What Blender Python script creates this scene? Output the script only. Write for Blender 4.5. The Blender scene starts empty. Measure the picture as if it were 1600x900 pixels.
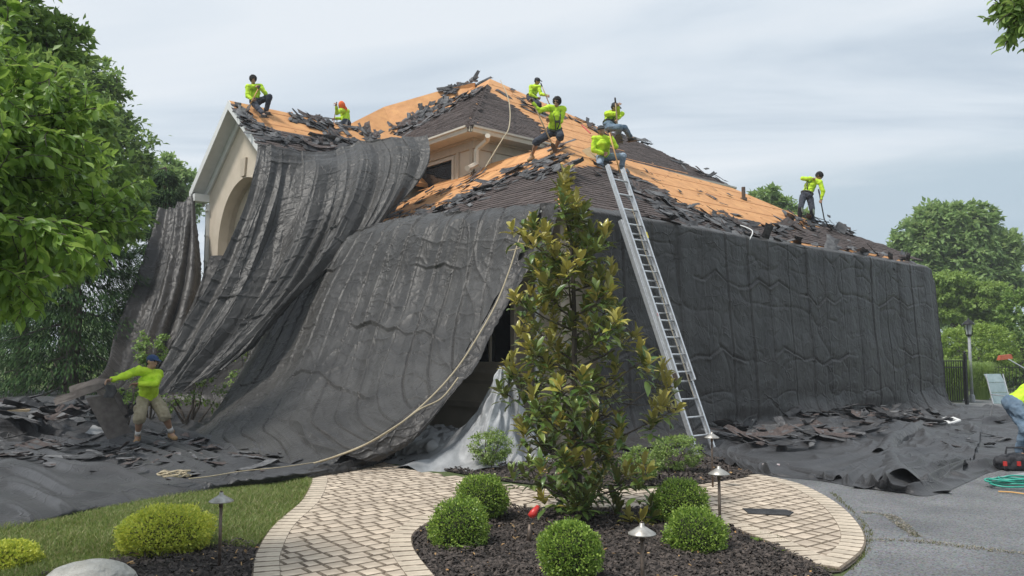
import bpy, bmesh, math, random
import numpy as np
from mathutils import Vector, Matrix, noise as mnoise
random.seed(7); np.random.seed(7)
SC = bpy.context.scene
COL = SC.collection
PI = math.pi

# ---------------------------------------------------------------- camera
F, W, H0, CAMH = 1250.0, 1600.0, 900.0, 1.6
PITCH = math.atan((553 - 450) / F)
cam_d = bpy.data.cameras.new('camera'); cam = bpy.data.objects.new('camera', cam_d); COL.objects.link(cam)
cam.location = (0, 0, CAMH); cam.rotation_euler = (PI / 2 + PITCH, 0, 0)
cam_d.sensor_width = 36; cam_d.lens = 36 * F / W; cam_d.clip_start = .05; cam_d.clip_end = 3000
SC.camera = cam

# ---------------------------------------------------------------- world: hazy overcast
SUN_EL, SUN_AZ = math.radians(60), math.radians(238)      # azimuth measured from +Y clockwise
w = bpy.data.worlds.new('World'); SC.world = w; w.use_nodes = True
nt = w.node_tree; nt.nodes.clear()
def wn(t, **k):
    n = nt.nodes.new(t)
    for a, b in k.items(): setattr(n, a, b)
    return n
out = wn('ShaderNodeOutputWorld'); bg = wn('ShaderNodeBackground'); bg.inputs[1].default_value = .075
sky = wn('ShaderNodeTexSky', sky_type='NISHITA', sun_disc=False, sun_elevation=SUN_EL, sun_rotation=SUN_AZ)
sky.air_density = 1.2; sky.dust_density = 3.0
geo = wn('ShaderNodeNewGeometry'); sep = wn('ShaderNodeSeparateXYZ'); tc = wn('ShaderNodeTexCoord')
nt.links.new(tc.outputs['Generated'], sep.inputs[0])
# project the direction on a cloud layer: xy / (z + .12)
ad = wn('ShaderNodeMath', operation='ADD'); ad.inputs[1].default_value = .10; nt.links.new(sep.outputs[2], ad.inputs[0])
mx = wn('ShaderNodeMath', operation='MAXIMUM'); mx.inputs[1].default_value = .03; nt.links.new(ad.outputs[0], mx.inputs[0])
dv = wn('ShaderNodeVectorMath', operation='DIVIDE'); cmb = wn('ShaderNodeCombineXYZ')
for i in range(3): nt.links.new(mx.outputs[0], cmb.inputs[i])
nt.links.new(tc.outputs['Generated'], dv.inputs[0]); nt.links.new(cmb.outputs[0], dv.inputs[1])
mp = wn('ShaderNodeMapping'); mp.inputs['Scale'].default_value = (.38, 1.25, 1); mp.inputs['Location'].default_value = (3.1, 1.7, 0)
mp.inputs['Rotation'].default_value = (0, 0, math.radians(-14))
nt.links.new(dv.outputs[0], mp.inputs[0])
n1 = wn('ShaderNodeTexNoise'); n1.inputs['Scale'].default_value = .9; n1.inputs['Detail'].default_value = 7; n1.inputs['Roughness'].default_value = .52
n1.inputs['Distortion'].default_value = .6
nt.links.new(mp.outputs[0], n1.inputs['Vector'])
rp = wn('ShaderNodeValToRGB')
rp.color_ramp.elements[0].position = .38; rp.color_ramp.elements[0].color = (3.7, 4.3, 4.95, 1)
rp.color_ramp.elements[1].position = .60; rp.color_ramp.elements[1].color = (5.6, 5.95, 6.3, 1)
e = rp.color_ramp.elements.new(.50); e.color = (4.9, 5.4, 5.9, 1)
nt.links.new(n1.outputs[0], rp.inputs[0])
mix = wn('ShaderNodeMixRGB'); mix.inputs[0].default_value = .93
nt.links.new(sky.outputs[0], mix.inputs[1]); nt.links.new(rp.outputs[0], mix.inputs[2])
# a blue-grey cloud bank low in the sky to the right, with a ragged upper edge
def mth(op, a, b_=None, **k):
    n = wn('ShaderNodeMath', operation=op, **k)
    for i, v in enumerate((a, b_)):
        if v is None: continue
        if isinstance(v, (int, float)): n.inputs[i].default_value = v
        else: nt.links.new(v, n.inputs[i])
    return n.outputs[0]
n2 = wn('ShaderNodeTexNoise'); n2.inputs['Scale'].default_value = 2.2; n2.inputs['Detail'].default_value = 6; n2.inputs['Roughness'].default_value = .55
mp2 = wn('ShaderNodeMapping'); mp2.inputs['Scale'].default_value = (.8, .8, 5.5); nt.links.new(tc.outputs['Generated'], mp2.inputs[0]); nt.links.new(mp2.outputs[0], n2.inputs['Vector'])
edge = mth('ADD', mth('MULTIPLY', sep.outputs[0], .16), .165)
hgt = mth('ADD', mth('SUBTRACT', edge, sep.outputs[2]), mth('MULTIPLY', mth('SUBTRACT', n2.outputs[0], .5), .16))
mb1 = wn('ShaderNodeMapRange', interpolation_type='SMOOTHSTEP'); mb1.inputs[1].default_value = -.02; mb1.inputs[2].default_value = .05; nt.links.new(hgt, mb1.inputs[0])
mb2 = wn('ShaderNodeMapRange', interpolation_type='SMOOTHSTEP'); mb2.inputs[1].default_value = -.05; mb2.inputs[2].default_value = .30; nt.links.new(sep.outputs[0], mb2.inputs[0])
bank = mth('MULTIPLY', mth('MULTIPLY', mb1.outputs[0], mb2.outputs[0]), .85)
mixb = wn('ShaderNodeMixRGB'); mixb.inputs[2].default_value = (3.15, 3.95, 4.6, 1); nt.links.new(bank, mixb.inputs[0]); nt.links.new(mix.outputs[0], mixb.inputs[1])
nt.links.new(mixb.outputs[0], bg.inputs[0]); nt.links.new(bg.outputs[0], out.inputs[0])

# ---------------------------------------------------------------- sun through thin cloud
sd = bpy.data.lights.new('sun', 'SUN'); sd.energy = 1.5; sd.angle = math.radians(10); sd.color = (1, .96, .9)
so = bpy.data.objects.new('sun', sd); COL.objects.link(so)
sdir = Vector((math.sin(SUN_AZ) * math.cos(SUN_EL), math.cos(SUN_AZ) * math.cos(SUN_EL), math.sin(SUN_EL)))
so.rotation_euler = sdir.to_track_quat('Z', 'Y').to_euler(); so.location = (0, 0, 30)
SC.view_settings.view_transform = 'Standard'; SC.view_settings.look = 'None'
SC.view_settings.exposure = 1.02; SC.view_settings.gamma = 1

# ---------------------------------------------------------------- picture <-> place helpers (used to survey the place)
FW = np.array([0, math.cos(PITCH), math.sin(PITCH)]); UP = np.array([0, -math.sin(PITCH), math.cos(PITCH)]); CAMP = np.array([0, 0, CAMH])
def ray(px, py): return np.array([1., 0, 0]) * (px - 800) / F + UP * (450 - py) / F + FW
def P(px, py, y):
    d = ray(px, py); return CAMP + d * (y / d[1])
def G(px, py, z=0.):
    d = ray(px, py); return CAMP + d * ((z - CAMH) / d[2])
def onplane(px, py, p0, n):
    d = ray(px, py); return CAMP + d * (np.dot(np.asarray(p0) - CAMP, n) / np.dot(d, n))
def hdir(px):
    d = ray(px, 553); d[2] = 0; return d / np.linalg.norm(d)
def nrm(v): v = np.asarray(v, float); return v / np.linalg.norm(v)

# ---------------------------------------------------------------- objects
def tag(o, label=None, cat=None, group=None, kind=None):
    if label: o['label'] = label
    if cat: o['category'] = cat
    if group: o['group'] = group
    if kind: o['kind'] = kind
    return o
def empty(name, loc=(0, 0, 0), rz=0, label=None, cat=None, group=None):
    o = bpy.data.objects.new(name, None); COL.objects.link(o); o.location = loc; o.rotation_euler = (0, 0, rz)
    o.empty_display_size = .2
    return tag(o, label, cat, group)
def link(name, me, parent=None, loc=None, world=True):
    """link a mesh; its vertices are in world space unless the parent moves it"""
    o = bpy.data.objects.new(name, me); COL.objects.link(o)
    if loc is not None: o.location = loc
    if parent is not None: adopt(o, parent, world)
    return o
def wmat(o):
    m = o.matrix_basis.copy(); p = o.parent
    while p: m = p.matrix_basis @ m; p = p.parent
    return m
def adopt(o, parent, world=True):
    if world:
        m = wmat(parent).inverted() @ o.matrix_basis
        o.parent = parent; o.matrix_basis = m
    else: o.parent = parent
def copy_tree(o, parent=None):
    c = o.copy(); COL.objects.link(c)
    if parent: c.parent = parent
    for ch in list(o.children): copy_tree(ch, c)
    return c

class MB:
    def __init__(s): s.v = []; s.f = []; s.m = []
    def add(s, vs, fs, mi=0):
        b = len(s.v); s.v += [tuple(map(float, v)) for v in vs]; s.f += [tuple(b + i for i in f) for f in fs]; s.m += [mi] * len(fs); return s
    def box(s, c, size, ax=None, mi=0, taper=1.):
        c = np.array(c, float); A = np.eye(3) if ax is None else np.array(ax, float)
        vs = []
        for z in (-.5, .5):
            k = taper if z > 0 else 1.
            for (x, y) in ((-.5, -.5), (.5, -.5), (.5, .5), (-.5, .5)):
                vs.append(c + A[0] * x * size[0] * k + A[1] * y * size[1] * k + A[2] * z * size[2])
        return s.add(vs, [(3, 2, 1, 0), (4, 5, 6, 7), (0, 1, 5, 4), (1, 2, 6, 5), (2, 3, 7, 6), (3, 0, 4, 7)], mi)
    def tube(s, pts, r, n=8, mi=0, cap=True, flat=1.):
        pts = [np.array(p, float) for p in pts]; rs = r if hasattr(r, '__len__') else [r] * len(pts)
        b = len(s.v); up = np.array([0, 0, 1.])
        prev = None
        for i, p in enumerate(pts):
            t = nrm(pts[min(i + 1, len(pts) - 1)] - pts[max(i - 1, 0)] + 1e-9)
            if prev is None:
                a = np.cross(t, up);
                if np.linalg.norm(a) < 1e-3: a = np.array([1., 0, 0])
            else:
                a = prev - t * np.dot(prev, t)
            a = nrm(a); prev = a; c = np.cross(t, a)
            for k in range(n):
                an = 2 * PI * k / n; s.v.append(tuple(p + (a * math.cos(an) + c * math.sin(an) * flat) * rs[i]))
        m = len(pts)
        for i in range(m - 1):
            for k in range(n):
                s.f.append((b + i * n + k, b + i * n + (k + 1) % n, b + (i + 1) * n + (k + 1) % n, b + (i + 1) * n + k)); s.m.append(mi)
        if cap:
            s.f.append(tuple(b + k for k in reversed(range(n)))); s.m.append(mi)
            s.f.append(tuple(b + (m - 1) * n + k for k in range(n))); s.m.append(mi)
        return s
    def lathe(s, c, prof, n=20, mi=0):
        b = len(s.v); c = np.array(c, float)
        for (r, z) in prof:
            for k in range(n): s.v.append((c[0] + r * math.cos(2 * PI * k / n), c[1] + r * math.sin(2 * PI * k / n), c[2] + z))
        for i in range(len(prof) - 1):
            for k in range(n):
                s.f.append((b + i * n + k, b + i * n + (k + 1) % n, b + (i + 1) * n + (k + 1) % n, b + (i + 1) * n + k)); s.m.append(mi)
        return s
    def prism(s, poly, th, mi=0):
        """flat polygon (3-D points) extruded by vector th"""
        n = len(poly); P_ = [np.array(p, float) for p in poly]; th = np.array(th, float)
        return s.add(P_ + [p + th for p in P_], [tuple(reversed(range(n))), tuple(range(n, 2 * n))] +
                     [(i, (i + 1) % n, n + (i + 1) % n, n + i) for i in range(n)], mi)
    def mesh(s, name, mats, smooth=False, fix=True):
        me = bpy.data.meshes.new(name); me.from_pydata(s.v, [], s.f)
        for m in (mats if isinstance(mats, (list, tuple)) else [mats]): me.materials.append(m)
        if any(s.m): me.polygons.foreach_set('material_index', s.m)
        if fix:
            bm = bmesh.new(); bm.from_mesh(me); bmesh.ops.recalc_face_normals(bm, faces=bm.faces); bm.to_mesh(me); bm.free()
        if smooth: me.polygons.foreach_set('use_smooth', [True] * len(me.polygons))
        me.update(); return me
    def build(s, name, mats, parent=None, smooth=False, world=True, fix=True):
        return link(name, s.mesh(name, mats, smooth, fix), parent, world=world)

def np_mesh(name, V, Fq, mats, smooth=False, mi=None):
    """V (n,3), Fq (m,k) numpy arrays -> mesh"""
    me = bpy.data.meshes.new(name); V = np.asarray(V, np.float32); Fq = np.asarray(Fq, np.int32)
    me.vertices.add(len(V)); me.vertices.foreach_set('co', V.ravel())
    k = Fq.shape[1]; me.loops.add(Fq.size); me.loops.foreach_set('vertex_index', Fq.ravel())
    me.polygons.add(len(Fq)); me.polygons.foreach_set('loop_start', np.arange(0, Fq.size, k, dtype=np.int32))
    try: me.polygons.foreach_set('loop_total', np.full(len(Fq), k, np.int32))
    except Exception: pass
    for m in (mats if isinstance(mats, (list, tuple)) else [mats]): me.materials.append(m)
    if mi is not None: me.polygons.foreach_set('material_index', np.asarray(mi, np.int32))
    me.update(calc_edges=True)
    if smooth: me.polygons.foreach_set('use_smooth', np.ones(len(Fq), bool))
    return me

# ---------------------------------------------------------------- numpy noise
def _hash(ix, iy, iz, seed):
    h = (ix.astype(np.int64) * 374761393 + iy.astype(np.int64) * 668265263 + iz.astype(np.int64) * 2147483647 + seed * 1274126177) & 0xffffffff
    h = ((h ^ (h >> 13)) * 1274126177) & 0xffffffff
    return ((h ^ (h >> 16)) & 0xffffff) / float(0xffffff) * 2 - 1
def vnoise(x, y, z=0, seed=0):
    x = np.asarray(x, float); y = np.asarray(y, float); z = np.zeros_like(x) + z
    ix, iy, iz = np.floor(x), np.floor(y), np.floor(z); fx, fy, fz = x - ix, y - iy, z - iz
    fx, fy, fz = [f * f * (3 - 2 * f) for f in (fx, fy, fz)]
    r = 0
    for dx in (0, 1):
        for dy in (0, 1):
            for dz in (0, 1):
                wgt = (fx if dx else 1 - fx) * (fy if dy else 1 - fy) * (fz if dz else 1 - fz)
                r = r + wgt * _hash(ix + dx, iy + dy, iz + dz, seed)
    return r
def fbm(x, y, z=0, oct=4, seed=0, gain=.5):
    r = 0; a = 1; f = 1
    for o in range(oct):
        r = r + a * vnoise(np.asarray(x) * f, np.asarray(y) * f, np.asarray(z) * f, seed + o * 17); a *= gain; f *= 2.03
    return r

# ---------------------------------------------------------------- materials
def new_mat(name):
    m = bpy.data.materials.new(name); m.use_nodes = True; return m, m.node_tree, m.node_tree.nodes['Principled BSDF']
def mat(name, c1, c2=None, scale=8, rough=.8, bump=0, bscale=60, metal=0, spec=.5, detail=4, island=0, coat=0, ramp=(.35, .65), stretch=None, c3=None, bdist=.01):
    m, t, b = new_mat(name); N = t.nodes.new; L = t.links.new
    tcn = N('ShaderNodeTexCoord'); mpn = N('ShaderNodeMapping'); L(tcn.outputs['Object'], mpn.inputs[0])
    if stretch: mpn.inputs['Scale'].default_value = stretch
    b.inputs['Roughness'].default_value = rough; b.inputs['Metallic'].default_value = metal
    b.inputs['Specular IOR Level'].default_value = spec; b.inputs['Coat Weight'].default_value = coat
    if c2 is None: b.inputs['Base Color'].default_value = (*c1, 1); csock = None
    else:
        n = N('ShaderNodeTexNoise'); n.inputs['Scale'].default_value = scale; n.inputs['Detail'].default_value = detail; L(mpn.outputs[0], n.inputs['Vector'])
        r = N('ShaderNodeValToRGB'); r.color_ramp.elements[0].position = ramp[0]; r.color_ramp.elements[1].position = ramp[1]
        r.color_ramp.elements[0].color = (*c1, 1); r.color_ramp.elements[1].color = (*c2, 1)
        if c3: q = r.color_ramp.elements.new((ramp[0] + ramp[1]) / 2); q.color = (*c3, 1)
        L(n.outputs[0], r.inputs[0]); csock = r.outputs[0]
    if island:
        g = N('ShaderNodeNewGeometry'); oi = N('ShaderNodeObjectInfo'); a = N('ShaderNodeMath'); a.operation = 'ADD'; L(g.outputs['Random Per Island'], a.inputs[0]); L(oi.outputs['Random'], a.inputs[1])
        fr = N('ShaderNodeMath'); fr.operation = 'FRACT'; L(a.outputs[0], fr.inputs[0])
        mr = N('ShaderNodeMapRange'); mr.inputs[3].default_value = 1 - island; mr.inputs[4].default_value = 1 + island; L(fr.outputs[0], mr.inputs[0])
        hs = N('ShaderNodeHueSaturation'); L(mr.outputs[0], hs.inputs['Value'])
        if csock: L(csock, hs.inputs['Color'])
        else: hs.inputs['Color'].default_value = (*c1, 1)
        csock = hs.outputs[0]
    if csock: L(csock, b.inputs['Base Color'])
    if bump:
        n2 = N('ShaderNodeTexNoise'); n2.inputs['Scale'].default_value = bscale; n2.inputs['Detail'].default_value = 3; L(mpn.outputs[0], n2.inputs['Vector'])
        bp = N('ShaderNodeBump'); bp.inputs['Strength'].default_value = bump; bp.inputs['Distance'].default_value = bdist; L(n2.outputs[0], bp.inputs['Height']); L(bp.outputs[0], b.inputs['Normal'])
    return m
def leaf_mat(name, cols, rough=.45, trans=.35, coat=0., spec=.5):
    """foliage: colour varies leaf by leaf through cols, with light passing through the blade"""
    m, t, b = new_mat(name); N = t.nodes.new; L = t.links.new
    g = N('ShaderNodeNewGeometry'); oi = N('ShaderNodeObjectInfo'); a = N('ShaderNodeMath'); a.operation = 'ADD'; L(g.outputs['Random Per Island'], a.inputs[0]); L(oi.outputs['Random'], a.inputs[1])
    fr = N('ShaderNodeMath'); fr.operation = 'FRACT'; L(a.outputs[0], fr.inputs[0])
    r = N('ShaderNodeValToRGB'); r.color_ramp.elements[0].color = (*cols[0], 1); r.color_ramp.elements[1].color = (*cols[-1], 1)
    for i, c in enumerate(cols[1:-1]): q = r.color_ramp.elements.new((i + 1) / (len(cols) - 1)); q.color = (*c, 1)
    L(fr.outputs[0], r.inputs[0]); L(r.outputs[0], b.inputs['Base Color'])
    b.inputs['Roughness'].default_value = rough; b.inputs['Coat Weight'].default_value = coat; b.inputs['Specular IOR Level'].default_value = spec
    tr = N('ShaderNodeBsdfTranslucent'); hs = N('ShaderNodeHueSaturation'); hs.inputs['Value'].default_value = 1.35; hs.inputs['Hue'].default_value = .485
    L(r.outputs[0], hs.inputs['Color']); L(hs.outputs[0], tr.inputs[0])
    mxn = N('ShaderNodeMixShader'); mxn.inputs[0].default_value = trans; L(b.outputs[0], mxn.inputs[1]); L(tr.outputs[0], mxn.inputs[2])
    L(mxn.outputs[0], t.nodes['Material Output'].inputs[0]); return m
M = {}
def fabric_mat(name, c, cc, rough=.62, sheen=.3):
    """woven ground cloth: fine weave relief, dusty patches"""
    m, t, b = new_mat(name); N = t.nodes.new; L = t.links.new
    tcn = N('ShaderNodeTexCoord')
    n = N('ShaderNodeTexNoise'); n.inputs['Scale'].default_value = 1.3; n.inputs['Detail'].default_value = 8; n.inputs['Roughness'].default_value = .65; L(tcn.outputs['Object'], n.inputs['Vector'])
    r = N('ShaderNodeValToRGB'); r.color_ramp.elements[0].position = .35; r.color_ramp.elements[1].position = .68
    r.color_ramp.elements[0].color = (*c, 1); r.color_ramp.elements[1].color = (*cc, 1); L(n.outputs[0], r.inputs[0])
    n3 = N('ShaderNodeTexNoise'); n3.inputs['Scale'].default_value = 55; n3.inputs['Detail'].default_value = 2; L(tcn.outputs['Object'], n3.inputs['Vector'])
    mm = N('ShaderNodeMixRGB'); mm.blend_type = 'OVERLAY'; mm.inputs[0].default_value = .35; L(r.outputs[0], mm.inputs[1]); L(n3.outputs[0], mm.inputs[2]); L(mm.outputs[0], b.inputs['Base Color'])
    b.inputs['Roughness'].default_value = rough; b.inputs['Sheen Weight'].default_value = sheen; b.inputs['Sheen Roughness'].default_value = .4
    b.inputs['Specular IOR Level'].default_value = .35
    ds = N('ShaderNodeTexNoise'); ds.inputs['Scale'].default_value = 1.6; ds.inputs['Detail'].default_value = 3; L(tcn.outputs['Object'], ds.inputs['Vector'])
    mv = N('ShaderNodeMixRGB'); mv.blend_type = 'ADD'; mv.inputs[0].default_value = .55; L(tcn.outputs['Object'], mv.inputs[1]); L(ds.outputs['Color'], mv.inputs[2])
    hts = None
    for sc_, mxv, wgt in ((1.3, .028, .016), (3.4, .05, .010), (8., .12, .0035)):       # sharp creases between slack facets
        vo = N('ShaderNodeTexVoronoi'); vo.feature = 'DISTANCE_TO_EDGE'; vo.inputs['Scale'].default_value = sc_; L(mv.outputs[0], vo.inputs['Vector'])
        mr = N('ShaderNodeMapRange'); mr.inputs[2].default_value = mxv; mr.inputs[3].default_value = wgt; mr.inputs[4].default_value = 0; mr.interpolation_type = 'SMOOTHSTEP'; L(vo.outputs['Distance'], mr.inputs[0])
        md = N('ShaderNodeTexNoise'); md.inputs['Scale'].default_value = sc_ * .7; L(tcn.outputs['Object'], md.inputs['Vector'])
        mm2 = N('ShaderNodeMath'); mm2.operation = 'MULTIPLY'; L(mr.outputs[0], mm2.inputs[0]); cl = N('ShaderNodeMapRange'); cl.inputs[1].default_value = .45; cl.inputs[2].default_value = .65; L(md.outputs[0], cl.inputs[0]); L(cl.outputs[0], mm2.inputs[1])
        if hts is None: hts = mm2.outputs[0]
        else: aa = N('ShaderNodeMath'); aa.operation = 'ADD'; L(hts, aa.inputs[0]); L(mm2.outputs[0], aa.inputs[1]); hts = aa.outputs[0]
    wv = N('ShaderNodeTexNoise'); wv.inputs['Scale'].default_value = 26; wv.inputs['Detail'].default_value = 6; wv.inputs['Roughness'].default_value = .7; L(tcn.outputs['Object'], wv.inputs['Vector'])
    wm = N('ShaderNodeMath'); wm.operation = 'MULTIPLY'; wm.inputs[1].default_value = .006; L(wv.outputs[0], wm.inputs[0]); aa = N('ShaderNodeMath'); aa.operation = 'ADD'; L(hts, aa.inputs[0]); L(wm.outputs[0], aa.inputs[1])
    bp = N('ShaderNodeBump'); bp.inputs['Strength'].default_value = .8; bp.inputs['Distance'].default_value = 1.0; L(aa.outputs[0], bp.inputs['Height']); L(bp.outputs[0], b.inputs['Normal'])
    return m
M['fabric'] = fabric_mat('charcoal_cloth', (.034, .032, .030), (.066, .063, .059), .44, .1)
M['fabric_dark'] = fabric_mat('dark_charcoal_cloth', (.031, .0285, .027), (.054, .050, .047), .44, .1)
M['fabric_ground'] = fabric_mat('ground_cloth', (.034, .034, .036), (.066, .065, .067), .46, .1)
M['silver'] = mat('silver_plastic_sheet', (.26, .265, .27), (.40, .41, .42), 3, .5, .5, 14, metal=.0, bdist=.02)
M['deck'] = mat('orange_underlayment', (.50, .245, .085), (.70, .37, .145), 3.5, .75, .4, 18, c3=(.61, .30, .12), bdist=.015, ramp=(.25, .7), detail=9)
M['shingle'] = mat('brown_asphalt_shingle', (.065, .050, .046), (.125, .098, .09), 22, .95, .7, 160, island=.22)
M['felt_under'] = mat('pale_shingle_underside', (.075, .075, .08), (.15, .15, .15), 14, .85, island=.4)
M['felt'] = mat('dark_shingle_back', (.032, .033, .037), (.085, .084, .086), 9, .85, .5, 90, island=.5)
M['stucco'] = mat('beige_stucco', (.60, .52, .41), (.66, .57, .46), 3, .92, .5, 120, bdist=.004)
M['trimbeige'] = mat('beige_trim', (.50, .43, .34), (.56, .48, .38), 6, .8)
M['white'] = mat('white_paint', (.72, .72, .70), (.78, .78, .76), 6, .45)
M['gutter'] = mat('cream_gutter_metal', (.60, .54, .45), (.66, .60, .50), 5, .4)
M['glass'] = mat('dark_window_glass', (.018, .022, .026), None, rough=.08, spec=.7)
M['alu'] = mat('aluminium', (.62, .63, .64), (.75, .76, .77), 20, .38, .2, 80, metal=.75)
M['wood'] = mat('raw_pine', (.50, .36, .21), (.62, .47, .30), 6, .7, stretch=(1, 12, 12))
M['orange_handle'] = mat('orange_tool_handle', (.62, .33, .10), (.70, .40, .15), 9, .5)
M['bronze'] = mat('weathered_bronze', (.10, .075, .06), (.16, .125, .10), 30, .5, metal=.6)
M['lampcap'] = mat('weathered_lamp_cap', (.34, .32, .29), (.50, .48, .44), 25, .42, metal=.5)
M['black'] = mat('black_metal', (.012, .012, .013), (.02, .02, .02), 10, .45, metal=.3)
M['rope'] = mat('tan_rope', (.42, .35, .23), (.55, .47, .33), 90, .9, .8, 200)
# ================================================================ THE HOUSE
Rd = hdir(2250); Ld = np.array([-Rd[1], Rd[0], 0]); Z = np.array([0, 0, 1.])
C0 = P(875, 326, 13.5)                       # near corner of the low eave
EAVE = C0[2]; TAN1 = .64
FAR = onplane(1442, 408, C0, nrm(np.cross(Rd, Z)))            # far end of the right-hand low eave
RL = np.dot(FAR - C0, Rd); FAR = C0 + Rd * RL
nR = nrm(np.cross(Rd, nrm(Ld + Z * TAN1))); nR = nR if nR[2] > 0 else -nR
nL = nrm(np.cross(Ld, nrm(Rd + Z * TAN1))); nL = nL if nL[2] > 0 else -nL
APEX = C0 + (Rd + Ld) * 4.35 + Z * 4.35 * TAN1
RIDGE_B = onplane(1145, 294, C0, nR)
LEND = C0 + Ld * 9.0
house = empty('house', (C0[0] + 3, C0[1] + 5, 0), 0, 'large beige stucco house with its hip roofs being stripped of shingles', 'house')

def poly_obj(name, pts, th, m, parent):
    b = MB(); b.prism(pts, th); return b.build(name, m, parent)
# low roof (deck covered with orange underlayment)
dz = (0, 0, -.10)
def up(p, h): return np.asarray(p) + Z * h
ov = MB()
topL = C0 + Ld * 9 + Rd * 4.35 + Z * 4.35 * TAN1
# plane facing the driveway
backR = RIDGE_B
ov.prism([C0, FAR, RIDGE_B, APEX], dz)
# plane facing the front garden
ov.prism([C0, APEX, topL, C0 + Ld * 9], dz)
low_roof = ov.build('lower_roof', M['deck'], house)
b = MB()   # far side planes that close the low roof
bk = FAR + Ld * 7
b.prism([FAR, bk, RIDGE_B + Ld * .3 + Z * -.02, RIDGE_B], dz)
b.prism([APEX, RIDGE_B, RIDGE_B + Ld * 4 - Z * 1.5, APEX + Ld * 4 - Z * .5], dz)
b.build('rear_roof', M['shingle'], house)

# ---- upper storey
U0 = P(735, 197, 20.7)
UE = U0[2]; US = np.dot(onplane(1145, 293, U0, nrm(np.cross(Rd, Z))) - U0, Rd)
UR = U0 + Rd * US; UL = U0 + Ld * US
TOP = P(766, 123, 28.6)
upl = MB(); upl.prism([U0, UR, TOP], (0, 0, -.12)); upl.prism([U0, TOP, UL], (0, 0, -.12))
upper_roof = upl.build('upper_roof', M['deck'], house)
bk2 = U0 + (Rd + Ld) * US
b = MB(); b.prism([UR, bk2, TOP], (0, 0, -.12)); b.prism([bk2, UL, TOP], (0, 0, -.12)); b.build('rear_upper_roof', M['shingle'], house)
nUR = nrm(np.cross(UR - U0, TOP - U0)); nUR = nUR * np.sign(nUR[2]); nUL = nrm(np.cross(UL - U0, TOP - U0)); nUL = nUL * np.sign(nUL[2])

# ---- third roof slope between the upper hip and the front gable
QT = [P(742, 129, 28.3), P(690, 141, 28.6), P(600, 167, 28.2), P(548, 193, 26.8), P(500, 212, 24.6)]; QB = [P(742, 137, 28.35), P(690, 168, 28.2), P(618, 208, 27.4), P(558, 238, 25.8), P(505, 240, 24.2)]
Q = QT + QB[::-1]; b = MB()
for k in range(4): b.prism([QT[k], QT[k + 1], QB[k + 1], QB[k]], (0, .05, -.12))
side_roof = b.build('side_roof', M['deck'], house)
b = MB(); b.prism([Q[0], Q[1], Q[2], Q[3], Q[3] + np.array([-1, 6, -4]), Q[0] + np.array([3, 6, -4])], (0, .05, -.1)); b.build('side_roof_back', M['shingle'], house)

# ---- front gable with the arched window
GN = P(421, 246, 20.0); GF = onplane(297, 301, GN, nrm(np.cross(Ld, Z)))
gw = np.dot(GF - GN, Ld); GF = GN + Ld * gw; GE = GN[2]
GP = onplane(358, 157, GN, nrm(np.cross(Ld, Z))); gp = np.dot(GP - GN, Ld); GPH = GP[2]
gm = GN + Ld * gp; GP = gm + Z * (GPH - GE)
RD = 9.0
def gpt(s, z, back=0): return GN + Ld * s + Rd * back + Z * (z - GE)
b = MB()
b.prism([GN, GP, GP + Rd * RD, GN + Rd * RD], (0, 0, -.12)); b.prism([GP, GF, GF + Rd * RD, GP + Rd * RD], (0, 0, -.12))
gable_roof = b.build('gable_roof', M['deck'], house)
nG = nrm(np.cross(GP - GN, Rd)); nG = nG * np.sign(nG[2])
# gable wall, set .45 m behind the rake, with a real arched opening
inset = .45; wl, wr = gw - .38, .30
steps = []
ac, ar, aspr = 2.68, 1.85, 4.72          # arch centre (along Ld), radius, springing height
asill = .9
wall_top = lambda s: (GE + (s / gp) * (GPH - GE) if s < gp else GE + ((gw - s) / (gw - gp)) * (GPH - GE)) - .22
ss = sorted(set([wr, wl, gp] + [ac + ar * math.cos(a) for a in np.linspace(0, PI, 25)] + list(np.linspace(wr, wl, 9))))
def arch(s):
    d = ar * ar - (s - ac) ** 2
    return aspr + math.sqrt(d) if d > 1e-6 else (aspr if abs(abs(s - ac) - ar) < 1e-3 else None)
b = MB()
for s0, s1 in zip(ss[:-1], ss[1:]):
    a0, a1 = arch(s0), arch(s1); inside = (abs((s0 + s1) / 2 - ac) < ar)
    if not inside:
        b.prism([gpt(s0, 0, inset), gpt(s1, 0, inset), gpt(s1, wall_top(s1), inset), gpt(s0, wall_top(s0), inset)], Rd * .3)
    else:
        b.prism([gpt(s0, a0, inset), gpt(s1, a1, inset), gpt(s1, wall_top(s1), inset), gpt(s0, wall_top(s0), inset)], Rd * .3)
        b.prism([gpt(s0, 0, inset), gpt(s1, 0, inset), gpt(s1, asill, inset), gpt(s0, asill, inset)], Rd * .3)
b.build('gable_wall', M['stucco'], house)
b = MB()   # recessed stucco back of the arched niche
arc = [(ac + ar * math.cos(a), aspr + ar * math.sin(a)) for a in np.linspace(0, PI, 25)]
b.prism([gpt(ac + ar + .02, asill, inset + .42)] + [gpt(s, z, inset + .42) for s, z in [(ac + (ar + .02) * math.cos(a), aspr + (ar + .02) * math.sin(a)) for a in np.linspace(0, PI, 25)]] + [gpt(ac - ar - .02, asill, inset + .42)], Rd * .08)
for (s0, z0), (s1, z1) in zip(arc[:-1], arc[1:]):
    b.add([gpt(s0, z0, inset + .28), gpt(s1, z1, inset + .28), gpt(s1, z1, inset + .43), gpt(s0, z0, inset + .43)], [(0, 1, 2, 3)])
niche = b.build('arched_niche', M['trimbeige'], house)
k = MB(); k.prism([gpt(ac + .12, aspr + ar + .04, inset - .06), gpt(ac - .12, aspr + ar + .04, inset - .06), gpt(ac - .2, aspr + ar + .55, inset - .06), gpt(ac + .2, aspr + ar + .55, inset - .06)], Rd * .06)
k.build('keystone', M['trimbeige'], house)
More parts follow.
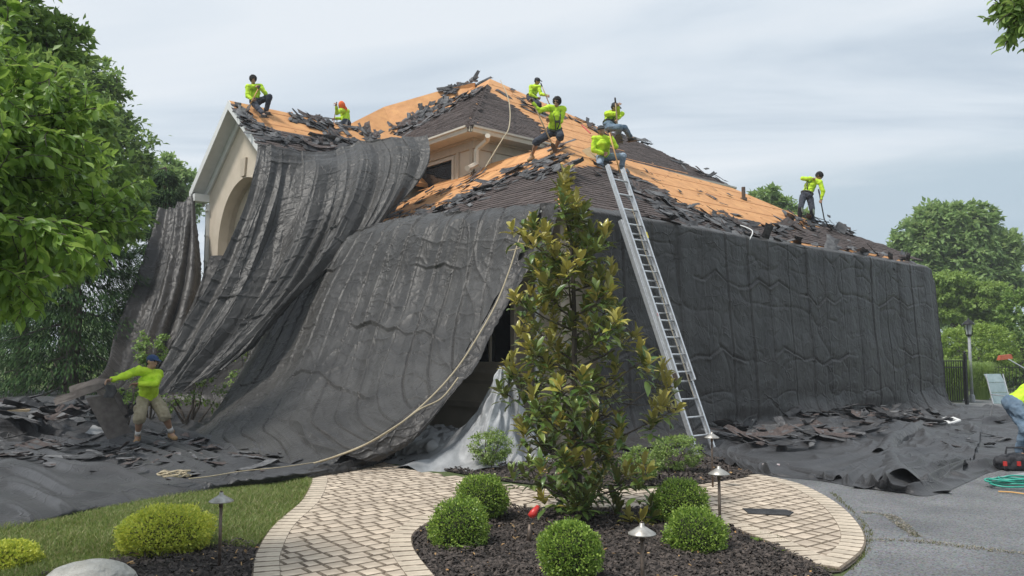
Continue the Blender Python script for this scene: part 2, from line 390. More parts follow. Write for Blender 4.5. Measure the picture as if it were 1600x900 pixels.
# rake boards, soffit and frieze
def strip(a, bb, n, wdt, th, m, nm, parent=house):
    """board from a to bb, hanging wdt down, th thick along n"""
    s = MB(); s.prism([a, bb, bb - Z * wdt, a - Z * wdt], np.asarray(n) * th); return s.build(nm, m, parent)
off = -Rd * .03
strip(GN + off - Ld * .25 * 0, GP + off, Rd, .26, .03, M['white'], 'rake_board'); strip(GF + off, GP + off + Z * .0, Rd, .26, .03, M['white'], 'rake_board')
for (a, c) in ((GN, GP), (GF, GP)):
    s = MB(); s.prism([a - Z * .125, c - Z * .125, c - Z * .125 + Rd * .5, a - Z * .125 + Rd * .5], (0, 0, -.02)); s.build('soffit', M['white'], house)
    d = nrm(c - a); s = MB(); s.prism([a + Rd * .38 - Z * .15 , c + Rd * .38 - Z * .15, c + Rd * .38 - Z * .42, a + Rd * .38 - Z * .42 ], Rd * .06); s.build('frieze_board', M['white'], house)
s = MB(); s.prism([GF - Z * .1, GF - Ld * .42 - Z * .1, GF - Ld * .42 - Z * .33, GF - Z * .33], Rd * .48); s.build('eave_return', M['white'], house)
s = MB(); s.box(gpt(wl - .05, GE / 2 - .2, inset - .05), (.1, .1, GE - .4), (Ld, Rd, Z))
for zz in np.linspace(.5, GE - .6, 8): s.box(gpt(wl - .12, zz, inset - .1), (.16, .06, .05), (Ld, Rd, Z))
s.build('corner_board', M['white'], house)

# ---- walls of the low wing
wi_ = .38
wa = C0 + (Rd + Ld) * wi_; WH = EAVE + .1
def wallbox(a, d, length, h0, h1, th, n):
    return [[a + Z * (h0 - a[2]), a + d * length + Z * (h0 - a[2]), a + d * length + Z * (h1 - a[2]), a + Z * (h1 - a[2])], n * th]
b = MB()
b.prism(*wallbox(wa, Rd, RL - 2 * wi_, 0, WH, .25, Ld))
# front wall with a window opening between s=1.55 and s=2.75
w0, w1, wz0, wz1 = 1.30, 2.75, 1.45, 3.0
for (s0, s1, h0, h1) in ((.25, w0, 0, WH), (w1, 8.6, 0, WH), (w0, w1, 0, wz0), (w0, w1, wz1, WH)):
    b.prism(*wallbox(wa + Ld * s0, Ld, s1 - s0, h0, h1, .25, Rd))
fw = FAR + (Ld - Rd) * wi_
b.prism(*wallbox(fw + Ld * .25, Ld, 6, 0, WH, .25, -Rd))
b.build('lower_wall', M['stucco'], house)
b = MB()
for hz_, hh, pr in ((1.02, .07, .05), (.55, .12, .07)):
    b.prism(*wallbox(wa + Ld * -.04, Ld, 8.6, hz_, hz_ + hh, pr, -Rd)); b.prism(*wallbox(wa + Rd * -.04, Rd, RL - .8, hz_, hz_ + hh, pr, -Ld))
b.build('wall_band', M['trimbeige'], house)
win = MB(); g0 = wa + Ld * w0 + Rd * .12; win.prism(*wallbox(g0, Ld, w1 - w0, wz0, wz1, .02, Rd)); wo = win.build('window', M['glass'], house)
fr = MB(); fa = wa + Ld * w0 - Rd * .05; fd = .11
fr.prism(*wallbox(fa - Ld * fd, Ld, fd, wz0 - fd, wz1 + fd, .18, Rd)); fr.prism(*wallbox(fa + Ld * (w1 - w0), Ld, fd, wz0 - fd, wz1 + fd, .18, Rd))
fr.prism(*wallbox(fa, Ld, w1 - w0, wz1, wz1 + fd, .18, Rd)); fr.prism(*wallbox(fa, Ld, w1 - w0, wz0 - fd, wz0, .18, Rd))
fr.prism(*wallbox(fa + Ld * (w1 - w0) / 2 + Rd * .1, Ld, .04, wz0, wz1, .05, Rd))
fr.build('frame', M['trimbeige'], wo)
s = MB(); s.prism(*wallbox(fa - Ld * .18 - Rd * .05, Ld, w1 - w0 + .36, wz0 - .22, wz0 - .112, .2, Rd)); s.build('sill', M['trimbeige'], wo)
# corner trim and downspout on the low wing
s = MB(); s.box(wa - Rd * .02 - Ld * .02 + Z * (WH / 2 - wa[2]), (.14, .14, WH), (Rd, Ld, Z)); s.build('corner_trim', M['trimbeige'], house)
s = MB(); dp = wa + Ld * .55 - Rd * .07
s.tube([dp + Z * (.25 - dp[2]), dp + Z * (3.45 - dp[2]), dp + Z * (3.75 - dp[2]) - Rd * .25], .05, 6); s.build('downspout', M['white'], house)
# soffits and gutters of the low wing
def gutter(a, bb, n, m, nm, par=house, sz=.13):
    """K-shaped gutter: box with a stepped lip, n points outward"""
    n = np.asarray(n); d = nrm(bb - a); s = MB()
    prof = [(0, 0), (0, -sz), (.6 * sz, -sz), (.75 * sz, -.45 * sz), (sz, -.3 * sz), (sz, 0), (.85 * sz, 0), (.8 * sz, -.2 * sz), (.5 * sz, -.85 * sz), (.1 * sz, -.85 * sz), (.1 * sz, 0)]
    k = len(prof); vs = [a + n * x + Z * z for x, z in prof] + [bb + n * x + Z * z for x, z in prof]
    s.add(vs, [(i, (i + 1) % k, k + (i + 1) % k, k + i) for i in range(k)]); return s.build(nm, m, par)
b = MB()
b.prism([C0 - Z * .12, C0 + Ld * 9 - Z * .12, C0 + Ld * 9 + Rd * .5 - Z * .12, C0 + (Rd + Ld) * .5 - Z * .12], (0, 0, -.02))
b.prism([C0 - Z * .12, FAR - Z * .12, FAR + Ld * .5 - Z * .12, C0 + (Rd + Ld) * .5 - Z * .12], (0, 0, -.02)); b.build('soffit', M['trimbeige'], house)
gutter(C0 - Rd * .0, LEND, -Rd, M['white'], 'gutter'); gutter(C0, FAR, -Ld, M['white'], 'gutter')

# ---- upper storey walls, frieze, window, downspout
ua = U0 + (Rd + Ld) * .5; ub = UE - .05; ulow = EAVE + 1.0
b = MB()
b.prism(*wallbox(ua, Rd, US - 1, ulow, ub, .25, Ld))
q0, q1, qz0, qz1 = .95, 2.6, UE - 1.62, UE - .55
for (s0, s1, h0, h1) in ((.25, q0, ulow, ub), (q1, US - 1, ulow, ub), (q0, q1, ulow, qz0), (q0, q1, qz1, ub)):
    b.prism(*wallbox(ua + Ld * s0, Ld, s1 - s0, h0, h1, .25, Rd))
b.build('upper_wall', M['stucco'], house)
b = MB()
for pr, h0, h1 in ((.06, .13, .42), (.12, .10, .2)):
    b.prism(*wallbox(ua - Ld * pr - Rd * pr, Rd, US - 1, UE - h1, UE - h0, pr, Ld)); b.prism(*wallbox(ua - Rd * pr, Ld, US - 1, UE - h1 - .004, UE - h0 - .003, pr, Rd))
for s in (.0, .62):
    b.prism(*wallbox(ua - Rd * .05 + Ld * s, Ld, .12, ulow, UE - .4, .05, Rd)); b.prism(*wallbox(ua - Ld * .05 + Rd * s, Rd, .12, ulow, UE - .4, .05, Ld))
for s in (2.4, 3.6): b.prism(*wallbox(ua - Ld * .05 + Rd * s, Rd, .12, ulow, UE - .4, .05, Ld))
b.build('frieze', M['trimbeige'], house)
win = MB(); win.prism(*wallbox(ua + Ld * q0 + Rd * .1, Ld, q1 - q0, qz0, qz1, .02, Rd)); wo = win.build('window', M['glass'], house)
fr = MB(); fa = ua + Ld * q0 - Rd * .04; fd = .09
fr.prism(*wallbox(fa - Ld * fd, Ld, fd, qz0 - fd, qz1 + fd, .15, Rd)); fr.prism(*wallbox(fa + Ld * (q1 - q0), Ld, fd, qz0 - fd, qz1 + fd, .15, Rd))
fr.prism(*wallbox(fa, Ld, q1 - q0, qz1, qz1 + fd, .15, Rd)); fr.prism(*wallbox(fa, Ld, q1 - q0, qz0 - fd, qz0, .15, Rd)); fr.build('frame', M['gutter'], wo)
b = MB()
b.prism([U0 - Z * .13, UL - Z * .13, UL + Rd * .6 - Z * .13, U0 + (Rd + Ld) * .6 - Z * .13], (0, 0, -.02))
b.prism([U0 - Z * .13, UR - Z * .13, UR + Ld * .6 - Z * .13, U0 + (Rd + Ld) * .6 - Z * .13], (0, 0, -.02)); b.build('soffit', M['gutter'], house)
gutter(U0, UL, -Rd, M['gutter'], 'gutter', sz=.17); gutter(U0, UR, -Ld, M['gutter'], 'gutter', sz=.17)
s = MB()
n0 = onplane(762, 214, U0 - Ld * .08, Ld); 
pp = [P(762, 212, 20.75), P(761, 219, 20.95), P(747, 231, 21.15), P(744, 237, 21.15), P(744, 256, 21.2), P(734, 262, 20.95), P(730, 263, 20.7)]
s.tube(pp, .075, 6); s.build('downspout', M['gutter'], house)
# gable side walls under its eaves
b = MB(); b.prism(*wallbox(GN + Ld * .35 + Rd * .76, Rd, 6, 0, GE - .1, .2, Ld)); b.prism(*wallbox(GF - Ld * .38 + Rd * .76, Rd, 9, 0, GE - .1, .2, -Ld)); b.build('gable_side_wall', M['stucco'], house)
# overlapping edges of the underlayment rolls, and its fixing nails
def seams(pxpoly, p0, n, eav, parent, step=.92, z=.003):
    upv_ = nrm(np.cross(n, eav)); upv_ = upv_ * np.sign(upv_[2]); q = []
    for a, c in pxpoly: p = onplane(a, c, p0, n) - p0; q.append((np.dot(p, eav), np.dot(p, upv_)))
    b = MB(); t = .5; t1 = max(c for _, c in q)
    while t < t1:
        xs = []
        for (x0, y0), (x1, y1) in zip(q, q[1:] + q[:1]):
            if (y0 > t) != (y1 > t): xs.append(x0 + (x1 - x0) * (t - y0) / (y1 - y0))
        xs.sort()
        for x0, x1 in zip(xs[::2], xs[1::2]):
            k = x0 + .02
            while k < x1 - .05:
                e = min(k + 1.2, x1 - .02); w_ = random.uniform(-.006, .006); c = p0 + eav * (k + e) / 2 + upv_ * (t + w_) + n * .004; b.box(c, (e - k, .05, .008), (eav, upv_, n))
                k = e
            k = x0 + random.random()
            while k < x1: b.box(p0 + eav * k + upv_ * (t + random.uniform(-.4, .4)) + n * .006, (.05, .05, .012), (eav, upv_, n), 1); k += random.uniform(.25, .8)
        t += step
    if b.v: tag(b.build('underlayment_seam', [M['deck_edge'], M['deck_nail']], parent, fix=False), kind='stuff')
M['deck_edge'] = mat('underlayment_edge', (.50, .23, .09), (.60, .29, .12), 5, .7); M['deck_nail'] = mat('cap_nail', (.66, .36, .16), (.42, .22, .1), 5, .6)
seams([(875, 326), (1442, 408), (1145, 296), (884, 204)], C0, nR, Rd, low_roof); seams([(875, 326), (560, 390), (640, 300), (830, 236), (882, 205)], C0, nL, Ld, low_roof)
seams([(735, 197), (766, 125), (1140, 290)], U0, nUR, Rd, upper_roof); seams([(400, 170), (550, 200), (560, 225), (430, 225)], GN, nG, Rd, gable_roof)
# plumbing vent on the low roof
v = onplane(1162, 312, C0, nR); s = MB(); s.tube([v - Z * .1, v + Z * .36], .055, 10); s.tube([v - Z * .02, v + Z * .05], .1, 10); s.build('vent_pipe', M['bronze'], house)

# ================================================================ SHINGLES STILL ON THE ROOF
def in_poly(x, y, poly):
    x = np.asarray(x); y = np.asarray(y); r = np.zeros(x.shape, bool); n = len(poly)
    for i in range(n):
        x0, y0 = poly[i]; x1, y1 = poly[(i + 1) % n]
        c = ((y0 > y) != (y1 > y)) & (x < (x1 - x0) * (y - y0) / (y1 - y0 + 1e-12) + x0); r ^= c
    return r
def courses(pxpoly, p0, n, eav, expo=.14, wid=.30, lift=.012, jitter=1.):
    """shingle tabs in courses over a region given on the plane; returns list of (centre, ax)"""
    upv = nrm(np.cross(n, eav)); upv = upv * np.sign(upv[2])
    w3 = [onplane(a, c, p0, n) for a, c in pxpoly]; q = [(np.dot(p - p0, eav), np.dot(p - p0, upv)) for p in w3]
    s0, s1 = min(a for a, _ in q), max(a for a, _ in q); t0, t1 = min(c for _, c in q), max(c for _, c in q)
    res = []; r = 0; t = math.floor(t0 / expo) * expo
    while t < t1:
        x = s0 - random.random() * wid
        while x < s1:
            ww = wid * random.choice((.6, .8, 1., 1., 1.25))
            c = (x + ww / 2, t + expo / 2)
            if in_poly(np.array([c[0]]), np.array([c[1]]), q)[0]:
                res.append((p0 + eav * c[0] + upv * (c[1] + random.uniform(-.012, .008) * jitter), ww, (eav, upv, n)))
            x += ww
        t += expo; r += 1
    return res
def tab_into(b, c, ww, ax, expo=.14, lift=.01):
    eav, upv, n = ax; g = .004; th = .012 + random.random() * .010; l = .16
    a = c - upv * expo / 2; hw = ww / 2 - g
    lo = a + n * lift
    vs = [lo - eav * hw + n * th, lo + eav * hw + n * th, lo + eav * hw + upv * l + n * .004, lo - eav * hw + upv * l + n * .004,
          lo - eav * hw, lo + eav * hw]
    b.add(vs, [(0, 1, 2, 3), (4, 5, 1, 0), (4, 0, 3), (5, 2, 1)])
regL = [(884, 262), (862, 262), (835, 268), (800, 272), (770, 290), (735, 306), (700, 322), (660, 338), (620, 350), (590, 356), (590, 372), (875, 331)]
tabs = courses(regL, C0, nL, Ld)
random.shuffle(tabs); tabs.sort(key=lambda t: t[0][1])
for i, (c, ww, ax) in enumerate(tabs[:300]):
    b = MB(); tab_into(b, np.zeros(3), ww, ax); me = b.mesh('shingle', M['shingle'], fix=False); o = link('shingle', me, None, loc=c); adopt(o, low_roof)
b = MB()
for c, ww, ax in tabs[300:]: tab_into(b, c, ww, ax)
regR = [(884, 262), (930, 262), (985, 272), (1020, 290), (1060, 318), (1120, 340), (1180, 352), (1240, 362), (1290, 352), (1345, 372), (1385, 385), (1442, 408), (875, 326)]
for c, ww, ax in courses(regR, C0, nR, Rd): tab_into(b, c, ww, ax)
if b.v: tag(b.build('shingle_courses', M['shingle'], low_roof, fix=False), kind='stuff')
b = MB()
regUL = [(735, 197), (762, 140), (748, 136), (700, 170), (660, 182), (630, 196), (560, 225), (431, 304)]
regUR = [(735, 197), (757, 140), (790, 158), (822, 180), (848, 200), (850, 232), (1145, 293), (1060, 250), (960, 205), (930, 215), (930, 240)]
for c, ww, ax in courses(regUL, U0, nUL, Ld, expo=.15, wid=.34): tab_into(b, c, ww, ax, .15)
for c, ww, ax in courses(regUR, U0, nUR, Rd, expo=.15, wid=.34): tab_into(b, c, ww, ax, .15)
strip2 = [(1145, 293), (766, 123), (800, 128), (1150, 280)]
def hipcaps(a, c, b, wid=.16, st=.16):
    d = nrm(c - a); L = np.linalg.norm(c - a); s = np.cross(d, Z); s = nrm(s); k = 0
    while k < L - .2:
        o = a + d * k; th = .035
        b.add([o + s * wid - Z * wid * .62 + Z * th, o + Z * (th + .035), o - s * wid - Z * wid * .62 + Z * th,
               o + s * wid - Z * wid * .62 + d * (st + .04) + Z * .012, o + Z * .05 + d * (st + .04), o - s * wid - Z * wid * .62 + d * (st + .04) + Z * .012], [(0, 1, 4, 3), (1, 2, 5, 4), (0, 2, 1)])
        k += st
hipcaps(U0, U0 + (TOP - U0) * .82, b)
tag(b.build('shingle_courses', M['shingle'], upper_roof, fix=False), kind='stuff')
b = MB()
regG = [(421, 246), (405, 222), (372, 176), (365, 163), (395, 190), (430, 205), (470, 212), (520, 212), (560, 222), (640, 268)]
for c, ww, ax in courses(regG, GN, nG, Rd, expo=.15, wid=.34): tab_into(b, c, ww, ax, .15)
tag(b.build('shingle_courses', M['shingle'], gable_roof, fix=False), kind='stuff')
b = MB(); nQ = nrm(np.cross(Q[2] - Q[7], Q[0] - Q[7])); nQ = nQ * np.sign(nQ[2]); eQ = nrm(np.cross(nQ, Z))
# dark shingles left on the low part of the side slope and around the valley
# ================================================================ GROUND
M['soil'] = mat('dark_mulch_soil', (.03, .025, .022), (.07, .058, .05), 14, .95, 1., 70, bdist=.03)
M['mulch'] = mat('mulch_chips', (.04, .032, .028), (.085, .068, .058), 30, .9, island=.7)
M['lawn'] = mat('lawn_soil', (.07, .10, .03), (.13, .155, .055), 1.6, .95, .8, 90, bdist=.02)
M['sand'] = mat('joint_sand', (.05, .042, .034), (.10, .082, .065), 25, .95, .6, 120)
M['paver'] = mat('tan_paver', (.46, .375, .29), (.66, .55, .43), 5, .88, .6, 140, island=.13, bdist=.006)
M['paver_edge'] = mat('buff_paver', (.50, .42, .325), (.63, .535, .42), 18, .88, .6, 140, island=.10, bdist=.006)
def asphalt_mat():
    m, t, b = new_mat('wet_asphalt'); N = t.nodes.new; L = t.links.new
    tcn = N('ShaderNodeTexCoord')
    n = N('ShaderNodeTexNoise'); n.inputs['Scale'].default_value = 1.1; n.inputs['Detail'].default_value = 6; L(tcn.outputs['Object'], n.inputs['Vector'])
    r = N('ShaderNodeValToRGB'); r.color_ramp.elements[0].position = .35; r.color_ramp.elements[1].position = .66
    r.color_ramp.elements[0].color = (.10, .105, .115, 1); r.color_ramp.elements[1].color = (.165, .17, .18, 1); L(n.outputs[0], r.inputs[0])
    v = N('ShaderNodeTexVoronoi'); v.inputs['Scale'].default_value = 75; L(tcn.outputs['Object'], v.inputs['Vector'])
    mm = N('ShaderNodeMixRGB'); mm.blend_type = 'OVERLAY'; mm.inputs[0].default_value = .75; L(r.outputs[0], mm.inputs[1]); L(v.outputs['Color'], mm.inputs[2])
    hs = N('ShaderNodeHueSaturation'); hs.inputs['Saturation'].default_value = .25; L(mm.outputs[0], hs.inputs['Color']); L(hs.outputs[0], b.inputs['Base Color'])
    rr = N('ShaderNodeMapRange'); rr.inputs[3].default_value = .5; rr.inputs[4].default_value = .85; L(n.outputs[0], rr.inputs[0]); L(rr.outputs[0], b.inputs['Roughness'])
    bp = N('ShaderNodeBump'); bp.inputs['Strength'].default_value = .8; bp.inputs['Distance'].default_value = .012; L(v.outputs['Distance'], bp.inputs['Height']); L(bp.outputs[0], b.inputs['Normal'])
    return m
M['asphalt'] = asphalt_mat()

def sheet(name, pts, z, m, kind='structure', nz=0):
    b = MB(); b.add([(p[0], p[1], z) for p in pts], [tuple(range(len(pts)))]); o = b.build(name, m); tag(o, kind=kind); return o
def smooth_poly(px, sub=6, closed=True):
    """Catmull-Rom through ground points seen at these pixels -> list of plan points"""
    q = [G(a, c)[:2] for a, c in px]; n = len(q); res = []
    rng = range(n) if closed else range(n - 1)
    for i in rng:
        p0, p1, p2, p3 = (q[(i - 1) % n], q[i], q[(i + 1) % n], q[(i + 2) % n]) if closed else (q[max(i - 1, 0)], q[i], q[i + 1], q[min(i + 2, n - 1)])
        for k in range(sub):
            t = k / sub; res.append(.5 * ((2 * p1) + (-p0 + p2) * t + (2 * p0 - 5 * p1 + 4 * p2 - p3) * t * t + (-p0 + 3 * p1 - 3 * p2 + p3) * t ** 3))
    if not closed: res.append(q[-1])
    return res
# base sheet to the horizon
o = sheet('ground', [(-900, -60), (900, -60), (900, 1400), (-900, 1400)], -.016, M['lawn'])
# driveway
drive_px = [(1080, 722), (1190, 740), (1262, 762), (1318, 795), (1352, 835), (1352, 868), (1316, 899), (1300, 960), (1290, 1200), (2600, 1300), (2800, 700), (1900, 640), (1600, 622), (1480, 622), (1200, 665)]
drv = [G(a, c)[:2] for a, c in drive_px]
sheet('driveway', drv, -.008, M['asphalt'])
# planting beds
bed_front = smooth_poly([(652, 832), (700, 806), (780, 797), (850, 796), (930, 796), (1010, 798), (1075, 806), (1130, 822), (1200, 850), (1262, 880), (1300, 905), (1330, 960), (1100, 1150), (850, 1150), (740, 990), (690, 915), (655, 872), (645, 850)], 5)
bed_back = smooth_poly([(610, 706), (680, 690), (860, 650), (1000, 690), (1100, 700), (1150, 728), (1176, 740), (1150, 752), (1060, 757), (960, 758), (830, 756), (735, 742), (660, 728), (600, 716)], 5)
bed_left = smooth_poly([(200, 872), (290, 862), (350, 850), (402, 852), (396, 880), (390, 930), (330, 1100), (-200, 1100), (-300, 960), (60, 905), (120, 890)], 4)
sheet('front_planting_bed', bed_front, .001, M['soil']); sheet('rear_planting_bed', bed_back, .001, M['soil']); sheet('left_planting_bed', bed_left, .001, M['soil'])
# the path: sand bed and pavers one by one
outer = smooth_poly([(590, 722), (640, 735), (735, 750), (830, 763), (960, 765), (1060, 763), (1130, 755), (1185, 743), (1250, 758), (1308, 788), (1345, 825), (1351, 858), (1312, 893), (1262, 880), (1200, 850), (1130, 822), (1075, 806), (1010, 798), (930, 796), (850, 796), (780, 797), (700, 806), (652, 832), (645, 850), (655, 872), (690, 915), (760, 1010), (380, 1010), (393, 900), (398, 870), (425, 825), (470, 785), (486, 755), (484, 744)], 4)
sheet('path', outer, -.002, M['sand'])
def densify(line, step):
    L = [np.array(p, float) for p in line]; out_ = [L[0]]; acc = 0
    for a, c in zip(L[:-1], L[1:]):
        d = np.linalg.norm(c - a); t = step - acc
        while t <= d: out_.append(a + (c - a) * t / d); t += step
        acc = (acc + d) % step if d >= step - acc else acc + d
    return out_
path_root = bpy.data.objects['path']
PV = []      # (centre, corners) of every paver
def edge_course(px, side, wdt=.21, step=.15):
    line = densify(smooth_poly(px, 8, False), step); res = []
    for a, c in zip(line[:-1], line[1:]):
        t = (c - a) / np.linalg.norm(c - a); nn = np.array([-t[1], t[0]]) * side
        g = .005; res.append(([a + t * g, c - t * g, c - t * g + nn * wdt, a + t * g + nn * wdt], 'e'))
    return res
EDG = [([(386, 960), (393, 900), (398, 870), (425, 825), (470, 785), (486, 755), (484, 744)], -1),
       ([(745, 990), (690, 915), (655, 872), (645, 850), (652, 832), (700, 806), (780, 797), (850, 796), (930, 796), (1010, 798), (1075, 806), (1130, 822), (1200, 850), (1262, 880), (1312, 893)], 1),
       ([(1185, 743), (1250, 758), (1308, 788), (1345, 825), (1351, 858), (1312, 893)], -1)]
edge_cells = []
for px, sd_ in EDG: edge_cells += edge_course(px, sd_)
# interior: three-size random laying pattern on a rotated grid
innr = np.array(outer)
def pdist(p, lines):
    m = 9
    for ln in lines:
        a = ln[:-1]; c = ln[1:]; ab = c - a; t = np.clip(((p - a) * ab).sum(1) / ((ab ** 2).sum(1) + 1e-9), 0, 1)
        m = min(m, np.sqrt((((a + ab * t[:, None]) - p) ** 2).sum(1)).min())
    return m
elines = [np.array(smooth_poly(px, 8, False)) for px, _ in EDG]
ang = math.radians(38); e1 = np.array([math.cos(ang), math.sin(ang)]); e2 = np.array([-e1[1], e1[0]])
cells = []; v = -8.
org = np.array([0., 8.])
while v < 8:
    hrow = .162
    u = -8 + random.random() * .2
    while u < 8:
        l = random.choice((.11, .162, .162, .215, .215)); cpt = org + e1 * (u + l / 2) + e2 * (v + hrow / 2)
        if 5 < cpt[1] < 12.5 and abs(cpt[0]) < 6 and in_poly(np.array([cpt[0]]), np.array([cpt[1]]), outer)[0] and pdist(cpt, elines) > .115:
            g = .005; a = org + e1 * (u + g) + e2 * (v + g); b_ = org + e1 * (u + l - g) + e2 * (v + g); c_ = org + e1 * (u + l - g) + e2 * (v + hrow - g); d_ = org + e1 * (u + g) + e2 * (v + hrow - g)
            cells.append(([a, b_, c_, d_], 'i'))
        u += l
    v += hrow
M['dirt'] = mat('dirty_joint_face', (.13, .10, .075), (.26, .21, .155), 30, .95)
PAVM = [0, 0]
def paver_into(b, q, c0, top, mi):
    """bevelled block: chamfered shoulders, slightly tilted top"""
    q = [np.array(p) - c0 for p in q]; m = sum(q) / 4; bev = .013
    tz = [top + random.uniform(-.0015, .0015) for _ in q]
    lo = [(p[0], p[1], -.03) for p in q]; sh = [(p[0], p[1], t - .012) for p, t in zip(q, tz)]
    tp = [(p[0] + (m[0] - p[0]) * bev / max(np.linalg.norm(m - p), .02) * 1.3, p[1] + (m[1] - p[1]) * bev / max(np.linalg.norm(m - p), .02) * 1.3, t) for p, t in zip(q, tz)]
    fs = [(8, 9, 10, 11)] + [(i, (i + 1) % 4, 4 + (i + 1) % 4, 4 + i) for i in range(4)] + [(4 + i, 4 + (i + 1) % 4, 8 + (i + 1) % 4, 8 + i) for i in range(4)]
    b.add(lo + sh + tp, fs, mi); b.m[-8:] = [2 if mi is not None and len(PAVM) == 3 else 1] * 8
allc = [(q, k, float(np.mean([p[1] for p in q]))) for q, k in cells + edge_cells]
allc.sort(key=lambda t: (t[2] - .5 * (t[1] == 'e')) if t[2] > 5.55 else 99)
for q, k, yy in allc[:300]:
    c0 = sum(np.array(p) for p in q) / 4; b = MB(); paver_into(b, q, c0, .018 if k == 'i' else .022, 0)
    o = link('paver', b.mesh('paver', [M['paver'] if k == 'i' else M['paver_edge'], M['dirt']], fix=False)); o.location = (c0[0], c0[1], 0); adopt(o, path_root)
b = MB(); PAVM = [0, 0, 0]
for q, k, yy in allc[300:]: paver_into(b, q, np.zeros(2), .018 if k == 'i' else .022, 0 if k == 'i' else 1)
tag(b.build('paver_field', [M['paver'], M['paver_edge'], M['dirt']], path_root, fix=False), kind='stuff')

# ---- mulch chips, bumps
def scatter(poly, n, ylim=(4.8, 13)):
    q = np.array(poly); a = q.min(0); c = q.max(0); a[1] = max(a[1], ylim[0]); c[1] = min(c[1], ylim[1])
    pts = np.random.rand(int(n * 3), 2) * (c - a) + a; ok = in_poly(pts[:, 0], pts[:, 1], poly)
    # keep only what the view can see, plus a margin
    ok &= np.abs(pts[:, 0]) < pts[:, 1] * .75 + .5
    return pts[ok][:n]
def chips(name, poly, n, size, m, z0=.004, heap=.03, kind='stuff', label=None):
    p = scatter(poly, n); n = len(p); L = size * (.4 + np.random.rand(n) * 1.2); Wd = L * (.25 + .3 * np.random.rand(n)); a = np.random.rand(n) * 2 * PI
    tilt = np.random.randn(n) * .45; z = z0 + np.random.rand(n) * heap * (1 + fbm(p[:, 0] * 3, p[:, 1] * 3))
    ux = np.stack([np.cos(a) * np.cos(tilt), np.sin(a) * np.cos(tilt), np.sin(tilt)], 1); uy = np.stack([-np.sin(a), np.cos(a), np.random.randn(n) * .3], 1)
    c = np.stack([p[:, 0], p[:, 1], np.abs(z)], 1); uz = np.cross(ux, uy)
    V = np.stack([c - ux * L[:, None] / 2 - uy * Wd[:, None] / 2, c + ux * L[:, None] / 2 - uy * Wd[:, None] / 2 * .6, c + ux * L[:, None] / 2 * .9 + uy * Wd[:, None] / 2, c - ux * L[:, None] / 2 + uy * Wd[:, None] / 2 * .8, c + uz * Wd[:, None] * .5], 1).reshape(-1, 3)
    b_ = (np.arange(n) * 5)[:, None]; Fq = np.concatenate([b_ + np.array([[0, 1, 4]]), b_ + np.array([[1, 2, 4]]), b_ + np.array([[2, 3, 4]]), b_ + np.array([[3, 0, 4]])])
    return tag(link(name, np_mesh(name, V, Fq, m)), kind=kind)
chips('mulch', bed_front, 26000, .034, M['mulch'])
chips('mulch', bed_back, 12000, .045, M['mulch'])
chips('mulch', bed_left, 6000, .034, M['mulch'])
M['leaflitter'] = mat('dry_leaf_litter', (.30, .16, .06), (.42, .28, .13), 20, .8, island=.4)
chips('leaf_litter', bed_front, 170, .028, M['leaflitter'], .03, .01); chips('leaf_litter', bed_left, 70, .035, M['leaflitter'], .03, .01); chips('leaf_litter', bed_back, 90, .04, M['leaflitter'], .03, .01)

# ---- lawn blades
M['grass'] = leaf_mat('lawn_blades', [(.13, .20, .045), (.18, .26, .055), (.26, .31, .09), (.42, .38, .20)], .6, .3)
lawn_px = [(-60, 860), (-60, 835), (120, 800), (240, 770), (380, 748), (470, 742), (484, 746), (486, 757), (468, 787), (423, 827), (398, 858), (350, 852), (290, 865), (200, 875), (120, 893), (60, 908), (-60, 960)]
lawn_poly = [G(a, c)[:2] for a, c in lawn_px]
def grass(name, poly, n, h, m, ylim=(4, 16), w_=.0045):
    p = scatter(poly, n, ylim); n = len(p); a = np.random.rand(n) * 2 * PI; hh = h * (.45 + .75 * np.random.rand(n)) * (1 + .35 * vnoise(p[:, 0] * 2, p[:, 1] * 2))
    lean = np.random.randn(n, 2) * .45; ww = w_ * (.7 + .6 * np.random.rand(n)); c = np.stack([p[:, 0], p[:, 1], np.full(n, -.012)], 1)
    s = np.stack([np.cos(a), np.sin(a), 0 * a], 1) * ww[:, None]; t1 = c + np.stack([lean[:, 0] * hh * .35, lean[:, 1] * hh * .35, hh * .6], 1); t2 = c + np.stack([lean[:, 0] * hh, lean[:, 1] * hh, hh], 1)
    V = np.stack([c - s, c + s, t1 + s * .8, t1 - s * .8, t2], 1).reshape(-1, 3); b_ = (np.arange(n) * 5)[:, None]
    Fq = np.concatenate([b_ + np.array([[0, 1, 2]]), b_ + np.array([[0, 2, 3]]), b_ + np.array([[3, 2, 4]])])
    return tag(link(name, np_mesh(name, V, Fq, m)), kind='stuff')
grass('lawn_grass', lawn_poly, 90000, .055, M['grass'])
M['moss'] = leaf_mat('weed_blades', [(.10, .12, .04), (.16, .17, .07), (.24, .21, .12)], .7, .3)
def strip_poly(px, wd):
    ln = smooth_poly(px, 6, False); L_, R_ = [], []
    for i, p in enumerate(ln):
        t = ln[min(i + 1, len(ln) - 1)] - ln[max(i - 1, 0)]; t = t / (np.linalg.norm(t) + 1e-9); nn = np.array([-t[1], t[0]]) * wd * (.5 + .9 * abs(vnoise(i * .7, 3.)))
        L_.append(p + nn); R_.append(p - nn)
    return L_ + R_[::-1]
WD = [strip_poly([(1356, 842), (1440, 845), (1520, 855), (1640, 868)], .06), strip_poly([(1345, 800), (1390, 806), (1432, 838)], .05), strip_poly([(1130, 800), (1210, 845), (1290, 892)], .09),
      strip_poly([(1300, 770), (1345, 812), (1358, 850), (1330, 890)], .03), strip_poly([(486, 744), (492, 760), (470, 795), (420, 838), (396, 870)], .03)]
